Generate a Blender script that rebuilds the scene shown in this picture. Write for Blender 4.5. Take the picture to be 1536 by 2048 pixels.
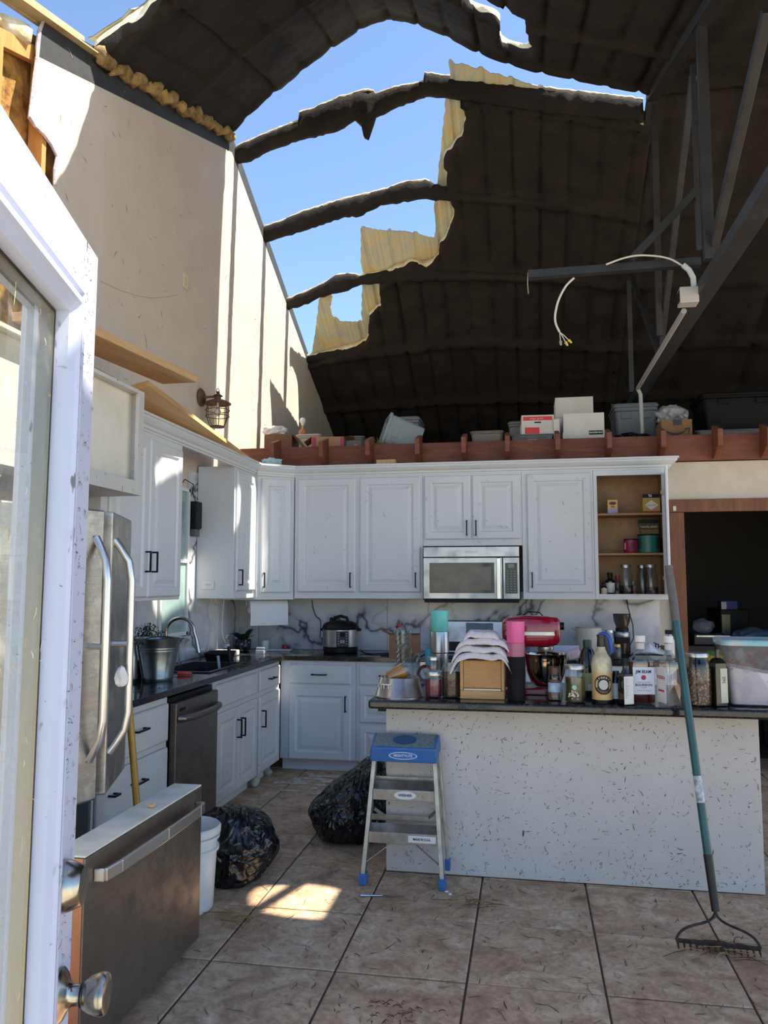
import bpy, bmesh, math, random
from mathutils import Vector, Matrix, noise as NZ
random.seed(7)
for o in list(bpy.data.objects): bpy.data.objects.remove(o)
SC = bpy.context.scene; COL = SC.collection
# ---------------------------------------------------------------- camera
FPX, W_, H_ = 1588.0, 1536.0, 2048.0
CAMH = 1.55
YAW, PITCH = math.atan2(287, math.hypot(FPX, 142)), math.atan2(142, FPX)
cd = bpy.data.cameras.new('camera'); cam = bpy.data.objects.new('camera', cd); COL.objects.link(cam)
cam.location = (0, 0, CAMH); cam.rotation_euler = (math.pi/2 + PITCH, 0, YAW)
cd.sensor_fit = 'VERTICAL'; cd.sensor_height = 24.0; cd.lens = 24.0*FPX/H_; cd.clip_start = .02; cd.clip_end = 500
SC.camera = cam
# ---------------------------------------------------------------- light
SUN = Vector((-.60, -.045, -1.0)).normalized()
w = bpy.data.worlds.new('sky'); SC.world = w; w.use_nodes = True
nt = w.node_tree; bg = nt.nodes['Background']; sky = nt.nodes.new('ShaderNodeTexSky')
sky.sky_type = 'NISHITA'; sky.sun_disc = False; sky.sun_elevation = math.asin(-SUN.z)
sky.sun_rotation = math.atan2(-SUN.x, -SUN.y); sky.air_density = 1.0; sky.dust_density = .3; sky.ozone_density = 3.0
nt.links.new(sky.outputs[0], bg.inputs[0]); bg.inputs[1].default_value = .118
ld = bpy.data.lights.new('sun', 'SUN'); ld.energy = 5.3; ld.angle = math.radians(.53); ld.color = (1, .91, .77)
so = bpy.data.objects.new('sun', ld); COL.objects.link(so); so.rotation_euler = SUN.to_track_quat('-Z', 'Y').to_euler()
so.location = (4, 3, 12)
vs = SC.view_settings; vs.view_transform = 'Standard'; vs.look = 'None'; vs.exposure = 1.3; vs.gamma = 1; vs.use_curve_mapping = False
# ---------------------------------------------------------------- pixel helper
_f = Vector((-math.sin(YAW)*math.cos(PITCH), math.cos(YAW)*math.cos(PITCH), math.sin(PITCH)))
_r = Vector((math.cos(YAW), math.sin(YAW), 0)); _u = _r.cross(_f); _c = Vector((0, 0, CAMH))
def at(u, v, X=None, Y=None, Z=None):
    d = _r*(u-768) + _u*(1024-v) + _f*FPX
    t = (X-_c.x)/d.x if X is not None else (Y-_c.y)/d.y if Y is not None else (Z-_c.z)/d.z
    return _c + d*t
def pix(p):
    q = Vector(p)-_c; z = q.dot(_f)
    if z < .05: return (-9999, -9999)
    return (768+FPX*q.dot(_r)/z, 1024-FPX*q.dot(_u)/z)
# ---------------------------------------------------------------- materials
MATS = {}
def S(c):
    if isinstance(c, str):
        c = tuple(int(c[i:i+2], 16)/255 for i in (0, 2, 4))
    return tuple((x/12.92 if x <= .04045 else ((x+.055)/1.055)**2.4) for x in c) + (1,)
class NB:
    def __init__(s, name):
        s.m = bpy.data.materials.new(name); s.m.use_nodes = True; s.t = s.m.node_tree; s.n = s.t.nodes
        s.b = s.n['Principled BSDF']; s.out = s.n['Material Output']; s.tc = None
    def L(s, a, b): s.t.links.new(a, b)
    def co(s, scale=None, space='Object'):
        if s.tc is None: s.tc = s.n.new('ShaderNodeTexCoord')
        if scale is None: return s.tc.outputs[space]
        mp = s.n.new('ShaderNodeMapping'); mp.inputs['Scale'].default_value = scale; s.L(s.tc.outputs[space], mp.inputs[0]); return mp.outputs[0]
    def noise(s, scale, detail=4, rough=.55, vec=None, dist=0):
        n = s.n.new('ShaderNodeTexNoise'); n.inputs['Scale'].default_value = scale; n.inputs['Detail'].default_value = detail
        n.inputs['Roughness'].default_value = rough; n.inputs['Distortion'].default_value = dist; s.L(vec if vec else s.co(), n.inputs['Vector']); return n.outputs['Fac']
    def ramp(s, fac, stops):
        r = s.n.new('ShaderNodeValToRGB'); e = r.color_ramp.elements
        while len(e) < len(stops): e.new(.5)
        for i, (p, c) in enumerate(stops): e[i].position = p; e[i].color = c if not isinstance(c, (float, int)) else (c, c, c, 1)
        s.L(fac, r.inputs[0]); return r.outputs[0]
    def mix(s, fac, a, b, mode='MIX'):
        m = s.n.new('ShaderNodeMix'); m.data_type = 'RGBA'; m.blend_type = mode
        for sock, val in ((m.inputs[0], fac), (m.inputs[6], a), (m.inputs[7], b)):
            if hasattr(val, 'links') or isinstance(val, bpy.types.NodeSocket): s.L(val, sock)
            else: sock.default_value = val
        return m.outputs[2]
    def math(s, op, a, b=0.0, c=None):
        m = s.n.new('ShaderNodeMath'); m.operation = op
        for sock, val in zip(m.inputs, (a, b) if c is None else (a, b, c)):
            if isinstance(val, bpy.types.NodeSocket): s.L(val, sock)
            else: sock.default_value = val
        return m.outputs[0]
    def col(s, v):
        if isinstance(v, bpy.types.NodeSocket): s.L(v, s.b.inputs['Base Color'])
        else: s.b.inputs['Base Color'].default_value = v
    def set(s, **k):
        for a, v in k.items():
            sk = s.b.inputs[a.replace('_', ' ')]
            if isinstance(v, bpy.types.NodeSocket): s.L(v, sk)
            else: sk.default_value = v
    def bump(s, h, strength=.3, dist=.01):
        b = s.n.new('ShaderNodeBump'); b.inputs['Strength'].default_value = strength; b.inputs['Distance'].default_value = dist
        s.L(h, b.inputs['Height']); s.L(b.outputs[0], s.b.inputs['Normal'])
def mat(name, c, rough=.5, metal=0.0, c2=None, scale=6, bump=0, bscale=40, stretch=None, coat=0, emit=0, lo=.35, hi=.65, spec=.5):
    if name in MATS: return MATS[name]
    k = NB(name); c = S(c)
    vec = k.co(stretch) if stretch else k.co()
    if c2 is not None:
        k.col(k.ramp(k.noise(scale, 5, .6, vec), [(lo, c), (hi, S(c2))]))
    else: k.col(c)
    k.set(Roughness=rough, Metallic=metal, Coat_Weight=coat, Specular_IOR_Level=spec)
    if bump: k.bump(k.noise(bscale, 5, .6, vec), bump)
    if emit: k.set(Emission_Color=c, Emission_Strength=emit)
    MATS[name] = k.m; return k.m
def glass(name, tint=(.93, .96, .96), gloss=.10, rough=.0, dirt=0, dirtcol='d8d4c4', dscale=60):
    if name in MATS: return MATS[name]
    k = NB(name); n = k.n; n.remove(k.b)
    tr = n.new('ShaderNodeBsdfTransparent'); tr.inputs[0].default_value = (*tint, 1)
    gl = n.new('ShaderNodeBsdfGlossy'); gl.inputs[1].default_value = rough; gl.inputs[0].default_value = (1, 1, 1, 1)
    lw = n.new('ShaderNodeLayerWeight'); lw.inputs[0].default_value = .35
    f = k.math('ADD', k.math('MULTIPLY', k.math('POWER', lw.outputs['Facing'], 2.5), .45), gloss*.5)
    ms = n.new('ShaderNodeMixShader'); k.L(f, ms.inputs[0]); k.L(tr.outputs[0], ms.inputs[1]); k.L(gl.outputs[0], ms.inputs[2])
    o = ms.outputs[0]
    if dirt:
        df = n.new('ShaderNodeBsdfDiffuse'); df.inputs[0].default_value = S(dirtcol)
        d = k.ramp(k.noise(dscale, 6, .7), [(.52, dirt*.35), (.72, min(1, dirt*2.2))])
        m2 = n.new('ShaderNodeMixShader'); k.L(d, m2.inputs[0]); k.L(o, m2.inputs[1]); k.L(df.outputs[0], m2.inputs[2]); o = m2.outputs[0]
    k.L(o, k.out.inputs[0]); MATS[name] = k.m; return k.m
def speck_mat(name, c, rough=.45, dens=.64, c2=None, sp='3a3a2c', scale=55, bump=0):
    """painted surface with small stuck plant bits and smears"""
    k = NB(name)
    base = k.ramp(k.noise(2.2, 5, .6), [(.3, S(c)), (.75, S(c2 or c))])
    a = k.noise(scale, 2, .5, k.co((1, 1, .35))); b = k.noise(scale*1.7, 2, .5, k.co((.6, .6, 1.3)))
    g = k.noise(5, 4, .6)
    m = k.math('MAXIMUM', k.ramp(a, [(dens+.10, 0.), (dens+.13, 1.)]), k.ramp(b, [(dens+.11, 0.), (dens+.14, 1.)]))
    m = k.math('MULTIPLY', m, k.ramp(g, [(.38, 0.), (.6, .85)]))
    k.col(k.mix(m, base, S(sp))); k.set(Roughness=rough)
    if bump: k.bump(k.noise(9, 4, .6), bump, .02)
    MATS[name] = k.m; return k.m
def wood_mat(name, c1, c2, scale=3, stretch=(1, 1, 1), rough=.6, knots=False, bump=.1):
    k = NB(name)
    v = k.co(stretch)
    n1 = k.noise(scale, 6, .65, v, .6); 
    wv = k.n.new('ShaderNodeTexWave'); wv.inputs['Scale'].default_value = scale*.6; wv.inputs['Distortion'].default_value = 9; wv.inputs['Detail'].default_value = 3
    k.L(v, wv.inputs[0])
    c = k.mix(k.ramp(n1, [(.3, 0.), (.7, 1.)]), S(c1), S(c2)); c = k.mix(k.math('MULTIPLY', wv.outputs[1], .3), c, S(c2))
    k.col(c); k.set(Roughness=rough); k.bump(n1, bump, .004); MATS[name] = k.m; return k.m
# ---------------------------------------------------------------- mesh builder
WM = {}
class MB:
    def __init__(s): s.v = []; s.f = []; s.mi = []; s.cur = 0
    def add(s, vs, fs):
        k = len(s.v); s.v += [Vector(p) for p in vs]; s.f += [tuple(i+k for i in f) for f in fs]; s.mi += [s.cur]*len(fs); return s
    def box(s, x0, x1, y0, y1, z0, z1):
        return s.add([(x, y, z) for z in (z0, z1) for y in (y0, y1) for x in (x0, x1)],
                     [(0, 2, 3, 1), (4, 5, 7, 6), (0, 1, 5, 4), (2, 6, 7, 3), (0, 4, 6, 2), (1, 3, 7, 5)])
    def hexa(s, p):   # 8 points, bottom 4 ccw then top 4
        return s.add(p, [(3, 2, 1, 0), (4, 5, 6, 7), (0, 1, 5, 4), (1, 2, 6, 5), (2, 3, 7, 6), (3, 0, 4, 7)])
    def bar(s, a, b, w, h=None, up=(0, 0, 1)):
        a, b = Vector(a), Vector(b); h = h or w; d = (b-a).normalized(); up = Vector(up)
        if abs(d.dot(up)) > .98: up = Vector((0, 1, 0))
        x = d.cross(up).normalized()*(w/2); y = x.cross(d).normalized()*(h/2)
        return s.hexa([a-x-y, a+x-y, a+x+y, a-x+y, b-x-y, b+x-y, b+x+y, b-x+y])
    def tube(s, pts, r, n=10, cap=True):
        pts = [Vector(p) for p in pts]; rs = r if isinstance(r, (list, tuple)) else [r]*len(pts)
        prev = None; rings = []
        for i, p in enumerate(pts):
            d = (pts[min(i+1, len(pts)-1)]-pts[max(i-1, 0)]).normalized()
            if prev is None:
                a = Vector((0, 0, 1)) if abs(d.z) < .9 else Vector((1, 0, 0)); x = d.cross(a).normalized()
            else: x = (prev - d*prev.dot(d)).normalized()
            prev = x; y = d.cross(x)
            rings.append([p + (x*math.cos(t)+y*math.sin(t))*rs[i] for t in [2*math.pi*j/n for j in range(n)]])
        vs = [q for R in rings for q in R]; fs = []
        for i in range(len(pts)-1):
            for j in range(n): fs.append((i*n+j, i*n+(j+1) % n, (i+1)*n+(j+1) % n, (i+1)*n+j))
        if cap: fs += [tuple(range(n))[::-1], tuple(range((len(pts)-1)*n, len(pts)*n))]
        return s.add(vs, fs)
    def lathe(s, prof, c=(0, 0, 0), n=24, M=None, closed=False, sx=1, sy=1, a0=0):
        c = Vector(c); vs = []; fs = []; idx = []
        for (r, z) in prof:
            if r < 1e-5: idx.append([len(vs)]); vs.append(Vector((0, 0, z)))
            else:
                idx.append(list(range(len(vs), len(vs)+n)))
                vs += [Vector((r*sx*math.cos(a0+2*math.pi*j/n), r*sy*math.sin(a0+2*math.pi*j/n), z)) for j in range(n)]
        pr = list(zip(idx[:-1], idx[1:])) + ([(idx[-1], idx[0])] if closed else [])
        for A, B in pr:
            for j in range(n):
                q = (j+1) % n
                if len(A) == 1 and len(B) == 1: continue
                if len(A) == 1: fs.append((A[0], B[q], B[j]))
                elif len(B) == 1: fs.append((A[j], A[q], B[0]))
                else: fs.append((A[j], A[q], B[q], B[j]))
        if M: vs = [M @ p for p in vs]
        return s.add([p+c for p in vs], fs)
    def prism(s, poly, z0, z1, axis='z'):
        n = len(poly)
        def P(a, b, h): return {'z': (a, b, h), 'x': (h, a, b), 'y': (a, h, b)}[axis]
        vs = [P(a, b, z0) for a, b in poly] + [P(a, b, z1) for a, b in poly]
        return s.add(vs, [tuple(range(n))[::-1], tuple(range(n, 2*n))] + [(i, (i+1) % n, n+(i+1) % n, n+i) for i in range(n)])
    def rings(s, loops, cap0=False, cap1=True, close=True):
        n = len(loops[0]); vs = [p for l in loops for p in l]; fs = []
        for i in range(len(loops)-1):
            for j in range(n if close else n-1): fs.append((i*n+j, i*n+(j+1) % n, (i+1)*n+(j+1) % n, (i+1)*n+j))
        if cap0: fs.append(tuple(range(n))[::-1])
        if cap1: fs.append(tuple(range((len(loops)-1)*n, len(loops)*n)))
        return s.add(vs, fs)
    def sphere(s, c, r, n=12, m=8, sc=(1, 1, 1)):
        pr = [(math.sin(math.pi*i/m), -math.cos(math.pi*i/m)) for i in range(m+1)]; pr[0] = (0, -1); pr[-1] = (0, 1)
        return s.lathe([(a*r, b*r) for a, b in pr], c, n, Matrix.Diagonal((*sc, 1)))
    def jitter(s, amt, sc=8, off=0):
        for p in s.v: p += NZ.noise_vector(p*sc + Vector((off, off, off)))*amt
        return s
    def build(s, name, m, parent=None, smooth=None, bevel=0, local=False, origin=None, seg=2):
        me = bpy.data.meshes.new(name); vs = s.v
        if not local:
            if parent is not None: Mi = WM.get(parent.name, Matrix()).inverted(); vs = [Mi @ p for p in vs]; off = Vector((0, 0, 0))
            else:
                if origin is None:
                    xs = [p.x for p in vs]; ys = [p.y for p in vs]; zs = [p.z for p in vs]
                    origin = Vector(((min(xs)+max(xs))/2, (min(ys)+max(ys))/2, min(zs)))
                off = Vector(origin); vs = [p-off for p in vs]
        else: off = Vector((0, 0, 0))
        me.from_pydata([tuple(p) for p in vs], [], s.f)
        ms = m if isinstance(m, (list, tuple)) else [m]
        for x in ms: me.materials.append(x)
        if len(ms) > 1: me.polygons.foreach_set('material_index', s.mi)
        bm = bmesh.new(); bm.from_mesh(me); bmesh.ops.recalc_face_normals(bm, faces=bm.faces); bm.to_mesh(me); bm.free()
        o = bpy.data.objects.new(name, me); COL.objects.link(o)
        if smooth:
            me.polygons.foreach_set('use_smooth', [True]*len(me.polygons))
            me.update()
            if smooth != 'all': me.set_sharp_from_angle(angle=math.radians(40))
        if bevel:
            b = o.modifiers.new('bevel', 'BEVEL'); b.width = bevel; b.segments = seg; b.limit_method = 'ANGLE'; b.angle_limit = math.radians(35)
        if parent is not None: o.parent = parent; WM[o.name] = WM.get(parent.name, Matrix())
        else: o.location = off; WM[o.name] = Matrix.Translation(off)
        return o
def tag(o, label=None, cat=None, group=None, kind=None):
    for k_, v_ in (('label', label), ('category', cat), ('group', group), ('kind', kind)):
        if v_: o[k_] = v_
    return o
def T(name, label, cat, loc=(0, 0, 0), rz=0.0, group=None, kind=None, M=None):
    o = bpy.data.objects.new(name, None); COL.objects.link(o); o.empty_display_size = .05
    M = M or (Matrix.Translation(Vector(loc)) @ Matrix.Rotation(rz, 4, 'Z')); o.matrix_world = M; WM[o.name] = M
    return tag(o, label, cat, group, kind)
class Fr:
    """frame: origin, width dir u, up v, outward n"""
    def __init__(s, o, u, v, n): s.o, s.u, s.v, s.n = Vector(o), Vector(u).normalized(), Vector(v).normalized(), Vector(n).normalized()
    def p(s, a, b, c=0): return s.o + s.u*a + s.v*b + s.n*c
    def rect(s, a0, a1, b0, b1, c): return [s.p(a0, b0, c), s.p(a1, b0, c), s.p(a1, b1, c), s.p(a0, b1, c)]
def fbox(mb, F, a0, a1, b0, b1, c0, c1):
    return mb.hexa(F.rect(a0, a1, b0, b1, c0) + F.rect(a0, a1, b0, b1, c1))
def add_text(txt, size, F, m, parent, name='lettering', wrap=0, bold=0, align='CENTER', sx=1.0, depth=.0006):
    cu = bpy.data.curves.new('t', 'FONT'); cu.body = txt; cu.size = size; cu.align_x = align; cu.align_y = 'CENTER'; cu.offset = bold; cu.resolution_u = 2
    ob = bpy.data.objects.new('t', cu); COL.objects.link(ob); dg = bpy.context.evaluated_depsgraph_get()
    me = bpy.data.meshes.new_from_object(ob.evaluated_get(dg)); bpy.data.objects.remove(ob)
    mb = MB(); vs = []
    for q in me.vertices:
        a, b = q.co.x*sx, q.co.y
        if wrap: t = a/wrap; vs.append(F.o + F.u*(wrap*math.sin(t)) + F.v*b + F.n*(wrap*math.cos(t)-wrap+depth))
        else: vs.append(F.p(a, b, depth))
    mb.add(vs, [tuple(p.vertices) for p in me.polygons]); bpy.data.meshes.remove(me)
    return mb.build(name, m, parent)
def inpoly(x, y, P):
    c = False; j = len(P)-1
    for i in range(len(P)):
        if (P[i][1] > y) != (P[j][1] > y) and x < (P[j][0]-P[i][0])*(y-P[i][1])/(P[j][1]-P[i][1])+P[i][0]: c = not c
        j = i
    return c
def lerp_tab(tab, x):
    if x <= tab[0][0]: return tab[0][1]
    for (a, p), (b, q) in zip(tab, tab[1:]):
        if x <= b: return p+(q-p)*(x-a)/(b-a)
    return tab[-1][1]
XW, YB, YF, XF = -2.66, 7.11, 6.5, -2.05     # left wall, back wall, base cabinet faces
CT = .945                                     # worktop height
# ================================================================ SETTING
# ---- materials
def tile_mat():
    k = NB('floor_tile')
    oi = k.n.new('ShaderNodeObjectInfo'); va = k.n.new('ShaderNodeVectorMath'); va.operation = 'ADD'
    cx = k.n.new('ShaderNodeCombineXYZ')
    for i in range(3): k.L(k.math('MULTIPLY', oi.outputs['Random'], 37.0+i*11), cx.inputs[i])
    k.L(k.co(), va.inputs[0]); k.L(cx.outputs[0], va.inputs[1]); v = va.outputs[0]
    n1 = k.noise(5, 8, .68, v, .9); n2 = k.noise(22, 6, .7, v, 1.2); n3 = k.noise(2.0, 3, .5, v)
    c = k.ramp(n1, [(.30, S('8a6a50')), (.46, S('bd9b7c')), (.60, S('d4b897')), (.76, S('ead8c0'))])
    c = k.mix(k.ramp(n2, [(.42, 0.), (.64, .55)]), c, S('846a59'))
    c = k.mix(k.ramp(n3, [(.5, 0.), (.72, .35)]), c, S('a07860'))
    k.col(c); k.set(Roughness=k.ramp(n2, [(.3, .42), (.7, .7)])); k.bump(n2, .25, .006); MATS['floor_tile'] = k.m; return k.m
m_tile = tile_mat()
m_grout = mat('grout', '5a4a40', .9, c2='3d322b', scale=30)
m_ground = mat('ground', 'cfc8b8', .95, c2='bdb5a0', scale=.6, bump=.5, bscale=8)
def wall_mat():
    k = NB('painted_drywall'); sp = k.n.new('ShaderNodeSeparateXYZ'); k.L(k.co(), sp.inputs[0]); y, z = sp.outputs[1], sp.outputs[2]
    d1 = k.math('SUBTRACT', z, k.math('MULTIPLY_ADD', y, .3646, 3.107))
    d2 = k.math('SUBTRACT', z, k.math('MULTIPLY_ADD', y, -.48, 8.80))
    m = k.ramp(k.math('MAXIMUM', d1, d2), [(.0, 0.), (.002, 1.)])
    n = k.noise(3, 5, .6)
    cream = k.ramp(n, [(.3, S('cfc3b4')), (.7, S('c7b9a8'))])
    sm = k.ramp(k.noise(48, 2, .5, k.co((1, 1, .4))), [(.73, 0.), (.76, .6)])
    cream = k.mix(sm, cream, S('8d7c66'))
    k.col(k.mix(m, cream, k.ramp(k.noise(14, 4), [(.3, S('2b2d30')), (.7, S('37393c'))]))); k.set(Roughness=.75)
    k.bump(k.noise(12, 4, .55), .12, .01); MATS['dry'] = k.m; return k.m
m_dry = wall_mat()
m_plaster = mat('cream_plaster', 'd0c6b6', .8, c2='c4b8a6', scale=4, bump=.5, bscale=14)
m_dark = mat('loft_darkness', '14120f', .95, c2='1c1a16', scale=3)  # near-black colour stands in for the gloom of loft and right wall
m_stud = wood_mat('pine_stud', 'cf9a5c', 'b87d42', 4, (3, 3, .35))
m_lumber = wood_mat('new_pine', 'd9b88c', 'bd935f', 5, (4, .35, 4))
m_brown = wood_mat('stained_wood', '8a5038', '643524', 6, (.5, 4, 4), .6)
m_trimwood = wood_mat('trim_wood', '8a5630', '5f381d', 6, (4, 4, .5), .55)
m_sheath = mat('sheathing_foam', 'c99a4d', .9, c2='6f4a1c', scale=9, bump=1.0, bscale=30)
def foam_mat():
    k = NB('sprayed_foam_black'); n = k.noise(38, 6, .7); n2 = k.noise(3.5, 4, .6)
    k.col(k.mix(k.ramp(n2, [(.35, 0.), (.7, 1.)]), S('262220'), S('352f2b'))); k.set(Roughness=.9, Specular_IOR_Level=.25); k.bump(n, .75, .012); MATS['foam'] = k.m; return k.m
m_foam = foam_mat()
m_creamfoam = mat('torn_foam_cream', 'f0e9d2', .9, c2='dcc893', scale=14, bump=.8, bscale=40)
def sheet_mat():
    k = NB('metal_sheet_residue'); n = k.noise(4.5, 6, .65, k.co((1, .6, 1)), .6)
    k.col(k.ramp(n, [(.36, S('c3c9bc')), (.50, S('d6d2b4')), (.62, S('ddcd96')), (.75, S('ccb070'))])); k.set(Roughness=.55); k.bump(n, .3, .01)
    # pale metal underside mottled with yellow foam residue
    MATS['sheet'] = k.m; return k.m
m_sheet = sheet_mat()
m_sheettop = mat('roof_metal_red', '7d4038', .5, .2)
m_steel = mat('black_painted_steel', '34363a', .5, .1, c2='26282b', scale=5, bump=.1)
m_band = mat('bead_foam', 'b79a63', .9, c2='6f5a36', scale=14, bump=1.0, bscale=26)
def marble_mat():
    k = NB('marble'); v = k.co(space='Object')
    w1 = k.noise(.85, 5, .5, v, .35); w2 = k.noise(1.6, 5, .5, v, .3)
    a = k.math('ABSOLUTE', k.math('SUBTRACT', w1, .5)); b = k.math('ABSOLUTE', k.math('SUBTRACT', w2, .52))
    va = k.ramp(a, [(.0, 1.), (.003, .8), (.010, .25), (.03, 0.)]); vb = k.ramp(b, [(.0, .5), (.012, 0.)])
    vb = k.math('MULTIPLY', vb, k.ramp(k.noise(1.3, 2), [(.45, 0.), (.65, 1.)]))
    c = k.ramp(k.noise(2.5, 4, .6), [(.3, S('d0d1d4')), (.7, S('bcbec3'))])
    c = k.mix(k.math('MAXIMUM', va, vb), c, S('3d4150')); k.col(c); k.set(Roughness=.12); MATS['marble'] = k.m; return k.m
m_marble = marble_mat()
def granite_mat():
    k = NB('black_granite'); n = k.noise(120, 4, .7); n2 = k.noise(30, 5, .7); d = k.noise(7, 5, .65)
    c = k.ramp(n, [(.45, S('17181a')), (.62, S('2e3032')), (.75, S('565654'))])
    dm = k.math('MULTIPLY', k.ramp(n2, [(.5, 0.), (.62, 1.)]), k.ramp(d, [(.45, 0.), (.62, .6)]))
    k.col(k.mix(dm, c, S('5a4a3a'))); k.set(Roughness=k.mix(dm, (.10,)*3+(1,), (.8,)*3+(1,))); MATS['granite'] = k.m; return k.m
m_granite = granite_mat()
m_white = speck_mat('white_cabinet_paint', 'd4d7db', .4, .66, 'cbcfd3', scale=30)
m_whitedirty = speck_mat('white_cabinet_paint_dirty', 'd0cfcc', .5, .60, 'bfbcb6', scale=34)
m_pull = mat('black_metal_pull', '141418', .4, .6)
m_panel = speck_mat('island_paint', 'cbc5bd', .6, .60, 'bdb7ae', sp='2f2c22', scale=42, bump=.15)
# ---- ground, floor
tag(MB().box(-60, 60, -60, 60, -.3, -.12).build('ground', m_ground), kind='structure')
fl = tag(MB().box(-2.8, 6.6, .3, 12.4, -.12, -.006).build('floor', m_grout), kind='structure')
PX, PYT, gx, gy = .527, .557, -1.312, 3.249
tm = MB(); w2, d2, b_ = (PX-.009)/2, (PYT-.009)/2, .004
R_ = lambda e, z: [Vector((-w2+e, -d2+e, z)), Vector((w2-e, -d2+e, z)), Vector((w2-e, d2-e, z)), Vector((-w2+e, d2-e, z))]
tm.rings([R_(0, -.010), R_(0, -.003), R_(b_, 0)])
t0 = None
for i in range(-2, 9):
    for j in range(-3, 8):
        x, y = gx+PX*(i+.5), gy+PYT*(j+.5)
        if x-w2 < XF-.05 and y > 4.0 and x < -2.4: continue
        if t0 is None: o = t0 = tm.build('floor_tile', m_tile, local=True)
        else: o = t0.copy(); COL.objects.link(o)
        o.parent = fl; o.location = Vector((x, y, random.uniform(-.0015, .0015)))-Vector(fl.location)
        o.rotation_euler = (0, 0, random.choice((0, math.pi)))
# ---- left gable wall
def near_top(y): return 5.72-.345*(6.7-y)
def far_top(y): return 5.66-.478*(y-6.75)
wp = []
for (u, v) in [(89, 40), (82, 62), (78, 90), (75, 112), (71, 150), (68, 180), (66, 205), (61, 234), (72, 252), (86, 266), (105, 290), (115, 312), (111, 340), (110, 370)]:
    p = at(u, v, X=XW); wp.append((p.y, p.z))
top = [(6.76, 5.72), (6.5, near_top(6.5)+.05), (5.2, near_top(5.2)+.05), (4.4, near_top(4.4)+.04)]
low = [(3.95, 2.75), (.5, 2.75), (.5, 0.0), (11.9, 0.0), (11.9, far_top(11.9))]
wl = MB().prism(wp + low + top, XW-.016, XW, 'x').build('wall_left', m_dry, origin=(0, 0, 0)); tag(wl, kind='structure')
wh = mat('torn_gypsum', 'cfc4c6', .95, c2='a99aa0', scale=40, bump=.8)
mb = MB(); pts = [(XW-.006, y, z) for y, z in wp]; mb.tube(pts, .011, 6); mb.jitter(.008, 30); mb.build('torn_edge', wh, wl)
for y0, y1, z0, z1 in [(3.50, 3.54, 2.3, 4.42), (3.90, 3.94, 2.3, 4.6), (3.10, 3.14, 2.3, 4.3), (2.70, 2.74, 2.3, 4.15)]:
    MB().box(XW-.11, XW-.018, y0, y1, z0, z1).build('stud', m_stud, wl, bevel=.002)
mb = MB(); mb.bar((XW-.064, 2.2, 3.94+.02), (XW-.064, 3.86, 4.53+.02), .092, .04, up=(1, 0, 0)); mb.build('top_plate', m_stud, wl, bevel=.002)
mb = MB(); mb.bar((XW-.064, 3.5, 3.72), (XW-.064, 3.95, 3.72), .09, .04, up=(1, 0, 0)); mb.build('blocking', m_stud, wl, bevel=.002)
mb = MB(); n_ = 24
vs, fs = [], []
for i in range(n_+1):
    for j in range(n_+1):
        y = 2.1+2.3*i/n_; z = 2.4+j/n_*(near_top(y)-2.43)
        vs.append((XW-.125+.03*NZ.noise(Vector((y*9, z*9, 3))), y, z))
for i in range(n_):
    for j in range(n_): fs.append((i*(n_+1)+j, (i+1)*(n_+1)+j, (i+1)*(n_+1)+j+1, i*(n_+1)+j+1))
mb.add(vs, fs).build('sheathing', m_sheath, wl, smooth='all')
MB().box(XW-.24, XW-.20, .5, 11.9, 0, 2.4).build('outer_cladding', mat('clad', '8b8f8c', .6), wl)
mb = MB(); mb.tube([(XW-.07, 2.0+i*.11, 3.93+.04+i*.11*.362 + .0) for i in range(17)], [.05+.012*math.sin(i*2.1) for i in range(17)], 9); mb.jitter(.035, 14); mb.build('insulation_foam', m_creamfoam, wl, smooth='all')
mb = MB(); a, b = at(25, -6, X=XW-.05), at(168, 94, X=XW-.05)
mb.bar(a+(a-b)*.6, b, .12, .02, up=(1, 0, 0)); mb.bar(a+(a-b)*.6+Vector((.05, 0, -.05)), b+Vector((.05, 0, -.05)), .008, .1, up=(1, 0, 0)); mb.build('roof_edge_trim', mat('edge_trim', 'c9b48c', .6, c2='b39a68', scale=6), wl)
# bead of expanded foam along the roof and wall joint
mb = MB(); N = 70; pts = []; rs = []
for i in range(N+1):
    y = 4.36+(6.66-4.36)*i/N; pts.append((XW+.03+.02*math.sin(i*.9), y, near_top(y)-.035+.012*math.sin(i*1.7))); rs.append(.035+.016*abs(math.sin(i*.75))+.01*math.sin(i*2.3))
mb.tube(pts, rs, 10); mb.jitter(.03, 11); mb.build('foam_bead', m_band, wl, smooth='all')
# outlet on the gable wall
p = at(370, 563, X=XW); F = Fr(p, (0, 1, 0), (0, 0, 1), (1, 0, 0))
mb = MB(); fbox(mb, F, -.04, .04, -.06, .06, 0, .006); o = mb.build('outlet_cover', mat('ivory', 'd9c9a8', .5), None, bevel=.002)
tag(o, 'cream blank outlet cover high on the gable wall', 'outlet cover')
mb = MB(); fbox(mb, F, -.012, .012, -.035, .035, .006, .008); mb.build('switch_slot', mat('ivory2', 'c6b592', .5), o)
# hairline crack and clippings stuck to the wall
mb = MB(); pts = [at(u, v, X=XW+.002) for u, v in [(200, 562), (240, 580), (270, 590), (300, 596), (330, 594), (355, 590)]]
mb.tube(pts, .002, 5); mb.build('crack', mat('crack', 'b9ad9c', .9), wl)
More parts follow.
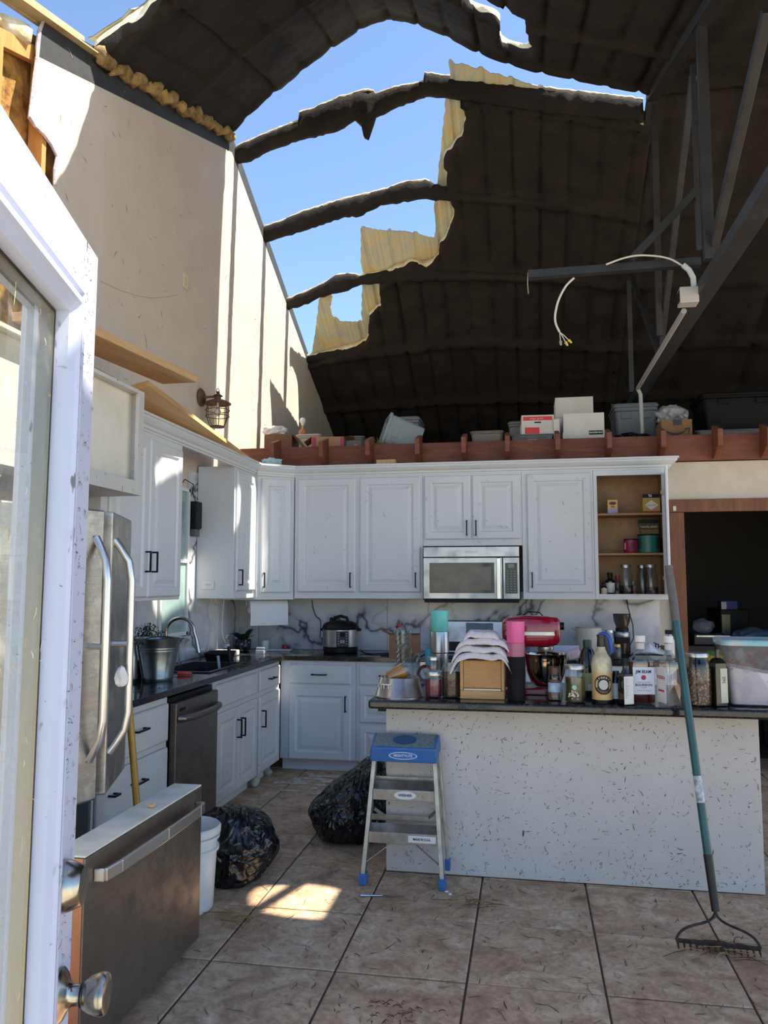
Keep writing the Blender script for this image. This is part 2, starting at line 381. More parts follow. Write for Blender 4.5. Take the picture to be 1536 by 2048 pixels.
# ---- back partition with doorway
wb = MB()
wb.box(XW, 1.24, YB, YB+.12, 0, 2.585); wb.box(1.24, 6.5, YB, YB+.12, 2.24, 2.585); wb.box(2.35, 6.5, YB, YB+.12, 0, 2.24)
wb = wb.build('wall_back', m_plaster, origin=(0, YB, 0)); tag(wb, kind='structure')
for x0, x1 in [(-2.655, -2.46), (-2.455, -1.25), (-1.245, -.02), (-.015, 1.10)]:
    MB().box(x0, x1, YB-.012, YB-.001, CT+.003, 1.475).build('backsplash_tile', m_marble, wb, bevel=.001)
for y0, y1, z1 in [(3.9, 5.1, 1.47), (5.105, 5.42, 2.3), (5.92, 6.1, 2.45), (6.105, 7.095, 1.47)]:
    MB().box(XW+.001, XW+.012, y0, y1, CT+.003, z1).build('backsplash_tile', m_marble, wl, bevel=.001)
MB().box(XW+.001, XW+.012, 5.425, 5.915, CT+.003, 1.14).build('backsplash_tile', m_marble, wl, bevel=.001)
# window over the sink
wn = MB(); F = Fr((XW+.002, 5.425, 1.145), (0, 1, 0), (0, 0, 1), (1, 0, 0))
fbox(wn, F, 0, .03, 0, 1.15, 0, .03); fbox(wn, F, .46, .49, 0, 1.15, 0, .03); fbox(wn, F, 0, .49, 0, .03, 0, .03); fbox(wn, F, 0, .49, 1.12, 1.15, 0, .03); fbox(wn, F, 0, .49, .56, .59, 0, .025)
wn = tag(wn.build('window_1', mat('window_vinyl', 'cfd6d6', .4), bevel=.003), kind='structure')
for z in (.03, .59):
    mb = MB(); fbox(mb, F, .03, .46, z, z+.53, .006, .012); mb.build('pane', mat('window_pane', '9fb8b4', .05, 0, c2='7f9a9a', scale=3, coat=.5), wn)
MB().box(XW+.002, XW+.06, 5.42, 5.92, 1.115, 1.14).build('window_sill', mat('sill', 'b8bcc0', .4), wn, bevel=.003)
# door trim
m_tr = m_trimwood
tr = tag(MB().box(1.20, 1.32, YB-.035, YB-.002, 0, 2.15).build('trim_1', m_tr, bevel=.004), kind='structure')
tr = tag(MB().box(1.20, 2.45, YB-.036, YB-.002, 2.152, 2.26).build('trim_2', m_tr, bevel=.004), kind='structure')
tag(MB().box(2.33, 2.45, YB-.035, YB-.002, 0, 2.15).build('trim_3', m_tr, bevel=.004), kind='structure')
tag(MB().box(1.245, 1.27, YB-.001, YB+.14, 0, 2.235).build('trim_4', m_tr, bevel=.003), kind='structure')
p = at(1349, 1017, Y=YB-.04); MB().box(p.x-.012, p.x+.012, YB-.045, YB-.036, p.z-.02, p.z+.02).build('latch_plate', mat('latch', 'd0ccc4', .5), tr)
# dark room beyond the doorway
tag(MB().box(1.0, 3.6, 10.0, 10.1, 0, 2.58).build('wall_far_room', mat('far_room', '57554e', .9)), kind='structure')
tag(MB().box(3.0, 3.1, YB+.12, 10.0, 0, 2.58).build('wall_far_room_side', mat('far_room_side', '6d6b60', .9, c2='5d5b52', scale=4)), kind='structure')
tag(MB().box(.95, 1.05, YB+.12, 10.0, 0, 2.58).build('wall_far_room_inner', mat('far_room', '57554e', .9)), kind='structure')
# right wall, far loft wall
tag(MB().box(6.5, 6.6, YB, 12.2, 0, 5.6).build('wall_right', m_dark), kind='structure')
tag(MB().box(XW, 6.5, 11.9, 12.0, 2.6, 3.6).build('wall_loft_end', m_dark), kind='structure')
# ---- loft: deck, header, joist ends
lf = tag(MB().box(XW, 6.5, YB-.02, 11.9, 2.770, 2.798).build('loft_deck', mat('deck', '4b3a2c', .9)), kind='structure')
hd = MB().box(XW+.01, 6.5, YB-.055, YB-.021, 2.59, 2.812).build('header_beam', m_brown, lf, bevel=.003)
jx = [at(u, 900, Y=6.9).x for u in (548, 645, 737, 836, 928, 1015, 1115, 1218, 1325, 1438, 1536)]
jp = [(YB-.056, 2.592), (YB-.12, 2.605), (YB-.27, 2.68), (YB-.285, 2.815), (YB-.056, 2.885)]
for i, x in enumerate(jx):
    tw = .05*(i-5)*.05
    mb = MB().prism([(a, b) for a, b in jp], x-.02, x+.02, 'x'); o = mb.build('joist_end', m_brown, lf, bevel=.003)
# ---- roof
Pur = [6.86, 7.71, 8.53, 9.38, 10.22, 11.05]
Afar = [(6.7, .50), (6.85, .48), (7.71, .42), (8.53, .34), (9.38, .16), (10.2, .05), (11, 0)]
Anear = [(2.0, .15), (3.5, .55), (4.3, .85), (5.6, .97), (6.65, .98)]
def shape(u, pk):
    if u <= 0 or u >= 1: return 0.
    t = u/pk/2 if u < pk else .5+(u-pk)/(1-pk)/2
    a = abs(2*t-1); return 1-(a*a+.01)**.625
NSH = [(0, 0), (.05, .18), (.1, .345), (.15, .49), (.206, .63), (.26, .77), (.32, .90), (.36, .965), (.40, .985), (.44, .96), (.48, .89), (.548, .74), (.60, .60), (.664, .46), (.74, .33), (.83, .21), (.92, .10), (1, 0)]
def zfar(x, y): return far_top(y) + lerp_tab(Afar, y)*shape((x-XW)/3.76, .48)
def znear(x, y): return 5.80-.352*(6.7-y) + lerp_tab(Anear, y)*lerp_tab(NSH, (x-XW)/3.76)
HOLE = [(200, 60), (860, 150), (905, 185), (914, 191), (931, 215), (924, 252), (910, 283), (890, 303), (883, 320), (893, 333), (888, 359), (900, 395), (907, 405), (902, 438), (890, 472), (878, 482), (874, 518), (838, 530), (832, 518), (799, 533), (770, 545), (754, 569), (762, 608), (748, 620), (732, 629), (738, 662), (740, 671), (721, 687), (690, 697), (620, 716), (200, 716)]
SKYP = [(200, 20), (893, 60), (897, 135), (890, 190), (872, 372), (866, 405), (869, 440), (868, 479), (817, 465), (769, 462), (719, 455), (718, 532), (722, 545), (722, 569), (720, 632), (722, 646), (680, 644), (668, 635), (663, 620), (671, 587), (636, 597), (630, 650), (621, 712), (200, 712)]
NHOLE = [(935, -6), (945, 14), (975, 24), (1000, 34), (1006, 60), (998, 70), (1015, 90), (1055, 100), (1061, 84), (1051, 50), (1046, 20), (1005, -2), (966, -22), (958, -55), (950, -100), (930, -100), (924, -55), (926, -12)]
def near_keep(x, y):
    if y < lerp_tab([(-2.7, 4.30), (-2.35, 4.42), (-1.9, 4.25), (-1.2, 3.7), (0.2, 2.75), (.55, 2.2), (.62, .2), (1.85, .2), (1.9, 2.4)], x): return False  # out of view, outline is shaped to shade the door and admit bounce light
    if x > 5.2 and y < 6.7: return False
    if 1.45 < x < 2.15 and 3.75 < y < 4.45 and (x-1.8)**2/.09+(y-4.12)**2/.03 < 1+.3*NZ.noise(Vector((x*5, y*5, 1))): return False  # unseen hole added so that a sun patch falls on the floor
    return True
def relief(x, y, bays, ph):
    g = .265; k = math.floor(x/g+ph); fx = x/g+ph-k
    b = (1-abs(2*fx-1)**7)*(.062+.014*NZ.noise(Vector((k*3.3, y*.7, 2))))
    b += .020*NZ.noise(Vector((x*3.1, y*3.1, 1.7))) + .010*NZ.noise(Vector((x*11, y*11, 5)))
    t = NZ.noise(Vector((x*1.2, y*9, 9)))
    return b + .006*t
def smooth_rim(V, idx, nx, ny, fz, zf, it=4, wob=.014):
    cnt = {}
    for i in range(nx):
        for j in range(ny):
            q = [(i, j), (i+1, j), (i+1, j+1), (i, j+1)]
            if all(k in idx for k in q):
                for a, b in zip(q, q[1:]+q[:1]): e = (min(a, b), max(a, b)); cnt[e] = cnt.get(e, 0)+1
    nb = {}
    for (a, b), c in cnt.items():
        if c == 1: nb.setdefault(a, []).append(b); nb.setdefault(b, []).append(a)
    P = {k: (V[idx[k]][0], V[idx[k]][1]) for k in nb}; O = dict(P)
    fixed = {k for k in nb if k[0] in (0, nx) or k[1] in (0, ny)}
    for _ in range(it):
        P = {k: (p if k in fixed else (p[0]*.4+.6*sum(P[m][0] for m in nb[k])/len(nb[k]), p[1]*.4+.6*sum(P[m][1] for m in nb[k])/len(nb[k]))) for k, p in P.items()}
    for k, p in P.items():
        x, y = p
        if k not in fixed: x += wob*NZ.noise(Vector((x*17, y*17, 3.3))); y += wob*NZ.noise(Vector((x*17, y*17, 8.8)))
        o = V[idx[k]]; V[idx[k]] = (x, y, o[2]+zf(x, y)-zf(*O[k]))
    return V
def foam_grid(x0, x1, y0, y1, dx, zf, keep, name, parent, purl, thick=.075, rimm=None):
    nx, ny = int((x1-x0)/dx), int((y1-y0)/dx); V, idx, F = [], {}, []
    kp = {}
    for i in range(nx+1):
        for j in range(ny+1):
            x, y = x0+(x1-x0)*i/nx, y0+(y1-y0)*j/ny; z = zf(x, y)
            jx_, jy_ = x+.012*NZ.noise(Vector((x*25, y*25, 2))), y+.012*NZ.noise(Vector((x*25, y*25, 7)))
            if keep and not keep(jx_, jy_, zf(jx_, jy_)): continue
            d = 0
            for q in purl: d = max(d, .075*math.exp(-((y-q)/.055)**2))
            r = relief(x, y, 0, .3)*(1-min(1, d*8)) + d
            idx[i, j] = len(V); V.append((x, y, z-thick-r))
    V = smooth_rim(V, idx, nx, ny, lambda x, y, z0, z1: z1+(zf(x, y)-z0), zf)
    n0 = len(V); T_ = [(p[0], p[1], zf(p[0], p[1])-.005) for p in V]
    for i in range(nx):
        for j in range(ny):
            q = [idx.get(k_) for k_ in ((i, j), (i+1, j), (i+1, j+1), (i, j+1))]
            if None not in q: F.append(tuple(q))
    from collections import Counter
    ec = Counter()
    for f in F:
        for a, b in zip(f, f[1:]+f[:1]): ec[(min(a, b), max(a, b))] += 1
    rim = []
    used = {}
    V2 = list(V)
    def topi(a):
        if a not in used: used[a] = len(V2); V2.append(T_[a])
        return used[a]
    mid = {}; rimd = []
    def midi(a):
        if a not in mid:
            t = .62+.3*NZ.noise(Vector((V[a][0]*9, V[a][1]*9, 6))); mid[a] = len(V2); V2.append(tuple(V[a][k]*(1-t)+T_[a][k]*t for k in range(3)))
        return mid[a]
    for f in F:
        for a, b in zip(f, f[1:]+f[:1]):
            if ec[(min(a, b), max(a, b))] == 1: rimd.append((b, a, midi(a), midi(b))); rim.append((midi(b), midi(a), topi(a), topi(b)))
    m = MB(); m.add(V2, F); m.cur = 1; m.add([], [])
    m.f += rim; m.mi += [1]*len(rim); m.f += rimd; m.mi += [0]*len(rimd)
    # upper face of the foam
    tops = []
    for f in F: tops.append(tuple(topi(a) for a in f[::-1]))
    m.v = [Vector(p) for p in V2]; m.f += tops; m.mi += [1]*len(tops)
    return m.build(name, [m_foam, rimm or m_creamfoam], parent, smooth='all')
roof = T('ceiling', None, None, (0, 6.75, 5.66), kind='structure')
foam_grid(XW-.02, 1.12, 6.80, 11.9, .026, zfar, lambda x, y, z: not inpoly(*pix((x, y, z-.06)), HOLE) and y > 6.80+.06*(1+NZ.noise(Vector((x*6, 0, 4)))) and not (y < 7.0 and x < -.9), 'roof_foam_rear', roof, Pur)
zfr = lambda x, y: far_top(y)+.14*max(0, 1-(y-6.76)/.8)
foam_grid(1.12, 6.5, 6.72, 11.9, .06, zfr, None, 'roof_foam_rear', roof, Pur, rimm=m_foam)
PurN = [5.62, 4.5, 3.5, 2.5, 6.55]
foam_grid(XW+.01, 1.12, .2, 6.68, .028, znear, lambda x, y, z: near_keep(x, y) and not inpoly(*pix((x, y, z-.06)), NHOLE) and y < 6.66-.05*(1+NZ.noise(Vector((x*5, 0, 8)))), 'roof_foam_front', roof, PurN)
foam_grid(1.12, 6.5, .2, 6.74, .07, lambda x, y: 5.80-.352*(6.7-y), lambda x, y, z: near_keep(x, y), 'roof_foam_front', roof, PurN, rimm=m_foam)
def sheet_grid(x0, x1, y0, y1, dx, zf, keep, name, up=.02):
    nx, ny = int((x1-x0)/dx), int((y1-y0)/dx); V, idx, F = [], {}, []
    for i in range(nx+1):
        for j in range(ny+1):
            x, y = x0+(x1-x0)*i/nx, y0+(y1-y0)*j/ny; z = zf(x, y)
            if not keep(x, y, z): continue
            fx = (x/.265+.3) % 1; rib = .022 if fx < .12 or fx > .93 else (.006 if .4 < fx < .46 or .58 < fx < .64 else 0)
            idx[i, j] = len(V); V.append((x, y, z+up+rib))
    for i in range(nx):
        for j in range(ny):
            q = [idx.get(k_) for k_ in ((i, j), (i+1, j), (i+1, j+1), (i, j+1))]
            if None not in q: F.append(tuple(q))
    V = smooth_rim(V, idx, nx, ny, None, zf, 3, .010)
    m = MB(); m.add(V, F); m.add([(a, b, c+.004) for a, b, c in V], [f[::-1] for f in F]); m.mi[len(F):] = [1]*len(F)
    return m.build(name, [m_sheet, m_sheettop], roof)
sheet_grid(XW-.03, 1.12, 6.62, 11.9, .024, zfar, lambda x, y, z: not inpoly(*pix((x, y, z)), SKYP) and (y > 6.84 or (-.62 < x < 1.1 and y > 6.66+.16*(x+.62))), 'roof_sheet_rear')
sheet_grid(XW-.03, 1.12, .2, 6.62, .04, znear, lambda x, y, z: near_keep(x, y) and not inpoly(*pix((x, y, z)), NHOLE), 'roof_sheet_front')
sheet_grid(1.10, 6.5, 6.76, 11.9, .08, lambda x, y: zfr(x, y), lambda x, y, z: True, 'roof_sheet_rear')
sheet_grid(1.10, 6.5, .2, 6.70, .08, lambda x, y: 5.80-.352*(6.7-y), lambda x, y, z: near_keep(x, y), 'roof_sheet_front')
# bent purlins caked in foam: (u, v_top, v_bottom) along each
def purlin(Y, st, wy=.10, name='purlin', umax=9999):
    mb = MB(); loops = []; caps = []
    dense = []
    for (a, b) in zip(st, st[1:]):
        n = max(1, int((b[0]-a[0])/7))
        for i in range(n): t = i/n; dense.append(tuple(a[k]+(b[k]-a[k])*t for k in range(3)))
    dense.append(st[-1])
    for i, (u, vt, vb) in enumerate(dense):
        j1, j2 = 2.2*NZ.noise(Vector((u*.13, Y, 1))), 2.6*NZ.noise(Vector((u*.11, Y, 5)))
        pt, pb = at(u, vt+j1, Y=Y), at(u, vb+j2, Y=Y); h = pt.z-pb.z; x = (pt.x+pb.x)/2
        yy = wy/2*(1+.25*NZ.noise(Vector((u*.05, Y, 9))))
        loops.append([Vector((x, Y-yy*.55, pb.z)), Vector((x, Y-yy, pb.z+h*.3)), Vector((x, Y-yy, pt.z-h*.25)), Vector((x, Y-yy*.6, pt.z)),
                      Vector((x, Y+yy*.6, pt.z+.004)), Vector((x, Y+yy, pt.z-h*.25)), Vector((x, Y+yy, pb.z+h*.3)), Vector((x, Y+yy*.55, pb.z))])
    mb.rings(loops, True, True); mb.jitter(.012, 22); o = mb.build(name, m_foam, roof, smooth='all')
    mb = MB(); loops = []
    for L in loops_iter([q for q in dense if q[0] < umax], Y, wy): loops.append(L)
    mb.rings(loops, True, True); mb.jitter(.006, 30); mb.build('torn_top', m_creamfoam, o, smooth='all')
    return o
def loops_iter(dense, Y, wy):
    for (u, vt, vb) in dense:
        pt = at(u, vt+2.0*NZ.noise(Vector((u*.13, Y, 1))), Y=Y); q = .012+.010*NZ.noise(Vector((u*.06, Y, 3)))
        yield [Vector((pt.x, Y-wy*.30, pt.z-.012)), Vector((pt.x, Y-wy*.30, pt.z+q)), Vector((pt.x, Y+wy*.32, pt.z+q+.004)), Vector((pt.x, Y+wy*.32, pt.z-.012))]
purlin(6.86, [(466, 300, 325), (500, 285, 320), (540, 268, 298), (598, 245, 278), (600, 228, 278), (630, 220, 272), (680, 198, 258), (710, 190, 240), (722, 186, 248), (728, 184, 275), (737, 183, 278), (748, 186, 244), (752, 192, 232), (790, 178, 214), (848, 168, 192), (850, 150, 190), (900, 156, 194), (960, 166, 204), (1100, 180, 226), (1285, 202, 244)])
purlin(7.71, [(526, 456, 485), (560, 446, 474), (600, 428, 462), (690, 400, 432), (718, 394, 430), (760, 384, 410), (815, 366, 400), (850, 362, 396), (870, 371, 398), (930, 386, 402), (1100, 402, 416), (1248, 416, 428)], umax=868)
purlin(8.53, [(570, 602, 620), (600, 590, 612), (640, 572, 594), (680, 550, 583), (704, 549, 576), (720, 553, 568), (765, 544, 566), (840, 528, 562), (875, 540, 560), (1000, 548, 562), (1235, 560, 571)], umax=850)
purlin(9.38, [(611, 713, 727), (640, 708, 722), (690, 696, 710), (740, 682, 700), (800, 674, 692)], .09)
# ---- truss
tr = T('roof_truss', 'black painted steel roof truss under the ridge', 'truss', (1.1, 6.75, 3.3))
XT = 1.1
def tm_(name, a, b, w, h=None, X=XT, ea=0, eb=0):
    A, B = at(*a, X=X), at(*b, X=X); d = (B-A).normalized(); A = A-d*ea; B = B+d*eb
    return MB().bar(A, B, h or w, w, up=(1, 0, 0)).build(name, m_steel, tr, bevel=.004)
tm_('top_chord', (1428, 0), (1302, 197), .085, .07, ea=2.5); tm_('top_chord', (1303, 196), (1212, 842), .075, .07, eb=.9)
tm_('bottom_chord', (1500, 440), (1228, 866), .10, .08, ea=2.2, eb=.3)
tm_('web', (1402, 52), (1418, 520), .058); tm_('web', (1385, 130), (1398, 500), .03)
tm_('web', (1308, 208), (1319, 672), .05); tm_('web', (1255, 480), (1263, 785), .05); tm_('web', (1258, 540), (1317, 704), .045)
tm_('web', (1386, 150), (1322, 694), .045, X=XT+.05); tm_('web', (1536, 20), (1425, 505), .05, X=XT+.03)
tm_('web', (1219, 715), (1262, 800), .04); tm_('web', (1224, 740), (1226, 862), .04)
# sawn off hanging arm with its brace
yb = 5.12; A, B = at(1056, 548, Y=yb), at(1402, 522, Y=yb)
ar = T('steel_arm', 'dark steel angle bar sticking out from the truss over the island', 'steel bar', B)
F = Fr(A, B-A, (0, 0, 1), (0, -1, 0)); L_ = (B-A).length
mb = MB(); fbox(mb, F, 0, L_, -.025, .025, 0, .006); fbox(mb, F, 0, L_, -.025, -.019, -.05, 0); mb.build('angle_bar', m_steel, ar)
MB().bar(at(1262, 520, Y=yb), at(1396, 378, Y=yb), .045, .03, up=(0, 1, 0)).build('brace', m_steel, ar)
MB().tube([A+Vector((0, 0, .01)), A+Vector((-.004, 0, -.06)), A+Vector((0, .01, -.13))], .004, 5).build('hanging_strip', mat('strip', '8b8478', .6), ar)
# ================================================================ CABINETS
def door_panel(mb, F, w, h, t=.02, stile=.062, raised=True):
    def r(e, c): return F.rect(e, w-e, e, h-e, c)
    L = [r(0, 0), r(0, t*.55), r(.010, t)]
    if raised: L += [r(stile, t), r(stile+.010, t-.011), r(stile+.022, t-.011), r(stile+.050, t-.002)]
    mb.rings(L, True, True)
def pull(F, a, b, parent, L=.13, vert=True, m=None, name='handle'):
    mb = MB()
    if vert:
        fbox(mb, F, a-.005, a+.005, b-L/2, b+L/2, .030, .040)
        for q in (b-L/2, b+L/2-.010): fbox(mb, F, a-.005, a+.005, q, q+.010, .0, .032)
    else:
        fbox(mb, F, a-L/2, a+L/2, b-.005, b+.005, .030, .040)
        for q in (a-L/2, a+L/2-.010): fbox(mb, F, q, q+.010, b-.005, b+.005, .0, .032)
    return mb.build(name, m or m_pull, parent, bevel=.0012)
def cabinet(name, label, F, w, h, d, doors=(), drawers=(), m=None, cat='cabinet', toe=0, body=True):
    """F origin = lower left of face frame, n outward. doors: (a0,a1,b0,b1,hx,hy) drawers: (a0,a1,b0,b1,raised)"""
    m = m or m_white
    t = T(name, label, cat, F.p(w/2, 0, -d/2))
    if body:
        mb = MB(); fbox(mb, F, 0, w, toe, h, -d, 0)
        if toe: fbox(mb, F, 0, w, 0, toe, -d, -.07)
        mb.build('body', m, t, bevel=.002)
    for (a0, a1, b0, b1, hx, hy) in doors:
        G = Fr(F.p(a0, b0, .001), F.u, F.v, F.n); mb = MB(); door_panel(mb, G, a1-a0, b1-b0); o = mb.build('door', m, t, bevel=.0015)
        if hx is not None: pull(Fr(F.p(0, 0, .021), F.u, F.v, F.n), hx, hy, o)
    for (a0, a1, b0, b1, rs) in drawers:
        G = Fr(F.p(a0, b0, .001), F.u, F.v, F.n); mb = MB(); door_panel(mb, G, a1-a0, b1-b0, raised=rs, stile=.045 if rs else .06); o = mb.build('drawer_front', m, t, bevel=.0015)
        pull(Fr(F.p(0, 0, .021), F.u, F.v, F.n), (a0+a1)/2, (b0+b1)/2, o, vert=False)
    return t
UX, UZ = Vector((1, 0, 0)), Vector((0, 0, 1)); NY = Vector((0, -1, 0)); NX = Vector((1, 0, 0)); UYn = Vector((0, 1, 0))
YU, ZU, HU = 6.78, 1.415, 1.085     # upper face plane, bottom, height to crown
def FB(x, z=ZU, y=YU): return Fr((x, y, z), UX, UZ, NY)
def FL(y, z, x): return Fr((x, y, z), UYn, UZ, NX)
cabinet('wall_cabinet', 'white wall cabinet with two tall doors above the pressure cooker', FB(-2.025), 1.145, HU, .32,
        doors=[(.03, .555, .055, 1.055, .515, .16), (.592, 1.125, .055, 1.055, 1.085, .16)])
cabinet('wall_cabinet', 'short white wall cabinet with two doors above the microwave', FB(-.878, 1.865), .84, HU-.45, .32,
        doors=[(.012, .412, .055, .605, .378, .15), (.424, .828, .055, .605, .456, .15)])
cabinet('wall_cabinet', 'white wall cabinet with a single tall door beside the open cabinet', FB(-.036), .585, HU, .32,
        doors=[(.04, .57, .055, 1.055, .075, .16)])
# open cabinet
m_in = wood_mat('cabinet_inside', 'a9804f', '8a6236', 4, (1, 1, 2), .5)
F = FB(.551); t = T('wall_cabinet', 'white wall cabinet standing open with wooden shelves of jars and tins', 'cabinet', F.p(.3, 0, -.16)); ww = .59
mb = MB()
fbox(mb, F, 0, .03, 0, HU, -.02, 0); fbox(mb, F, ww-.045, ww, 0, HU, -.02, 0); fbox(mb, F, .03, ww-.045, 0, .045, -.02, 0); fbox(mb, F, .03, ww-.045, HU-.06, HU, -.02, 0)
fbox(mb, F, 0, .012, 0, HU, -.325, -.02); fbox(mb, F, ww-.012, ww, 0, HU, -.325, -.02); fbox(mb, F, .012, ww-.012, 0, .012, -.325, -.02)
mb.build('body', m_white, t, bevel=.0015)
mb = MB(); fbox(mb, F, .012, ww-.012, .012, HU-.01, -.324, -.315); fbox(mb, F, .013, .024, .012, HU-.01, -.314, -.021); fbox(mb, F, ww-.024, ww-.013, .012, HU-.01, -.314, -.021); fbox(mb, F, .024, ww-.024, HU-.02, HU-.008, -.314, -.021); fbox(mb, F, .024, ww-.024, .0125, .03, -.314, -.021); mb.build('lining', m_in, t)
SH = []
for v in (1106, 1026):
    z = at(1250, v, Y=YU+.02).z; SH.append(z)
    MB().box(.551+.025, .551+ww-.025, YU+.022, YU+.31, z-.018, z).build('shelf', m_in, t, bevel=.001)
SH.append(ZU+.031)
mb = MB(); G = Fr((1.118, YU-.004, ZU+.04), Vector((-.15, -1, 0)), UZ, Vector((1, -.15, 0))); door_panel(mb, G, .50, HU-.09); o = mb.build('door', m_white, t)
for z in (.16, .86):
    MB().box(1.085, 1.118, YU-.02, YU+.008, ZU+z, ZU+z+.03).build('hinge', mat('brass_hinge', 'cdbd9a', .35, .8), t)
# diagonal corner cabinet
A, B = Vector((-2.31, 6.60, ZU-.01)), Vector((-2.035, 6.79, ZU-.01)); u = (B-A).normalized(); n = Vector((u.y, -u.x, 0))
Fc = Fr(A, u, UZ, n); wc = (B-A).length
t = T('corner_cabinet', 'narrow white corner wall cabinet set at an angle over the paper towels', 'cabinet', (-2.4, 6.9, ZU))
MB().prism([(A.x, A.y), (B.x, B.y), (-2.035, YB-.014), (XW+.014, YB-.014), (XW+.014, A.y+.001)], ZU-.01, 2.50).build('body', m_white, t, bevel=.002)
mb = MB(); door_panel(mb, Fr(Fc.p(.03, .06, .001), u, UZ, n), wc-.06, 1.0); o = mb.build('door', m_white, t); pull(Fr(Fc.p(0, 0, .021), u, UZ, n), .055, .17, o)
# left uppers
cabinet('wall_cabinet', 'white wall cabinet with a blank side panel between the window and the corner', FL(6.09, 1.425, -2.33), .50, 1.075, .315,
        doors=[(.03, .475, .06, 1.04, .07, .17)])
F = Fr((XW+.07, 6.0885, 1.50), UX, UZ, NY); mb = MB(); fbox(mb, F, 0, .10, 0, .07, 0, .006)
o = mb.build('cover_plate', mat('plate', 'd6dadb', .4), bevel=.002); tag(o, 'small pale cover plate on the cabinet side panel by the sink', 'cover plate')
mb = MB(); fbox(mb, F, .03, .075, .028, .042, .006, .008); mb.build('vent_slots', mat('plate_slot', 'bcc2c4', .5), o)
cabinet('wall_cabinet', 'tall white wall cabinet with twin black handles and a patch of sun', FL(4.04, 1.44, -2.325), 1.04, 1.06, .32,
        doors=[(.07, .535, .02, 1.01, .50, .24), (.545, 1.015, .02, 1.01, .59, .24)])
# cabinet over the fridge, doors gone
F = FL(2.45, 2.02, XF); t = T('fridge_cabinet', 'deep white cabinet with missing doors over the refrigerator', 'cabinet', F.p(.75, 0, -.3)); ww = 1.53; hh = .57
mb = MB()
for a in (0, ww-.06): fbox(mb, F, a, a+.06, 0, hh, -.02, 0)
fbox(mb, F, .06, ww-.06, 0, .075, -.02, 0); fbox(mb, F, .06, ww-.06, hh-.02, hh, -.02, 0)
fbox(mb, F, 0, .015, 0, hh, -.59, -.02); fbox(mb, F, ww-.015, ww, 0, hh, -.59, -.02); fbox(mb, F, .015, ww-.015, 0, .015, -.59, -.02); fbox(mb, F, .015, ww-.015, hh-.015, hh, -.59, -.02)
mb.build('body', m_whitedirty, t, bevel=.0015)
mb = MB(); fbox(mb, F, .016, ww-.016, .016, hh-.016, -.075, -.06); mb.build('inner_panel', mat('inner_panel', 'e2ddd0', .6, c2='d5cfc0', scale=5), t)
# crown mouldings
def crown(path, z0, name):
    prof = [(0, 0), (.008, 0), (.010, .012), (.022, .016), (.026, .032), (.042, .040), (.060, .058), (.066, .066), (.066, .078), (.078, .080), (.078, .095), (0, .095)]
    mb = MB(); loops = []
    P = [Vector((x, y, 0)) for x, y in path]
    for i, p in enumerate(P):
        d0 = (P[i]-P[i-1]).normalized() if i else (P[1]-P[0]).normalized(); d1 = (P[i+1]-P[i]).normalized() if i < len(P)-1 else d0
        n0, n1 = Vector((d0.y, -d0.x, 0)), Vector((d1.y, -d1.x, 0)); m = (n0+n1).normalized(); s = 1/max(.3, m.dot(n0))
        loops.append([p + m*(s*a) + Vector((0, 0, z0+b)) for a, b in prof])
    mb.rings(loops, True, True); o = mb.build(name, m_white); return tag(o, kind='structure')
crown([(-2.035, YU), (1.15, YU), (1.15, YB-.06)], 2.485, 'trim_5')
crown([(-2.31, 6.56), (-2.035, 6.775)], 2.487, 'trim_6')
crown([(-2.325, 4.04), (-2.325, 6.58)], 2.49, 'trim_7')
# ---- base cabinets
HB = .905
t = cabinet('base_cabinet', 'white base cabinet with one drawer over a wide door at the inner corner', Fr((XF, YF, 0), UX, UZ, NY), .645, HB, .59,
        doors=[(.075, .605, .10, .68, .565, .56)], drawers=[(.075, .605, .715, .875, False)], toe=.10)
t = cabinet('base_cabinet', 'white base cabinet of stacked drawers half hidden by the island', Fr((XF+.647, YF, 0), UX, UZ, NY), .53, HB, .59,
        drawers=[(.03, .50, .715, .875, False), (.03, .50, .41, .68, True), (.03, .50, .10, .38, True)], toe=.10)
t = cabinet('sink_cabinet', 'white sink base cabinet with twin handles and a blank top panel', FL(5.03, 0, XF), .855, HB, .59,
        doors=[(.03, .43, .10, .68, .40, .53), (.44, .84, .10, .68, .475, .53)], m=m_whitedirty, toe=.10, body=False)
F = FL(5.03, 0, XF); mb = MB(); fbox(mb, F, 0, .855, .10, HB, -.02, 0); fbox(mb, F, 0, .855, 0, .10, -.59, -.07); fbox(mb, F, 0, .018, .10, HB, -.59, -.02); fbox(mb, F, .837, .855, .10, HB, -.59, -.02); fbox(mb, F, .018, .837, .10, .118, -.59, -.02); mb.build('body', m_whitedirty, t)
mb = MB(); G = Fr((XF+.001, 5.06, .715), UYn, UZ, NX); door_panel(mb, G, .81, .16, raised=False); mb.build('false_front', m_whitedirty, t)
t = cabinet('base_cabinet', 'white base cabinet with one small drawer between the sink and the corner', FL(5.89, 0, XF), .56, HB, .59,
        doors=[(.03, .535, .10, .68, .07, .51)], drawers=[(.03, .535, .715, .875, False)], m=m_whitedirty, toe=.10)
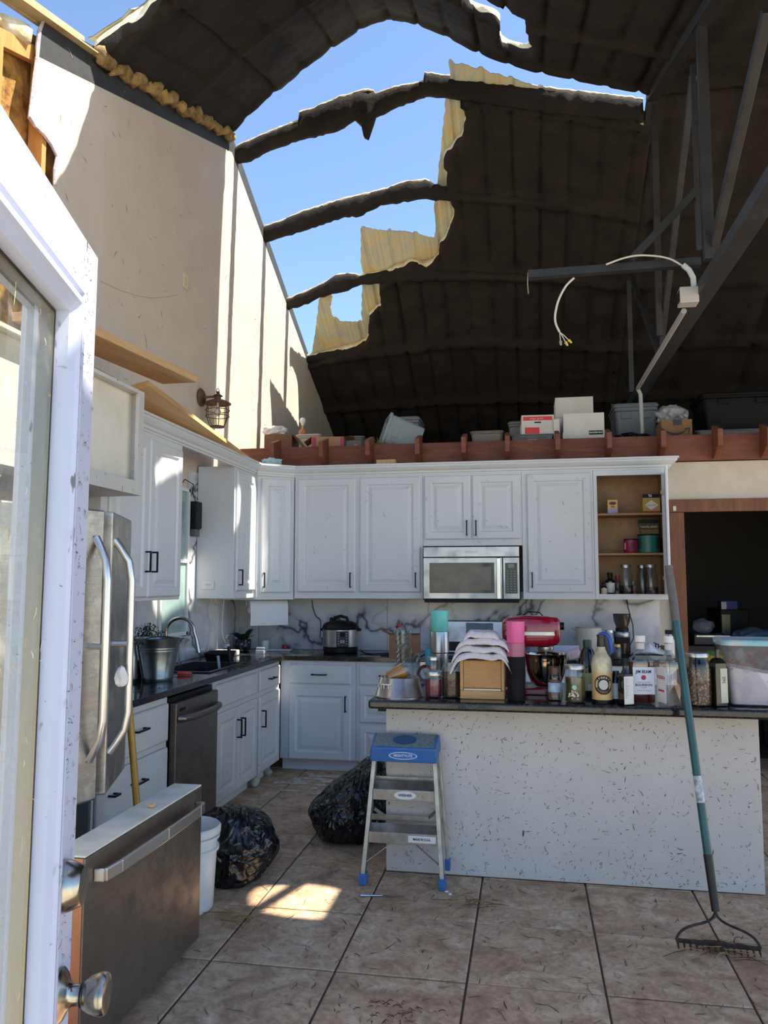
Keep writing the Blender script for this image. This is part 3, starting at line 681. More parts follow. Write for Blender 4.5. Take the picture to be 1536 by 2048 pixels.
# drawer unit near the fridge: two closed drawers, bottom drawer pulled out
t = T('drawer_cabinet', 'white drawer cabinet beside the refrigerator with its lowest drawer pulled open', 'cabinet', (-2.35, 3.95, 0)); F = FL(3.56, 0, XF)
mb = MB(); fbox(mb, F, 0, .79, .10, HB, -.59, 0); fbox(mb, F, 0, .79, 0, .10, -.59, -.07); mb.build('body', m_whitedirty, t, bevel=.002)
for b0, b1, c in ((.655, .865, .004), (.37, .62, .004), (.10, .34, .14)):
    G = Fr(F.p(.02, b0, c), UYn, UZ, NX); mb = MB(); door_panel(mb, G, .75, b1-b0, raised=False); o = mb.build('drawer_front', m_whitedirty, t, bevel=.0015)
    pull(Fr(F.p(0, 0, c+.02), UYn, UZ, NX), .40, (b0+b1)/2+.02, o, vert=False)
    pull(Fr(F.p(0, 0, c+.02), UYn, UZ, NX), .14, (b0+b1)/2+.02, o, L=.06, vert=False)
    if c > .1:
        [fbox(MB(), F, a_, a_+.015, b0+.02, b1-.04, .002, c).build('drawer_side', m_in, t) for a_ in (.05, .71)]
# ---- worktop L-shape with sink opening, counter front at -2.02
wt = MB(); xf, yf = -2.015, YF-.03; z0, z1 = HB+.002, CT
wt.box(XW+.013, xf, 3.50, 5.14, z0, z1); wt.box(XW+.013, -2.53, 5.14, 5.80, z0, z1); wt.box(-2.13, xf, 5.14, 5.80, z0, z1); wt.box(XW+.013, xf, 5.80, yf, z0, z1); wt.box(XW+.013, -.88, yf, YB-.013, z0, z1)
wt = wt.build('worktop', m_granite, bevel=.003); tag(wt, 'black granite worktop running round the corner from sink to stove', 'worktop')
# right hand worktop beyond the stove
t = tag(MB().box(-.06, 1.14, yf, YB-.013, z0, z1).build('worktop', m_granite, bevel=.003), 'black granite worktop behind the island under the open cabinet', 'worktop')
cabinet('base_cabinet', 'white base cabinet hidden behind the island right of the stove', Fr((-.06, YF, 0), UX, UZ, NY), 1.18, HB, .59, doors=[(.03, .57, .10, .87, .53, .6), (.60, 1.15, .10, .87, .64, .6)], toe=.10)
# sink
m_sink = mat('black_composite', '1d1e20', .35, c2='2b2c2e', scale=40)
sk = T('sink', 'black composite sink set into the granite worktop', 'sink', (-2.33, 5.47, CT))
mb = MB(); x0, x1, y0, y1 = -2.53, -2.13, 5.14, 5.80
R2 = lambda e, z: [Vector((x0+e, y0+e, z)), Vector((x1-e, y0+e, z)), Vector((x1-e, y1-e, z)), Vector((x0+e, y1-e, z))]
mb.rings([R2(.001, CT-.03), R2(-.018, CT+.0015), R2(-.018, CT+.008), R2(.012, CT+.008), R2(.02, CT-.20)], False, True); mb.build('bowl', m_sink, sk, bevel=.002)
m_chrome = mat('brushed_nickel', 'a9a9a6', .25, 1.0); m_ss = None
mb = MB(); mb.lathe([(0, CT-.196), (.045, CT-.196), (.045, CT-.19), (.03, CT-.192), (0, CT-.193)], (-2.33, 5.47, 0), 16); mb.build('drain', m_chrome, sk)
# faucet
fx, fy = -2.60, 5.47; t = T('faucet', 'brushed nickel gooseneck faucet behind the galvanized bucket', 'faucet', (fx, fy, CT))
mb = MB(); mb.lathe([(0, 0), (.028, 0), (.028, .008), (.018, .012), (.018, .05), (0, .05)], (fx, fy, CT+.0005), 18); mb.build('base', m_chrome, t, smooth=True)
pts = [(fx, fy, CT+.05), (fx, fy, CT+.25)] + [(fx+.10-.10*math.cos(a), fy+.02*(1-math.cos(a)), CT+.25+.10*math.sin(a)) for a in [math.pi*i/12 for i in range(1, 12)]] + [(fx+.20, fy+.04, CT+.25), (fx+.215, fy+.045, CT+.20)]
MB().tube(pts, .0125, 12).build('spout', m_chrome, t, smooth=True)
MB().tube([pts[-1], (fx+.235, fy+.05, CT+.10)], [.015, .018], 14).build('spray_head', m_chrome, t, smooth=True)
MB().tube([(fx+.02, fy, CT+.09), (fx+.05, fy-.01, CT+.10), (fx+.10, fy-.03, CT+.13)], .006, 8).build('lever', m_chrome, t, smooth=True)
t = T('filter_tap', 'slim nickel water filter tap beside the main faucet', 'tap', (-2.60, 5.70, CT))
pts = [(-2.60, 5.70, CT), (-2.60, 5.70, CT+.15)] + [(-2.60+.04-.04*math.cos(a), 5.70, CT+.15+.04*math.sin(a)) for a in [math.pi*i/8 for i in range(1, 9)]]
MB().tube(pts, .006, 8).build('spout', m_chrome, t, smooth=True); MB().lathe([(0, 0), (.016, 0), (.016, .012), (0, .012)], (-2.60, 5.70, CT+.0005), 12).build('base', m_chrome, t, smooth=True)
# ================================================================ APPLIANCES
def steel_mat(name, c, c2, rough=.28, st=(1, 1, 60), streak='4a4238', dirt=.2):
    k = NB(name); n = k.noise(8, 4, .6, k.co(st)); d = k.noise(5, 6, .65)
    sp = k.ramp(k.noise(90, 2, .5), [(.70, 0.), (.73, .7)])
    c_ = k.mix(k.ramp(n, [(.3, 0.), (.7, 1.)]), S(c), S(c2)); c_ = k.mix(k.math('MULTIPLY', k.ramp(d, [(.5, 0.), (.7, 1.)]), dirt), c_, S(streak)); c_ = k.mix(k.math('MULTIPLY', sp, dirt), c_, S(streak))
    k.col(c_); k.set(Metallic=.92, Roughness=k.ramp(d, [(.4, rough), (.75, min(1, rough+.25))])); MATS[name] = k.m; return k.m
m_ss = steel_mat('stainless_clean', 'b9bbbd', 'a6a8aa'); m_ssd = steel_mat('stainless_dirty', '8f867c', '776e66', .38, dirt=.6)
m_blackp = mat('black_plastic', '111113', .45, spec=.25)
# dishwasher
F = FL(4.37, 0, XF); t = T('dishwasher', 'dirty stainless dishwasher with curved bar handle between drawers and sink cabinet', 'dishwasher', F.p(.32, 0, -.3))
mb = MB(); fbox(mb, F, .005, .645, .02, .885, -.57, -.002); mb.build('tub', m_blackp, t)
mb = MB(); fbox(mb, F, .012, .64, .10, .855, 0, .045); o = mb.build('door', m_ssd, t, bevel=.006)
mb = MB(); mb.tube([F.p(.04, .765, .045), F.p(.05, .765, .075), F.p(.16, .765, .10), F.p(.32, .765, .107), F.p(.48, .765, .10), F.p(.59, .765, .075), F.p(.60, .765, .045)], .020, 10); mb.build('handle', m_ssd, o, smooth=True)
mb = MB(); fbox(mb, F, .05, .13, .805, .822, .045, .048); mb.build('vent', m_blackp, o)
# refrigerator: doors ajar, freezer drawer pulled out
fy0, fy1, fxf = 2.52, 3.47, -1.895
t = T('refrigerator', 'stainless french door refrigerator with doors ajar and freezer drawer pulled far out', 'refrigerator', (-2.25, 3.0, 0))
MB().box(-2.62, fxf-.11, fy0, fy1, .03, 1.80).build('body', mat('fridge_grey', '6f7072', .45), t, bevel=.006)
for x in (-2.55, -1.98):
    for y in (fy0+.06, fy1-.06): MB().lathe([(0, 0), (.02, 0), (.02, .029), (0, .029)], (x, y, .0005), 10).build('foot', m_blackp, t)
m_ssw = steel_mat('stainless_debris', 'a8a49e', '8e8a84', .32, dirt=.75, streak='e8e2d0')
ang = math.radians(19)
for far in (0, 1):
    hy = fy1 if far else fy0; sg = -1 if far else 1
    u = Vector((math.sin(ang), sg*math.cos(ang), 0)); n = Vector((math.cos(ang), -sg*math.sin(ang), 0)); 
    G = Fr((fxf+.06, hy, .70), u, UZ, n); mb = MB(); fbox(mb, G, 0, .468, 0, 1.145, -.058, 0); d = mb.build('door', m_ssw, t, bevel=.008)
    mb = MB(); a = .425
    hp = [G.p(a, .16, 0), G.p(a, .19, .022), G.p(a, .25, .060), G.p(a, .32, .072), G.p(a, .86, .072), G.p(a, .94, .060), G.p(a, 1.0, .022), G.p(a, 1.03, 0)] if True else 0
    mb.tube(hp, .016, 10); mb.tube([G.p(a, .60, 0), G.p(a, .60, .072)], .012, 8); mb.build('handle', mat('satin_bar', 'd6d4d0', .28, .9), d, smooth=True)
    mb = MB(); fbox(mb, G, .02, .448, .02, 1.12, -.075, -.058); mb.build('gasket', mat('gasket', '2a2a2c', .7), d)
    if far:
        mb = MB(); fbox(mb, G, .10, .16, 1.05, 1.09, .0, .003); mb.build('badge', mat('badge', '8f9698', .3, .8), d)
MB().box(fxf-.11, fxf+.0, fy0+.01, fy1-.01, 1.80, 1.84).build('hinge_cover', m_blackp, t, bevel=.004)
MB().box(fxf-.11, fxf-.104, fy0+.02, fy1-.02, .05, .66).build('compartment', mat('fridge_inner', '3a3c3e', .6), t)
fz = -1.40; yA, yB2 = 2.405, 3.335
dr = MB().box(fz-.13, fz, yA, yB2, .045, .675).build('freezer_drawer', m_ssd, t, bevel=.006, seg=3)
dr['label'] = 'pulled out stainless freezer drawer with bar handle'
MB().box(fz-.128, fz-.002, yA+.004, yB2-.004, .6755, .682).build('drawer_top', mat('drawer_top', 'e8e5d8', .45, c2='c6c2b2', scale=5), dr, bevel=.002)
MB().box(fz-.128, fz-.004, yA-.004, yA-.001, .05, .675).build('end_reflection', mat('end_floor_reflection', 'b98a6c', .35, .75, c2='a87a5e', scale=6), dr)  # stainless end face with the brown floor reflection put into its colour
zz = .605; mb = MB()
hp = [(fz, yA+.06, zz), (fz+.035, yA+.065, zz), (fz+.05, yA+.14, zz+.004), (fz+.062, (yA+yB2)/2, zz+.01), (fz+.05, yB2-.14, zz+.004), (fz+.035, yB2-.065, zz), (fz, yB2-.06, zz)]
for a, b in zip(hp, hp[1:]): mb.bar(a, b, .014, .042)
mb.build('handle', mat('satin_handle', 'c4c2bd', .3, .9), dr, bevel=.004)
for y in (yA+.1, yB2-.1): MB().box(-2.10, fz-.131, y-.012, y+.012, .30, .34).build('rail', mat('rail', '9a9c9e', .3, .9), dr)
MB().box(-1.86, fz-.131, yA+.12, yB2-.12, .10, .45).build('basket', mat('basket', 'd0d2d4', .5), dr)
# microwave
F = FB(-.872, 1.405, YU-.06); wm_, hm_ = .81, .452
t = T('microwave', 'stainless microwave with dark window mounted over the stove', 'microwave', F.p(wm_/2, 0, -.15))
mb = MB(); fbox(mb, F, 0, wm_, 0, hm_, -.36, -.02); mb.build('body', m_blackp, t)
mb = MB(); fbox(mb, F, .003, wm_-.003, hm_-.088, hm_-.002, -.02, 0); o = mb.build('top_panel', m_ss, t, bevel=.003)
mb = MB(); fbox(mb, F, .003, .665, .012, hm_-.094, -.02, .006); dm = mb.build('door', m_ss, t, bevel=.003)
mb = MB(); fbox(mb, F, .672, wm_-.003, .012, hm_-.094, -.02, .003); cp = mb.build('control_panel', m_ss, t, bevel=.003)
m_mwglass = mat('dark_glass', '2a2c34', .08, coat=.4)
mb = MB(); fbox(mb, F, .055, .60, .06, .315, .006, .0085); o = mb.build('window', m_mwglass, dm, bevel=.002)
mb = MB(); fbox(mb, F, .092, .572, .085, .282, .0085, .0095); mb.build('window_screen', mat('mw_screen', '6e6a60', .25, c2='5d594f', scale=7), dm)
mb = MB(); fbox(mb, F, .620, .652, .012, hm_-.098, .03, .045); fbox(mb, F, .625, .647, .03, .05, .006, .031); fbox(mb, F, .625, .647, .30, .32, .006, .031); mb.build('handle', mat('polished_bar', 'd4d8de', .12, 1), dm, bevel=.004)
mb = MB(); fbox(mb, F, .690, .790, .058, .312, .003, .005); kp = mb.build('keypad', mat('keypad', '39453c', .3), cp)
mb = MB(); fbox(mb, F, .708, .772, .265, .308, .005, .006); mb.build('display', mat('mw_display', '1b1d1c', .2), cp)
mb = MB(); fbox(mb, F, .714, .766, .270, .303, .006, .0065); mb.build('screen', mat('mw_lcd', '7d8478', .3), cp)
m_key = mat('key_print', '9aa89c', .5)
mb = MB()
for r in range(9):
    for c in range(3): fbox(mb, F, .703+c*.029, .717+c*.029, .072+r*.021, .076+r*.021, .005, .0056)
k_ = mb.build('keypad_print', m_key, cp); k_['kind'] = 'stuff'
mb = MB(); fbox(mb, F, .01, wm_-.01, -.02, -.001, -.34, -.01); mb.build('underside', m_blackp, t)
add_text('Whirlpool', .026, Fr(F.p(.405, hm_-.045, 0), UX, UZ, NY), mat('logo_grey', '8a8c8e', .4, .5), t)
# stove
sx0, sx1 = -.872, -.075
t = T('stove', 'stainless kitchen stove whose back panel rises behind the towels', 'stove', (-.47, 6.8, 0))
MB().box(sx0, sx1-.002, YF-.02, YB-.02, .02, .915).build('body', m_ss, t, bevel=.004)
MB().box(sx0, sx1, YF-.04, YB-.10, .917, .94).build('cooktop', mat('cooktop', '121214', .12), t, bevel=.004)
F = Fr((-.79, YB-.10, .94), UX, Vector((0, .10, 1)), Vector((0, -1, .1))); mb = MB(); fbox(mb, F, 0, .745, .001, .285, -.06, 0); o = mb.build('back_panel', m_ss, t, bevel=.012, seg=3)
mb = MB(); fbox(mb, F, .255, .49, .165, .262, .0005, .004); mb.build('display', mat('stove_display', '1c2430', .12, coat=.3), o, bevel=.006)
mb = MB(); fbox(mb, F, .0, .745, .02, .10, .0005, .003); mb.build('lower_band', m_blackp, o)
for i in range(4):
    mb = MB(); mb.tube([(sx0+.09+i*.205, YF-.02, .865), (sx0+.09+i*.205, YF-.05, .865)], .022, 14); mb.build('knob', m_ss, t, smooth=True)
for x, y in ((-.67, 6.66), (-.27, 6.66), (-.67, 6.88), (-.27, 6.88)):
    MB().lathe([(.085, .9405), (.09, .942), (.095, .9405)], (x, y, 0), 24).build('burner_ring', mat('ring', '3a3a3c', .3), t)
# ================================================================ ISLAND
isl = T('island', 'white kitchen island with a plain panel spattered in grass clippings', 'island', (.18, 4.7, 0))
MB().box(-.775, 1.14, 4.37, 4.98, .006, .882).build('panel', m_panel, isl, bevel=.002)
MB().box(-.83, -.776, 4.42, 4.5, .84, .883).build('bracket', m_blackp, isl)
tp = MB().box(-.845, 1.62, 4.215, 5.16, .884, .93).build('worktop', m_granite, bevel=.012, seg=3)
tag(tp, 'black granite island top crowded with jars and bottles', 'worktop')
# clippings stuck to the panel
def clip_field(n, pt, name, parent, cols, lmin=.006, lmax=.035, w=.0011):
    mb = MB()
    for i in range(n):
        p, nn, tdir = pt(); L = random.uniform(lmin, lmax)*(1 if random.random() > .15 else 1.8); a = random.uniform(0, math.pi); t1 = tdir; t2 = nn.cross(t1)
        d = t1*math.cos(a)+t2*math.sin(a); c = nn.cross(d)*random.uniform(w*.6, w*1.6); q = nn*.0012; b = nn.cross(d)*random.uniform(-.25, .25)*L
        mb.cur = random.randrange(len(cols))
        A_, M_, B_ = p-d*L/2+q, p+b*.5+q*1.6, p+d*L/2+q
        mb.add([A_-c, A_+c, M_+c, M_-c, B_+c*.4, B_-c*.4], [(0, 1, 2, 3), (3, 2, 4, 5)])
    o = mb.build(name, cols, parent); return o
m_c1, m_c2, m_c3 = mat('clip1', '2c2a1e', .9), mat('clip2', '5c5138', .9), mat('clip3', '8a7a52', .9)
def ptp():
    x = random.uniform(-.76, 1.13); z = random.random()**1.15*.85+.02
    return Vector((x, 4.369, z)), Vector((0, -1, 0)), Vector((1, 0, 0))
o = clip_field(1000, ptp, 'stuck_clippings', isl, [m_c1, m_c2, m_c1, m_c3], .003, .020, .0009); o['kind'] = 'stuff'
def ptw():
    y = random.uniform(4.0, 9); return Vector((XW+.001, y, random.uniform(2.9, 4.9))), Vector((1, 0, 0)), Vector((0, 0, 1))
o = clip_field(260, ptw, 'stuck_clippings', wl, [m_c3, mat('clip4', 'a8997c', .9)], .02, .07, .0014); o['kind'] = 'stuff'
def ptc():
    x = random.uniform(-2.0, 1.1); return Vector((x, YU-.0225, random.uniform(1.45, 2.45))), Vector((0, -1, 0)), Vector((0, 0, 1))
o = clip_field(90, ptc, 'stuck_clippings', None, [m_c1, m_c2], .008, .035, .0009); tag(o, 'thin dark clippings stuck to the upper cabinet doors', 'clippings', kind='stuff')
def ptf():
    x = random.uniform(-1.6, 1.5); y = random.uniform(2.6, 4.36)
    if x < -.9: y = random.uniform(2.6, 6.3)
    return Vector((x, y, .001)), Vector((0, 0, 1)), Vector((1, 0, 0))
o = clip_field(900, ptf, 'grass_clippings', None, [m_c1, m_c2, m_c3, m_c2], .008, .06, .0014); tag(o, 'loose dry grass clippings scattered over the floor tiles', 'clippings', kind='stuff')
def ptk():
    if random.random() < .55: x, y, z = random.uniform(-2.13, -2.02), random.uniform(5.6, 6.4), CT
    elif random.random() < .5: x, y, z = random.uniform(-2.6, -2.05), random.uniform(3.8, 4.5), CT
    else: x, y, z = random.uniform(-2.6, -1), random.uniform(6.5, 7), CT
    return Vector((x, y, z+.001)), Vector((0, 0, 1)), Vector((1, 0, 0))
o = clip_field(500, ptk, 'worktop_debris', None, [m_c1, m_c2, m_c3], .006, .05, .002); tag(o, 'dry straw and leaf bits lying on the granite worktop by the sink', 'debris', kind='stuff')
# ================================================================ ENTRY DOOR (open, nearest the camera)
D_ = Vector((-math.sin(math.radians(16)), math.cos(math.radians(16)), 0)); P_ = at(197, 512, Z=2.05)
N_ = Vector((D_.y, -D_.x, 0))            # face towards the room side the camera is on
WD, HD = .91, 2.035
TL_ = (UZ + D_*.022).normalized(); Fd = Fr(Vector((P_.x, P_.y, .012)) - D_*(WD+.045), D_, TL_, N_)   # a: 0 hinge .. WD free edge
def dpx(u, v):                            # pixel -> (a, b) on the door face
    d = _r*(u-768) + _u*(1024-v) + _f*FPX; t = (Fd.o-_c).dot(N_)/d.dot(N_); q = _c+d*t-Fd.o; b_ = q.z/TL_.z; return (q-TL_*b_).dot(D_), b_
m_door = speck_mat('door_paint', 'bcc3d8', .4, .60, 'b2bad2', sp='4a463c', scale=60)
ed = T('entry_door', 'open white glazed entry door with knob and deadbolt nearest the camera', 'door', Fd.p(0, 0, -.02))
ga0, ga1 = .14, dpx(112, 1166)[0]; gb0, gb1 = .20, dpx(150, 628)[1]
mb = MB(); t_ = .044
fbox(mb, Fd, 0, ga0, 0, HD, -t_, 0); fbox(mb, Fd, ga1, WD, 0, HD, -t_, 0); fbox(mb, Fd, ga0, ga1, 0, gb0, -t_, 0); fbox(mb, Fd, ga0, ga1, gb1, HD, -t_, 0)
mb.build('leaf', m_door, ed, bevel=.002)
# moulded glazing frame (lip profile) on the near face and far face
def frame_mould(c0, sgn, m, name):
    prof = [(.038, 0), (.038, .009), (.032, .014), (.027, .014), (.024, .008), (.018, .009), (.015, .016), (.006, .017), (.002, .012), (-.010, .005), (-.010, -.012)]
    loops = []
    for e, c in prof: loops.append(Fd.rect(ga0-e, ga1+e, gb0-e, gb1+e, c0+sgn*c))
    mb = MB(); mb.rings(loops, False, False); return mb.build(name, m, ed)
frame_mould(0, 1, m_door, 'glazing_frame'); frame_mould(-t_, -1, m_door, 'glazing_frame')
mb = MB(); r1 = Fd.rect(ga0+.01, ga1-.01, gb0+.01, gb1-.01, -.012); r2 = Fd.rect(ga0+.01, ga1-.01, gb0+.01, gb1-.01, -.032); r3 = Fd.rect(ga0+.016, ga1-.016, gb0+.016, gb1-.016, -.032); r4 = Fd.rect(ga0+.016, ga1-.016, gb0+.016, gb1-.016, -.012)
mb.rings([r1, r2, r3, r4], False, False); mb.build('spacer_bar', mat('spacer', '8d887c', .35, .8), ed)
for c in (-.014, -.031):
    mb = MB(); mb.add(Fd.rect(ga0-.002, ga1+.002, gb0-.002, gb1+.002, c), [(0, 1, 2, 3)]); mb.build('pane', glass('door_glass', (.90, .92, .90), .05, .02, .10, 'cfc8b4', 26), ed)
# dirt stuck on the glass
random.seed(21)
def ptg():
    a = ga1-random.random()**1.3*.45; b = random.uniform(.5, gb1-.03); return Fd.p(a, b, -.0125), N_, UZ
o = clip_field(110, ptg, 'stuck_clippings', ed, [mat('straw_pale', 'd8c48e', .9), mat('straw_mid', 'bfa873', .9), mat('leaf_pale', 'e2dcc8', .9)], .004, .016, .0011); o['kind'] = 'stuff'
def ptg2():
    a = random.uniform(ga1+.003, WD-.004); b = random.uniform(.1, HD-.02); return Fd.p(a, b, 0.0175 if a < ga1+.038 else .0004), N_, UZ
o = clip_field(420, ptg2, 'stuck_clippings', ed, [m_c1, m_c2], .002, .011, .0007); o['kind'] = 'stuff'
# deadbolt and knob
m_knob = mat('satin_nickel', 'b7b2a6', .22, 1, c2='8f887a', scale=30)
def latheN(prof, a, b, name, par, m=m_knob, n=28):
    M = Matrix((( *[0, 0, 0], 0),)*4) if False else Matrix.Identity(4)
    q = N_.to_track_quat('Z', 'Y').to_matrix().to_4x4(); mb = MB(); mb.lathe(prof, Fd.p(a, b, 0), n, q); return mb.build(name, m, par, smooth=True)
ka, kb = dpx(148, 1760); ka = WD-.058
kb_d = dpx(140, 1752)[1]; kb_k = dpx(140, 1950)[1]
latheN([(0, .0005), (.034, .0005), (.034, .006), (.031, .014), (.026, .026), (.024, .028), (0, .028)], ka, kb_d, 'deadbolt', ed)
kn = latheN([(0, .0005), (.034, .0005), (.0345, .004), (.029, .009), (.018, .014), (.013, .020), (.0125, .030), (0, .030)], ka, kb_k, 'rose', ed)
latheN([(0, .030), (.0145, .030), (.0145, .033), (.018, .035), (.022, .042), (.0255, .052), (.0265, .059), (.025, .063), (.018, .066), (0, .0665)], ka, kb_k, 'knob', ed)
latheN([(0, .0302), (.0152, .0302), (.0152, .0325), (0, .0325)], ka, kb_k, 'neck_ring', ed, m_blackp)
# ================================================================ LUMBER AND WALL LANTERN
def plank(name, label, pts, th, m=m_lumber, cat='board'):
    a, b, c, d = [Vector(p) for p in pts]; n = (b-a).cross(d-a).normalized()
    if n.z < 0: n = -n
    mb = MB(); mb.hexa([a, b, c, d, a+n*th, b+n*th, c+n*th, d+n*th]); return tag(mb.build(name, m, bevel=.003), label, cat)
plank('lumber_board', 'new pine board jutting out above the fridge cabinet', [at(120, 636, X=-2.0), at(395, 765, X=-2.0), at(395, 765, X=-2.0)+Vector((-.235, 0, 0)), at(120, 636, X=-2.0)+Vector((-.235, 0, 0))], .04)
MBx = MB(); MBx.box(-2.30, -2.26, 2.5, 4.02, 2.592, 2.70); tag(MBx.build('lumber_board', wood_mat('old_board', '8a5a34', '6d4325', 5, (4, .4, 4)), bevel=.003), 'brown board on edge lying on top of the fridge cabinet', 'board')
A, B = at(299, 760, X=-2.10), at(516, 925, X=-2.28)
plank('lumber_board', 'long new pine board resting on the crown moulding below the lantern', [A-Vector((0, 0, .035)), B-Vector((0, 0, .035)), Vector((-2.50, B.y, 2.588)), Vector((-2.42, A.y, 2.592))], .036)
mb = MB(); p = at(296, 866, X=-2.15); mb.box(-2.22, -2.13, 4.0, 4.30, p.z-.02, p.z+.035); 
lx, lp = XW, at(402, 795, X=XW+.01)
t = T('wall_lantern', 'rusty caged barn lantern with a glass globe on the gable wall', 'lantern', lp); m_rust = mat('rust_bronze', '5a4a44', .6, .5, c2='7d5a48', scale=25)
q = NX.to_track_quat('Z', 'Y').to_matrix().to_4x4()
mb = MB(); mb.lathe([(0, 0), (.075, 0), (.075, .008), (.06, .02), (.03, .028), (0, .03)], lp, 24, q); mb.build('wall_plate', m_rust, t, smooth=True)
c0 = lp+Vector((.14, .02, -.025))
MB().tube([lp+Vector((.02, 0, 0)), lp+Vector((.09, .01, .005)), c0+Vector((-.03, 0, .03))], .010, 8).build('arm', m_rust, t, smooth=True)
mb = MB(); mb.lathe([(0, .075), (.012, .075), (.016, .065), (.010, .058), (.030, .045), (.042, .035), (.025, .030), (.028, .01), (.06, .0), (.105, -.022), (.112, -.030), (.108, -.034), (.05, -.012), (0, -.01)], c0, 28); mb.build('shade', m_rust, t, smooth=True)
mb = MB(); mb.lathe([(.030, -.015), (.052, -.03), (.062, -.08), (.062, -.14), (.05, -.20), (.045, -.205)], c0, 24); mb.build('globe', glass('lantern_glass', (.96, .93, .86), .10), t, smooth=True)
mb = MB(); mb.sphere(c0+Vector((0, 0, -.10)), .028, 12, 8, (1, 1, 1.3)); mb.lathe([(.012, -.06), (.012, -.02)], c0, 10); mb.build('bulb', mat('bulb_glass', 'ece6da', .2), t, smooth=True)
for k_ in range(6):
    a = 2*math.pi*k_/6; cs, sn = math.cos(a), math.sin(a)
    MB().tube([c0+Vector((cs*r, sn*r, z)) for r, z in ((.085, -.025), (.098, -.07), (.096, -.13), (.075, -.19), (.055, -.225))], .0035, 6).build('cage_wire', m_rust, t, smooth=True)
for z, r in ((-.085, .098), (-.135, .096)):
    MB().tube([c0+Vector((r*math.cos(a), r*math.sin(a), z)) for a in [2*math.pi*i/24 for i in range(25)]], .0035, 6).build('cage_ring', m_rust, t, smooth=True)
mb = MB(); mb.lathe([(0, -.232), (.058, -.228), (.060, -.220), (.045, -.215), (0, -.215)], c0, 20); mb.build('cage_base', m_rust, t, smooth=True)
MB().tube([c0+Vector((.0, r*math.cos(a), .055+r*1.3*math.sin(a))) for r in (.035,) for a in [math.pi*i/10 for i in range(11)]], .003, 6).build('bail', m_rust, t, smooth=True)
# black box on a wire beside the window
p = Vector((XW+.05, 5.93, 2.13)); t = T('wall_box', 'black plastic box hanging on the wall beside the window', 'box', p)
MB().box(XW+.013, XW+.085, 5.925, 6.03, 1.98, 2.20).build('case', m_blackp, t, bevel=.012)
MB().box(XW+.025, XW+.07, 5.935, 6.02, 1.92, 1.979).build('bracket', mat('grey_bracket', '5a6066', .5), t, bevel=.004)
MB().tube([(XW+.05, 5.97, 2.20), (XW+.03, 5.95, 2.27), (XW+.06, 5.9, 2.33), (XW+.03, 5.8, 2.36), (XW+.05, 5.7, 2.31)], .004, 6).build('wire', m_blackp, t)
# ================================================================ FLOOR OBJECTS
m_bag = None
def bag_mat():
    k = NB('black_bin_bag'); vw = k.n.new('ShaderNodeVectorMath'); vw.operation = 'ADD'; nz = k.n.new('ShaderNodeTexNoise'); nz.inputs['Scale'].default_value = 3.5; k.L(k.co(), nz.inputs[0])
    k.L(k.co((1, 1, .55)), vw.inputs[0]); k.L(nz.outputs['Color'], vw.inputs[1])
    v = k.n.new('ShaderNodeTexVoronoi'); v.inputs['Scale'].default_value = 3.6; v.feature = 'DISTANCE_TO_EDGE'; k.L(vw.outputs[0], v.inputs[0])
    v2 = k.n.new('ShaderNodeTexVoronoi'); v2.inputs['Scale'].default_value = 8; v2.feature = 'DISTANCE_TO_EDGE'; k.L(vw.outputs[0], v2.inputs[0])
    h = k.math('ADD', k.ramp(v.outputs[0], [(0, 1.), (.16, 0.)]), k.math('MULTIPLY', k.ramp(v2.outputs[0], [(0, 1.), (.2, 0.)]), .35))
    k.col(S('0b0d12')); k.set(Roughness=.2, Specular_IOR_Level=.6); k.bump(h, .55, .035); MATS['bag'] = k.m; return k.m
m_bag = bag_mat()
def bag(label, c, r, seed, neck=None):
    bm = bmesh.new(); bmesh.ops.create_icosphere(bm, subdivisions=5, radius=1)
    for v in bm.verts:
        d = v.co.copy(); p = d*1.15+Vector((seed, seed*.7, 0)); w_ = NZ.noise_vector(p*1.2)*.35
        rg = lambda q: 1-abs(NZ.noise(q))*2.2
        s = 1 + .16*NZ.noise(p) + .055*rg((p+w_)*1.7) + .035*rg((p+w_*1.4)*Vector((3.4, 3.4, 1.6)).length*.62) + .012*rg(p*6.5)
        q = Vector((d.x*r[0]*s, d.y*r[1]*s, (d.z*r[2]*s)))
        if neck and d.z > .0: f = d.z**1.5; q = q.lerp(Vector((q.x*.45, q.y*.45, q.z))+Vector(neck), f)
        q.z = max(q.z+r[2]*.80, .0); v.co = q
    me = bpy.data.meshes.new('bin_bag'); bm.to_mesh(me); bm.free(); me.materials.append(m_bag); me.polygons.foreach_set('use_smooth', [True]*len(me.polygons))
    o = bpy.data.objects.new('bin_bag', me); COL.objects.link(o); o.location = c
    return tag(o, label, 'bin bag')
bag('full black bin bag slumped beside the white bucket', (-1.56, 4.14, .003), (.225, .225, .20), 3.1)
bag('slack black bin bag leaning against the island behind the step ladder', (-1.10, 4.93, .003), (.235, .26, .19), 8.3, (.16, .08, .13))
# white bucket
bp = Vector((-1.63, 3.72, .003)); t = T('bucket', 'white plastic bucket behind the freezer drawer', 'bucket', bp); m_wp = mat('white_plastic', 'dcdedd', .35, c2='cfd0cc', scale=8)
def wall_lathe(prof, th): return prof + [(max(r-th, 0), z) for r, z in reversed(prof)]
mb = MB(); mb.lathe([(0, 0), (.120, 0), (.126, .01), (.138, .27), (.150, .272), (.150, .285), (.139, .288), (.140, .325), (.152, .327), (.152, .340), (.141, .343), (.142, .375), (.137, .375), (.130, .30), (.122, .02), (0, .015)], bp, 32); mb.build('body', m_wp, t, smooth=True)
mb = MB(); mb.lathe([(.156, .352), (.157, .378), (.150, .386), (.140, .380), (0, .378), (0, .374), (.146, .372), (.150, .352)], bp, 32, closed=True); mb.build('lid', m_wp, t, smooth=True)
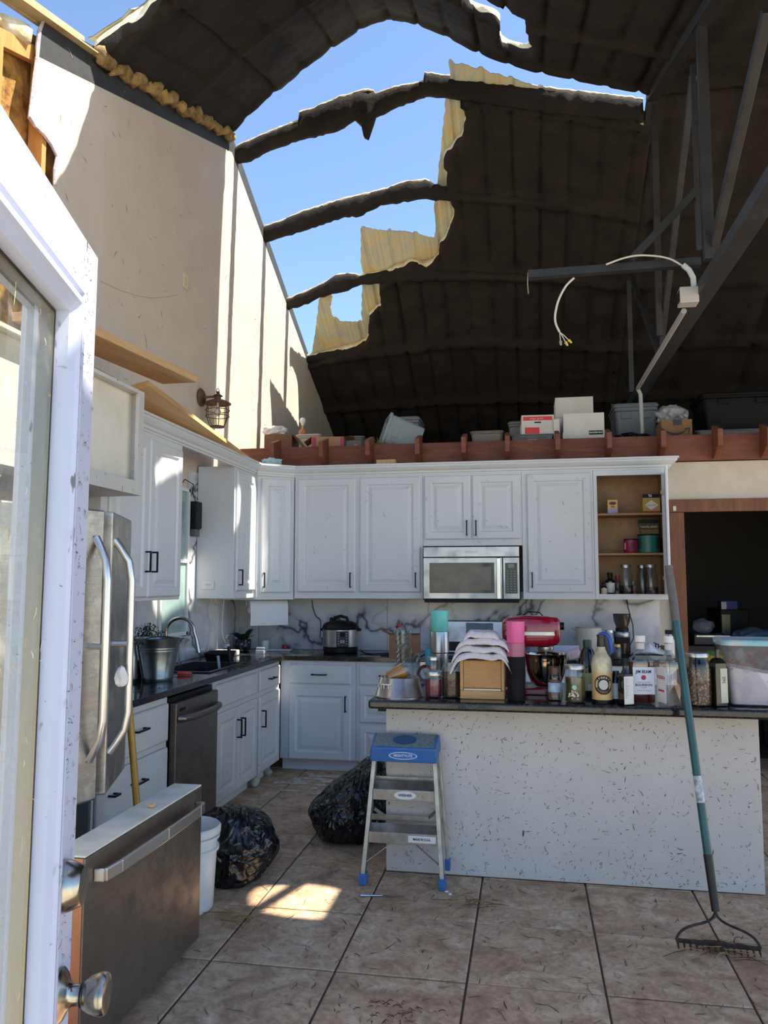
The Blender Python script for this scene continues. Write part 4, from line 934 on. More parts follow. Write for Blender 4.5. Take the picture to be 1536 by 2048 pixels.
# step ladder
m_alu = mat('aluminium', 'b4b2ac', .38, .85, c2='96938c', scale=14); m_blue = mat('ladder_blue', '2a63a8', .45, c2='3a6a9c', scale=12)
LX = -.655; t = T('step_ladder', 'small folded aluminium step ladder with a blue cap leaning on the island', 'step ladder', (LX, 4.2, 0)); zt = .66
ft = {}
for s in (-1, 1):
    a, b = Vector((LX+s*.205, 4.175, .045)), Vector((LX+s*.158, 4.262, zt)); ft[s] = (a, b)
    MB().bar(a, b, .022, .05, up=(0, 1, 0)).build('front_rail', m_alu, t, bevel=.002)
    a2, b2 = Vector((LX+s*.222, 4.285, .10)), Vector((LX+s*.172, 4.335, zt)); MB().bar(a2, b2, .016, .026, up=(0, 1, 0)).build('rear_rail', m_alu, t, bevel=.002)
    MB().box(a.x-.019, a.x+.019, 4.145, 4.205, .002, .058).build('foot', m_blue, t, bevel=.004)
    MB().box(a2.x-.014, a2.x+.014, 4.262, 4.308, .06, .115).build('foot', m_blue, t, bevel=.004)
def lr(z, s): a, b = ft[s]; return a.lerp(b, (z-.045)/(zt-.045))
for z, tt in ((.262, 'MADE IN U.S.A.'), (.472, 'WERNER')):
    l, r = lr(z, -1), lr(z, 1); mb = MB()
    mb.hexa([(l.x+.012, l.y-.030, z-.004), (r.x-.012, l.y-.030, z-.004), (r.x-.012, l.y+.045, z+.022), (l.x+.012, l.y+.045, z+.022), (l.x+.012, l.y-.030, z+.002), (r.x-.012, l.y-.030, z+.002), (r.x-.012, l.y+.045, z+.028), (l.x+.012, l.y+.045, z+.028)])
    mb.box(l.x+.012, r.x-.012, l.y-.034, l.y-.029, z-.052, z+.003); o = mb.build('step', m_alu, t, bevel=.002); xm = (l.x+r.x)/2; yf_ = l.y-.034
    if 'MADE' in tt:
        MB().box(xm+.03, r.x-.016, yf_-.0014, yf_-.0002, z-.040, z-.006).build('label_plate', mat('label_white', 'd8d8d4', .5), o)
        add_text(tt, .016, Fr(((xm+.03+r.x-.016)/2, yf_-.0015, z-.023), UX, UZ, NY), mat('ink', '1c1c22', .6), o, bold=.0006, sx=.85)
    else:
        mb = MB(); mb.lathe([(0, 0), (.058, 0), (.058, .001), (0, .001)], (xm+.01, yf_-.0002, z-.024), 28, Matrix.Rotation(math.pi/2, 4, 'X') @ Matrix.Diagonal((1, .36, 1, 1))); mb.build('label_plate', mat('label_white', 'd8d8d4', .5), o)
        add_text(tt, .018, Fr((xm+.01, yf_-.0014, z-.024), UX, UZ, NY), mat('ink_blue', '24406e', .6), o, bold=.0006)
    for x in (l.x+.11, r.x-.07): MB().sphere((x, yf_-.0005, z-.026), .005, 8, 6).build('rivet', m_alu, o)
for s in (-1, 1):
    l = lr(.10, s); MB().bar((l.x-s*.012, l.y-.005, .115), (LX+s*.055, lr(.2, s).y+.0, .212), .004, .02, up=(0, 1, 0)).build('knee_brace', m_alu, t)
    p1, p2 = lr(.36, s)+Vector((-s*.02, .03, 0)), Vector((LX+s*.12, 4.31, .31)); MB().bar(p1, p2, .004, .016).build('spreader', m_alu, t)
MB().bar((LX-.20, 4.315, .30), (LX+.20, 4.315, .30), .006, .03).build('rear_brace', m_alu, t); MB().bar((LX-.185, 4.325, .50), (LX+.185, 4.325, .50), .006, .025).build('rear_brace', m_alu, t)
mb = MB(); P4 = [(4.205, .612), (4.192, .690), (4.335, .742), (4.350, .665)]
mb.hexa([(LX-.178, *P4[0]), (LX+.178, *P4[0]), (LX+.185, *P4[3]), (LX-.185, *P4[3]), (LX-.172, *P4[1]), (LX+.172, *P4[1]), (LX+.178, *P4[2]), (LX-.178, *P4[2])]); cp = mb.build('top_cap', m_blue, t, bevel=.008, seg=3)
vt_ = (Vector((0, 4.335, .742))-Vector((0, 4.192, .690))).normalized(); nt_ = Vector((0, -vt_.z, vt_.y)); G = Fr((LX, 4.192, .690), UX, vt_, nt_)
mb = MB(); fbox(mb, G, -.160, .160, .012, .142, .0005, .0025); mb.build('tread', mat('tread_grey', '8a948e', .8, c2='66747a', scale=60, bump=.6, bscale=120), cp)
mb = MB(); mb.add([G.p(.064*math.cos(a), .078+.048*math.sin(a), .0034) for a in [2*math.pi*i/28 for i in range(28)]], [tuple(range(28))]); mb.build('tread_disc', mat('disc_blue', '2b567f', .7, bump=.5, bscale=150), cp)
vt_ = (Vector((0, 4.192, .690))-Vector((0, 4.205, .612))).normalized(); G = Fr((LX, 4.1985, .651), UX, vt_, Vector((0, -vt_.z, vt_.y))); mb = MB(); fbox(mb, G, -.085, .085, -.024, .024, .0005, .0025); mb.build('name_plate', mat('plate_blue', '2f6ab2', .4), cp)
ring = []
for e in (0, .006): ring.append([G.p((.075-e)*math.cos(a), (.020-e*.7)*math.sin(a), .0034) for a in [2*math.pi*i/32 for i in range(32)]])
mb = MB(); mb.rings(ring, False, False); mb.build('name_ring', mat('pale_print', 'c9d4dc', .5), cp)
add_text('MIGHTYLITE', .019, Fr(G.p(0, 0, .003), G.u, G.v, G.n), mat('pale_print', 'c9d4dc', .5), cp, bold=.0006, sx=.95)
# table knife
kp_ = at(765, 1793, Z=.004); mb = MB(); t = T('table_knife', 'steel table knife lying on the floor tiles before the ladder', 'knife', kp_, math.radians(11))
MB().tube([(-.115, 0, .006), (-.11, 0, .006), (-.04, 0, .005), (0, 0, .005)], [.004, .007, .0055, .004], 8).build('handle', mat('knife_steel', 'b5b6ba', .18, 1), t, local=True)
MB().prism([(0, -.005), (.09, -.007), (.115, .001), (.112, .006), (0, .005)], .0035, .005).build('blade', mat('knife_steel', 'b5b6ba', .18, 1), t, local=True)
# garden bow rake leaning on the island top
m_teal = mat('rake_teal', '1f5a5c', .35, c2='184a4e', scale=6); m_rk = mat('rake_iron', '4a3f38', .6, .6, c2='2f2a28', scale=30)
ra, rb = at(1430, 1815, Y=3.86), at(1337, 1132, Y=4.205); rd = (rb-ra); t = T('garden_rake', 'bow rake with a teal handle leaning against the island top', 'rake', at(1440, 1895, Z=0))
rt_ = lambda f: ra+rd*f
MB().tube([rt_(-.01), rt_(.14)], [.017, .020], 14).build('ferrule', mat('rake_black', '17181a', .45), t, smooth=True)
MB().tube([rt_(.14), rt_(.82)], .0185, 14).build('handle', m_teal, t, smooth=True)
MB().tube([rt_(.28), rt_(.355)], .0188, 14).build('handle_label', mat('rake_label', 'd4d8da', .5, c2='7f8a8c', scale=40), t, smooth=True)
MB().tube([rt_(.82), rt_(.9), rt_(1.0)], [.0205, .021, .0195], 14).build('grip', mat('grip_grey', '6a6664', .7, c2='56524f', scale=20), t, smooth=True)
rl, rr = at(1352, 1880, Z=.03), at(1522, 1898, Z=.03); rc = ra+(ra-rb).normalized()*.005
for q in (rl, rr):
    b1 = rc.lerp(q, .18)+Vector((0, 0, -.10)); pts = []
    P0, P1, P2, P3 = rc, rc+Vector((0, -.01, -.09)), q+(rc-q)*.15+Vector((0, 0, .075)), q+Vector((0, 0, .0))
    for i in range(13):
        s = i/12; pts.append(P0*(1-s)**3+P1*3*s*(1-s)**2+P2*3*s*s*(1-s)+P3*s**3)
    MB().tube(pts, .0055, 8).build('bow', m_rk, t, smooth=True)
MB().bar(rl, rr, .012, .016).build('rake_bar', m_rk, t, bevel=.002)
for i in range(14):
    p = rl.lerp(rr, (i+.25)/13.5); MB().tube([p, p+Vector((0, -.012, -.012)), p+Vector((0, -.022, -.026))], [.005, .0045, .003], 6).build('tine', m_rk, t)
# yellow broom leaning behind the freezer drawer
a, b = at(276, 1640, X=-1.80), at(243, 1215, X=-1.93); d = (b-a).normalized()
t = T('broom', 'yellow fibreglass tool handle leaning against the refrigerator', 'broom handle', (a.x, a.y, 0))
k0 = a-d*(a.z/d.z)+d*.02
MB().tube([k0, b-d*.02], .0165, 12).build('handle', mat('yellow_pole', 'b98b2c', .4, c2='a2772a', scale=8), t, smooth=True); MB().tube([b-d*.02, b+d*.17], [.019, .014], 12).build('grip', m_blackp, t, smooth=True)
# pine straw clumps and stray twigs
def straw(name, label, c, n, spread, L, seed, cols):
    random.seed(seed); mb = MB()
    for i in range(n):
        a = random.gauss(.5, .6); x, y = c[0]+random.gauss(0, spread), c[1]+random.gauss(0, spread*.7); l = random.uniform(.4, 1)*L; z = random.uniform(.004, .02)
        d = Vector((math.cos(a), math.sin(a), 0)); e = Vector((-d.y, d.x, 0))*random.uniform(-.2, .2)*l
        mb.cur = random.randrange(len(cols)); mb.tube([Vector((x, y, z))-d*l/2, Vector((x, y, z+.006))+e, Vector((x, y, z))+d*l/2], [.0016, .0022, .0012], 4)
    o = mb.build(name, cols); return tag(o, label, 'straw', kind='stuff')
m_st1, m_st2, m_st3 = mat('straw1', '9a7a4a', .9), mat('straw2', '6d5230', .9), mat('straw3', '55391f', .9)
q = at(468, 1845, Z=0); straw('pine_straw', 'loose pine needles on the tiles beside the white bucket', (q.x, q.y), 13, .07, .24, 1, [m_st1, m_st2])
q = at(950, 1812, Z=0); straw('pine_straw', 'little heap of dry grass at the foot of the island', (q.x, q.y), 26, .05, .13, 2, [m_st1, m_st2])
q = at(1440, 1905, Z=0); straw('pine_straw', 'raked line of straw and leaf under the rake head', (q.x, q.y), 30, .07, .16, 3, [m_st1, m_st3])
q = at(790, 2030, Z=0); straw('pine_straw', 'reddish crushed leaf crumbs on the nearest tiles', (q.x, q.y), 40, .07, .03, 4, [mat('leafred', '7a4a38', .9), m_st3])
random.seed(5)
m_peb = mat('white_crumb', 'e6e4de', .7)
for u, v in ((893, 1784), (900, 1789)):
    p = at(u, v, Z=.004); o = MB().sphere(p+Vector((0, 0, .002)), .007, 8, 5, (1.4, .8, .7)).jitter(.002, 60).build('plaster_crumb', m_peb); tag(o, 'white plaster crumb touching the ladder foot' if u < 896 else 'white plaster crumb lying a little farther out from the ladder', 'crumb', 'plaster crumbs by the ladder')
# crumpled paper on floor under sink cabinet
def crumple(name, label, c, r, m, cat, seed, sub=3, flat=.0):
    bm = bmesh.new(); bmesh.ops.create_icosphere(bm, subdivisions=sub, radius=1)
    for v in bm.verts:
        d = v.co.copy(); p = d*1.9+Vector((seed, 0, seed)); s = 1+.35*NZ.noise(p*1.3)+.25*abs(NZ.noise(p*3)); v.co = Vector((d.x*r[0]*s, d.y*r[1]*s, max(d.z*r[2]*s+r[2]*.8, 0)))
    me = bpy.data.meshes.new(name); bm.to_mesh(me); bm.free(); me.materials.append(m); o = bpy.data.objects.new(name, me); COL.objects.link(o); o.location = c; return tag(o, label, cat)
m_paper = mat('white_paper', 'dcdce2', .7)
crumple('crumpled_paper', 'scrap of white paper caught under the sink cabinet', at(492, 1572, Z=.004), (.035, .05, .05), mat('paper_dirty', 'b8b2aa', .8), 'paper', 4.2, 2).location.x += .07
q = at(522, 1550, Z=.004); crumple('crumpled_paper', 'small grey paper wad near the inner cabinet corner', q, (.03, .025, .03), mat('paper_dirty', 'b8b2aa', .8), 'paper', 9.2, 2).location.x += .06
q = at(303, 1622, X=fz-.05); crumple('orange_peel', 'small orange scrap lying on top of the freezer drawer', (fz-.05, q.y, .683), (.014, .012, .008), mat('peel', 'd8a878', .7), 'food scrap', 2.2, 2)
crumple('paper_scrap', 'torn white paper scrap stuck to the refrigerator handle', (-1.64, 3.05, 1.13), (.024, .03, .045), mat('paper_scrap', 'e8e2da', .8), 'paper', 6.0, 2)

# spilled pale powder on the tiles before the inner corner
mb = MB(); random.seed(17)
for i in range(26):
    u_, v_ = random.gauss(640, 45), random.gauss(1568, 14); p = at(u_, v_, Z=.003); a0 = random.uniform(0, 6); n = 12; rx, ry = random.uniform(.03, .11), random.uniform(.015, .05)
    ring = [Vector((p.x+rx*math.cos(6.283*k/n)*(1+.5*NZ.noise(Vector((k*1.7, i, 0)))), p.y+ry*math.sin(6.283*k/n)*(1+.5*NZ.noise(Vector((k*1.7, i, 5)))), .0022)) for k in range(n)]
    mb.add(ring+[Vector((p.x, p.y, .0035))], [(k, (k+1) % n, n) for k in range(n)])
tag(mb.build('spilled_powder', mat('powder', 'd6cdc2', .95, c2='b8aa9a', scale=25)), 'pale powder spilled on the tiles before the inner cabinet corner', 'powder', kind='stuff')
# ================================================================ THINGS ON THE ISLAND
IT = .93
def spot(u, v, Z, wpx):
    p = at(u, v, Z=Z); dep = (p-_c).dot(_f); s = dep/FPX; r = wpx/2*s
    d = Vector((p.x, p.y, 0)).normalized(); p = p+d*r; return Vector((p.x, p.y, Z+.0008)), r, s
def facing(loc): 
    n = Vector((-loc.x, -loc.y, 0)).normalized(); return Vector((-n.y, n.x, 0)), n
def LT(name, prof, m, par, n=28, smooth=True, closed=False, **k): return MB().lathe(prof, (0, 0, 0), n, closed=closed, **k).build(name, m, par, smooth=smooth, local=True)
def shell(prof, th=.003):
    """outer profile up then inner back down (open vessel)"""
    return prof + [(max(r-th, .0), max(z, .004)) for r, z in reversed(prof) if r > th]
def patch(par, loc, r, z0, z1, half, m, name='label', off=.0007, n=14, shift=0.0, taper=0):
    u, nn = facing(loc); a0 = math.atan2(nn.y, nn.x)+shift; mb = MB(); vs = []
    for i in range(n+1):
        a = a0-half+2*half*i/n
        for z in (z0, z1): vs.append(((r+off)*math.cos(a), (r+off)*math.sin(a), z))
    mb.add(vs, [(2*i, 2*i+2, 2*i+3, 2*i+1) for i in range(n)]); return mb.build(name, m, par, smooth='all', local=True)
def FC(loc, r, z, shift=0.0):
    u, n = facing(loc)
    if shift: R = Matrix.Rotation(shift, 3, 'Z'); u, n = R @ u, R @ n
    return Fr(Vector((loc.x, loc.y, loc.z+z))+n*r, u, UZ, n)
g_clear = glass('clear_glass', (.94, .96, .96), .06); g_plastic = glass('clear_plastic', (.90, .90, .92), .07, .15)
m_lid = mat('jar_lid_silver', 'c2c2bf', .3, .9, c2='a8a8a4', scale=20); m_lab = mat('label_paper', 'dedcd6', .6); m_ink = mat('ink', '1c1c22', .6)
def mason(name, label, u, v, Z, w, h, fill, mfill, lid=True, mlid=None, cat='jar', open_=False, group=None, neck=.82):
    loc, r, s = spot(u, v, Z, w); H = h*s; t = T(name, label, cat, loc, group=group); nk = r*neck
    hs = H*(.70 if not open_ else .78)
    LT('glass', shell([(0, 0), (r*.9, 0), (r, r*.12), (r, hs), (r*.97, hs+r*.12), (nk, hs+r*.34), (nk, H*.93)], .0035), g_clear, t)
    if fill: LT('contents', [(0, .004), (r*.88, .004), (r-.005, r*.12), (r-.005, min(H*fill, hs)), (0, min(H*fill, hs)+.002)], mfill, t)
    if lid: LT('lid', [(0, H), (nk+.003, H), (nk+.0045, H-.003), (nk+.0045, H-.020), (nk+.002, H-.020), (nk+.002, H-.005), (0, H-.005)], mlid or m_lid, t)
    return t, loc, r, s, H
# dog bowl with an amber cup tipped into it
loc, r, s = spot(799, 1399, IT, 102); t = T('dog_bowl', 'stainless dog bowl with white lettering at the island end', 'dog bowl', loc)
m_bowl = steel_mat('bowl_steel', 'c4bfb8', 'a39a92', .2, (1, 1, 1), '6a2a2a', .55); h = .105
LT('bowl', [(r, 0), (r, .004), (r*.96, .010), (r*.80, h-.004), (r*.78, h), (r*.74, h), (r*.73, h*.9), (r*.60, .035), (0, .03), (0, .026), (r*.58, .03), (r*.9, .006)], m_bowl, t, 40)
add_text('MUTT', .05, FC(loc, r*.885, .055, -.95), mat('white_print', 'e8e8e8', .5), t, wrap=r*.885, bold=.001)
cl = loc+Vector((-.012, -.015, .118)); M = Matrix.Translation(cl) @ Matrix.Rotation(math.radians(20), 4, 'Z') @ Matrix.Rotation(math.radians(62), 4, 'Y')
t = T('plastic_cup', 'amber filled plastic cup lying tilted in the dog bowl', 'cup', M=Matrix.Translation(cl) @ Matrix.Rotation(math.radians(15), 4, 'Z') @ Matrix.Rotation(math.radians(64), 4, 'Y') @ Matrix.Translation((0, 0, -.055)))
LT('cup', shell([(0, 0), (.036, 0), (.038, .01), (.047, .125)], .002), g_plastic, t); LT('contents', [(0, .004), (.034, .004), (.043, .10), (0, .10)], mat('amber', 'c98d3a', .35, c2='b37426', scale=15), t)
# stacked jars
m_jam = mat('beet_red', '7d1a34', .25, c2='651228', scale=10)
t, l1, r1, s1, H1 = mason('mason_jar', 'squat jar of dark red jam with a silver lid beside the dog bowl', 867, 1397, IT, 36, 52, .9, m_jam, neck=.96)
t = T('mason_jar', 'small empty jar standing upside on the red jam jar', 'jar', l1+Vector((0, 0, H1+.001))); r2 = r1*.80; H2 = 28*s1
LT('glass', shell([(0, 0), (r2*.95, 0), (r2, .006), (r2, H2*.6), (r2*.86, H2*.8), (r2*.86, H2*.95)], .003), g_clear, t); LT('lid', [(0, H2), (r2*.9, H2), (r2*.92, H2-.003), (r2*.92, H2-.016), (0, H2-.016)], m_lid, t)
def grain(name, a, b, c, sc=160):
    k = NB(name); v = k.n.new('ShaderNodeTexVoronoi'); v.inputs['Scale'].default_value = sc; k.L(k.co(), v.inputs[0])
    k.col(k.ramp(v.outputs['Color'] if False else k.math('MULTIPLY', v.outputs[0], 1.6), [(.15, S(a)), (.5, S(b)), (.85, S(c))])); k.set(Roughness=.7); k.bump(v.outputs[0], .6, .006); MATS[name] = k.m; return k.m
mason('mason_jar', 'lidless jar of brown seeds between the jam and the wooden box', 903, 1397, IT, 41, 72, .68, grain('seed_brown', 'a97a45', '6d4526', '2c190f'), lid=False, open_=True)
# bamboo box
loc, r, s = spot(966, 1402, IT, 86); t = T('bamboo_box', 'pale bamboo box with a slatted front under the folded towels', 'box', loc); m_bam = wood_mat('bamboo', 'c59c68', 'b08652', 5, (.6, 5, 5), .5, bump=.05)
w = .118; MB().box(-w, w, -.06, .14, 0, .045).build('drawer', m_bam, t, local=True, bevel=.003); MB().box(-w+.004, w-.004, -.035, .14, .046, .205).build('body', m_bam, t, local=True, bevel=.003)
for x in (-w, w-.016): MB().box(x, x+.016, -.062, -.036, .046, .207).build('side_rail', m_bam, t, local=True, bevel=.002)
MB().box(-w+.017, w-.017, -.052, -.036, .058, .203).build('front_board', wood_mat('bamboo_front', 'bd9058', 'a87c46', 9, (.5, 5, 8), .5, bump=.05), t, local=True, bevel=.002)
MB().box(-w+.02, w-.02, -.058, -.0365, .0465, .0545).build('groove_strip', mat('pale_strip', 'd9cdb8', .5), t, local=True)
# folded towels stacked on the box
m_tow = mat('white_towel', 'e4dee0', .95, c2='d8d0d4', scale=60, bump=.6, bscale=200); bl = loc
def towel(z, w, d, th, dx, sag, seed, label):
    mb = MB(); nx, ny = 40, 16; top, bot = [], []
    for i in range(nx+1):
        for j in range(ny+1):
            a, b = i/nx*2-1, j/ny*2-1; x, y = a*w+dx, b*d; e = (1-abs(a)**6)*(1-abs(b)**6)
            wv = .010*NZ.noise(Vector((x*11+seed, y*8, seed)))+.006*NZ.noise(Vector((x*30, y*18, seed*2)))
            zz = z - sag*max(0, abs(a)-.55)**2*4.9 + wv
            top.append((x+.01*NZ.noise(Vector((y*14, z*20, seed))), y+.012*NZ.noise(Vector((x*12, seed, 0))), zz+th*(.25+.75*e**.4))); bot.append((x, y+.012*NZ.noise(Vector((x*12, seed, 0))), zz))
    k = (nx+1)*(ny+1); q = lambda i, j: i*(ny+1)+j; f = []
    for i in range(nx):
        for j in range(ny): f += [(q(i, j), q(i+1, j), q(i+1, j+1), q(i, j+1)), (k+q(i, j+1), k+q(i+1, j+1), k+q(i+1, j), k+q(i, j))]
    for i in range(nx): f += [(q(i, 0), k+q(i, 0), k+q(i+1, 0), q(i+1, 0)), (q(i+1, ny), k+q(i+1, ny), k+q(i, ny), q(i, ny))]
    for j in range(ny): f += [(q(0, j+1), k+q(0, j+1), k+q(0, j), q(0, j)), (q(nx, j), k+q(nx, j), k+q(nx, j+1), q(nx, j+1))]
    mb.add(top+bot, f); mb.v = [p+bl for p in mb.v]; return tag(mb.build('folded_towel', m_tow, smooth='all'), label, 'towel', 'folded towels on the bamboo box')
towel(.212, .165, .11, .034, .0, .085, 1.3, 'lowest folded white towel drooping over the bamboo box'); towel(.250, .155, .10, .034, -.005, .060, 5.1, 'second folded white towel from the bamboo box')
towel(.288, .148, .098, .034, .004, .05, 9.7, 'third folded white towel from the bamboo box'); towel(.325, .105, .085, .034, .0, .05, 14.2, 'topmost small folded white towel of the stack')
# tumbler stack
loc, r, s = spot(1033, 1404, IT, 38); t = T('tumbler', 'tall matt black tumbler under two pink cups', 'tumbler', loc); H = 88*s
LT('body', [(0, 0), (r*.88, 0), (r*.9, .004), (r*.97, H*.5), (r*.94, H*.52), (r*.98, H*.54), (r, H), (0, H)], mat('matt_black', '121214', .7, spec=.2), t)
z = loc+Vector((0, 0, H+.001)); t = T('tumbler', 'clear pink plastic cup in the middle of the tumbler stack', 'cup', z); H2 = 27*s
LT('body', [(0, 0), (r*.92, 0), (r*.98, H2), (0, H2)], mat('rose_plastic', 'b0657f', .25, c2='a05872', scale=6), t)
z = z+Vector((0, 0, H2+.001)); t = T('tumbler', 'bright pink tumbler on top of the black tumbler stack', 'tumbler', z); H3 = 43*s
LT('body', shell([(0, 0), (r*.90, 0), (r*.93, .004), (r, H3)], .003), mat('pink_cup', 'e0609a', .35), t)
# flask and teal tumbler
loc, r, s = spot(880, 1369, IT, 38); t = T('flask', 'stainless flask standing behind the small jars', 'flask', loc); H = 104*s
LT('body', [(0, 0), (r*.86, 0), (r*.86, H*.38), (r*.9, H*.40), (r*.9, H*.58), (r, H*.60), (r, H*.985), (r*.97, H), (0, H)], m_ss, t)
z = loc+Vector((0, 0, H+.001)); t = T('tumbler', 'mint green tumbler standing upside on the steel flask', 'tumbler', z); H2 = 42*s
LT('body', [(0, 0), (r*.86, 0), (r*.9, .004), (r*.97, H2*.97), (r*.93, H2), (0, H2)], mat('mint', '6fd0bd', .35), t)
loc, r, s = spot(862, 1366, IT, 20); t = T('tumbler', 'sky blue cup half hidden behind the steel flask', 'cup', loc+Vector((-.01, .03, 0))); LT('body', shell([(0, 0), (r*.9, 0), (r, 66*s)], .003), mat('sky_cup', '3aa6c4', .4), t)
loc2 = loc+Vector((.012, .10, 0)); t = T('bottle', 'dark teal bottle rising behind the mint tumbler', 'bottle', loc2); LT('body', [(0, 0), (.03, 0), (.03, .30), (.024, .335), (.02, .34), (0, .34)], mat('dark_teal', '1f5a6c', .35), t)
# pressed glass tumblers
def pressed(name, label, loc, r, H, n, group=None):
    t = T(name, label, 'glass', loc, group=group); mb = MB(); rings = []; m_ = 7
    for j in range(m_+1):
        z = H*j/m_; rr = r*(.86+.14*j/m_); rings.append([Vector(((rr+(.004 if (i+j) % 2 else -.003))*math.cos(2*math.pi*i/n), (rr+(.004 if (i+j) % 2 else -.003))*math.sin(2*math.pi*i/n), z)) for i in range(n)])
    for j in range(m_, -1, -1):
        z = max(H*j/m_, .01); rr = r*(.86+.14*j/m_)-.006; rings.append([Vector((rr*math.cos(2*math.pi*i/n), rr*math.sin(2*math.pi*i/n), z)) for i in range(n)])
    mb.rings(rings, True, True); mb.build('vessel', glass('pressed_glass', (.86, .90, .90), .12), t, local=True); return t
loc, r, s = spot(806, 1366, IT, 33); h = 34*s
for i, (lb, dx) in enumerate((('lowest pressed glass tumbler of the stack of three', 0), ('middle pressed glass tumbler of the stack of three', .002), ('topmost pressed glass tumbler of the stack of three', -.001))): pressed('glass_tumbler', lb, loc+Vector((dx, 0, i*(h+.0008))), r, h, 16, 'stacked pressed glass tumblers')
loc, r, s = spot(831, 1366, IT, 20); t = pressed('glass_mug', 'small pressed glass mug beside the stacked tumblers', loc, r, 58*s, 12); MB().tube([(r*.9, 0, .10), (r+.02, 0, .095), (r+.022, 0, .05), (r*.9, 0, .035)], .005, 8).build('handle', glass('pressed_glass'), t, local=True, smooth=True)
loc = at(842, 1368, Z=IT)+Vector((0, .05, .0)); t = T('plate', 'red rimmed round dish leaning behind the jam jar', 'dish', M=Matrix.Translation(loc+Vector((.02, .03, .055))) @ Matrix.Rotation(math.radians(80), 4, 'X'))
LT('rim', [(.035, 0), (.055, .003), (.055, .010), (.035, .006)], mat('dish_red', '7a1020', .25), t, 28, closed=True); LT('well', [(0, 0), (.035, .001), (.035, .005), (0, .004)], mat('dish_white', 'c8c8ca', .3), t)
# stand mixer
mx = Vector((-.015, 4.66, IT+.001)); t = T('stand_mixer', 'red stand mixer with steel bowl behind the pink tumblers', 'mixer', mx); m_red = mat('mixer_red', '8f0f26', .16, coat=.6); m_bs = mat('bowl_bright', 'b4aa98', .10, 1)
def rr(x0, x1, y, z, n=24, e=.5):   # rounded oval loop
    cx, w = (x0+x1)/2, (x1-x0)/2; return [Vector((cx+w*math.copysign(abs(math.cos(a))**e, math.cos(a)), y*math.copysign(abs(math.sin(a))**e, math.sin(a)), z)) for a in [2*math.pi*i/n for i in range(n)]]
mb = MB(); mb.rings([rr(-.13, .20, .10, 0), rr(-.13, .20, .10, .025), rr(-.12, .19, .09, .035)], True, True); mb.build('base', m_red, t, local=True, bevel=.004)
mb = MB(); mb.rings([rr(-.125, -.02, .06, .03), rr(-.12, -.035, .05, .10), rr(-.125, -.03, .05, .20), rr(-.13, .0, .055, .265)], True, True); mb.build('column', m_red, t, local=True, smooth=True)
mb = MB(); L = []
for x, yr, z0, z1 in ((-.135, .02, .33, .36), (-.13, .05, .285, .40), (-.10, .065, .262, .425), (.0, .072, .255, .435), (.12, .07, .258, .432), (.175, .062, .268, .425), (.19, .05, .285, .41), (.194, .03, .31, .385)):
    L.append([Vector((x, yr*math.copysign(abs(math.cos(a))**.6, math.cos(a)), (z0+z1)/2+(z1-z0)/2*math.copysign(abs(math.sin(a))**.6, math.sin(a)))) for a in [2*math.pi*i/24 for i in range(24)]])
mb.rings(L, True, True); hd_ = mb.build('head', m_red, t, local=True, smooth=True)
mb = MB(); mb.rings([[Vector((x, y*1.02, .325)) for x, y in o] + [] for o in ()] or [rr(-.132, .190, .0715, .322), rr(-.134, .192, .0735, .325), rr(-.134, .192, .0735, .345), rr(-.132, .190, .0715, .348)], False, False); mb.build('silver_band', m_ss, t, local=True)
MB().tube([(.185, 0, .375), (.215, 0, .375)], .022, 14).build('hub_knob', m_blackp, t, local=True, smooth=True); LT('beater_collar', [(.042, .235), (.045, .25), (.045, .258), (0, .258), (0, .235)], m_ss, hd_).location = (.11, 0, 0)
o = LT('mixing_bowl', shell([(0, .04), (.06, .04), (.085, .06), (.108, .12), (.118, .19), (.120, .215), (.124, .22)], .003), m_bs, t, 36); o.location = (.11, 0, 0)
MB().tube([(.11, -.0, .245), (.11, 0, .12)], .006, 8).build('shaft', m_ss, t, local=True)
MB().tube([(-.02, .02, .43), (.02, .03, .455), (.08, .03, .45), (.10, .04, .43)], .004, 6).build('cord', m_blackp, t, local=True)
# spice shaker
loc, r, s = spot(1110, 1402, IT, 28); t = T('spice_shaker', 'plastic shaker with a brown lid and blue label of pale grains', 'shaker', loc); H = 66*s
LT('body', shell([(0, 0), (r*.95, 0), (r, .006), (r, H*.22), (r*.9, H*.25), (r*.9, H*.52), (r, H*.56), (r*.96, H*.72), (r*.85, H*.78)], .002), g_plastic, t); LT('contents', [(0, .003), (r*.93, .004), (r*.94, H*.21), (r*.85, H*.26), (r*.85, H*.60), (0, H*.60)], grain('pale_grain', 'cbb8a0', 'a58d76', '7d6654', 260), t)
LT('lid', [(0, H), (r*.80, H), (r*.88, H*.98), (r*.88, H*.78), (0, H*.78)], mat('brown_lid', '54342e', .35), t); patch(t, loc, r*.9, H*.25, H*.53, 1.4, mat('blue_label', '6f9cc6', .5, c2='c3d3e0', scale=30), off=.002)
# pickle jar
t, loc, r, s, H = mason('pickle_jar', 'wide jar of green pickles with a mint sticker', 1151, 1407, IT, 42, 74, .66, mat('brine', '5a5428', .2, c2='3f3a1a', scale=18), neck=.92, open_=True)
u, n = facing(loc); F = FC(loc, r+.0006, H*.42); mb = MB(); mb.add([F.p(.0125*math.cos(a)-.004, .0125*math.sin(a), -.0005) for a in [2*math.pi*i/12 for i in range(12)]], [tuple(range(12))]); mb.build('sticker', mat('mint_sticker', '8fd0c4', .6), t)
random.seed(3)
mb = MB()
for i in range(26): p = F.p(random.gauss(-.01, .012), random.gauss(-.035, .010), .001); mb.sphere(p, random.uniform(.003, .005), 6, 4)
o = mb.build('popcorn_crumbs', mat('crumb', 'e6d8b8', .8), t); o['kind'] = 'stuff'
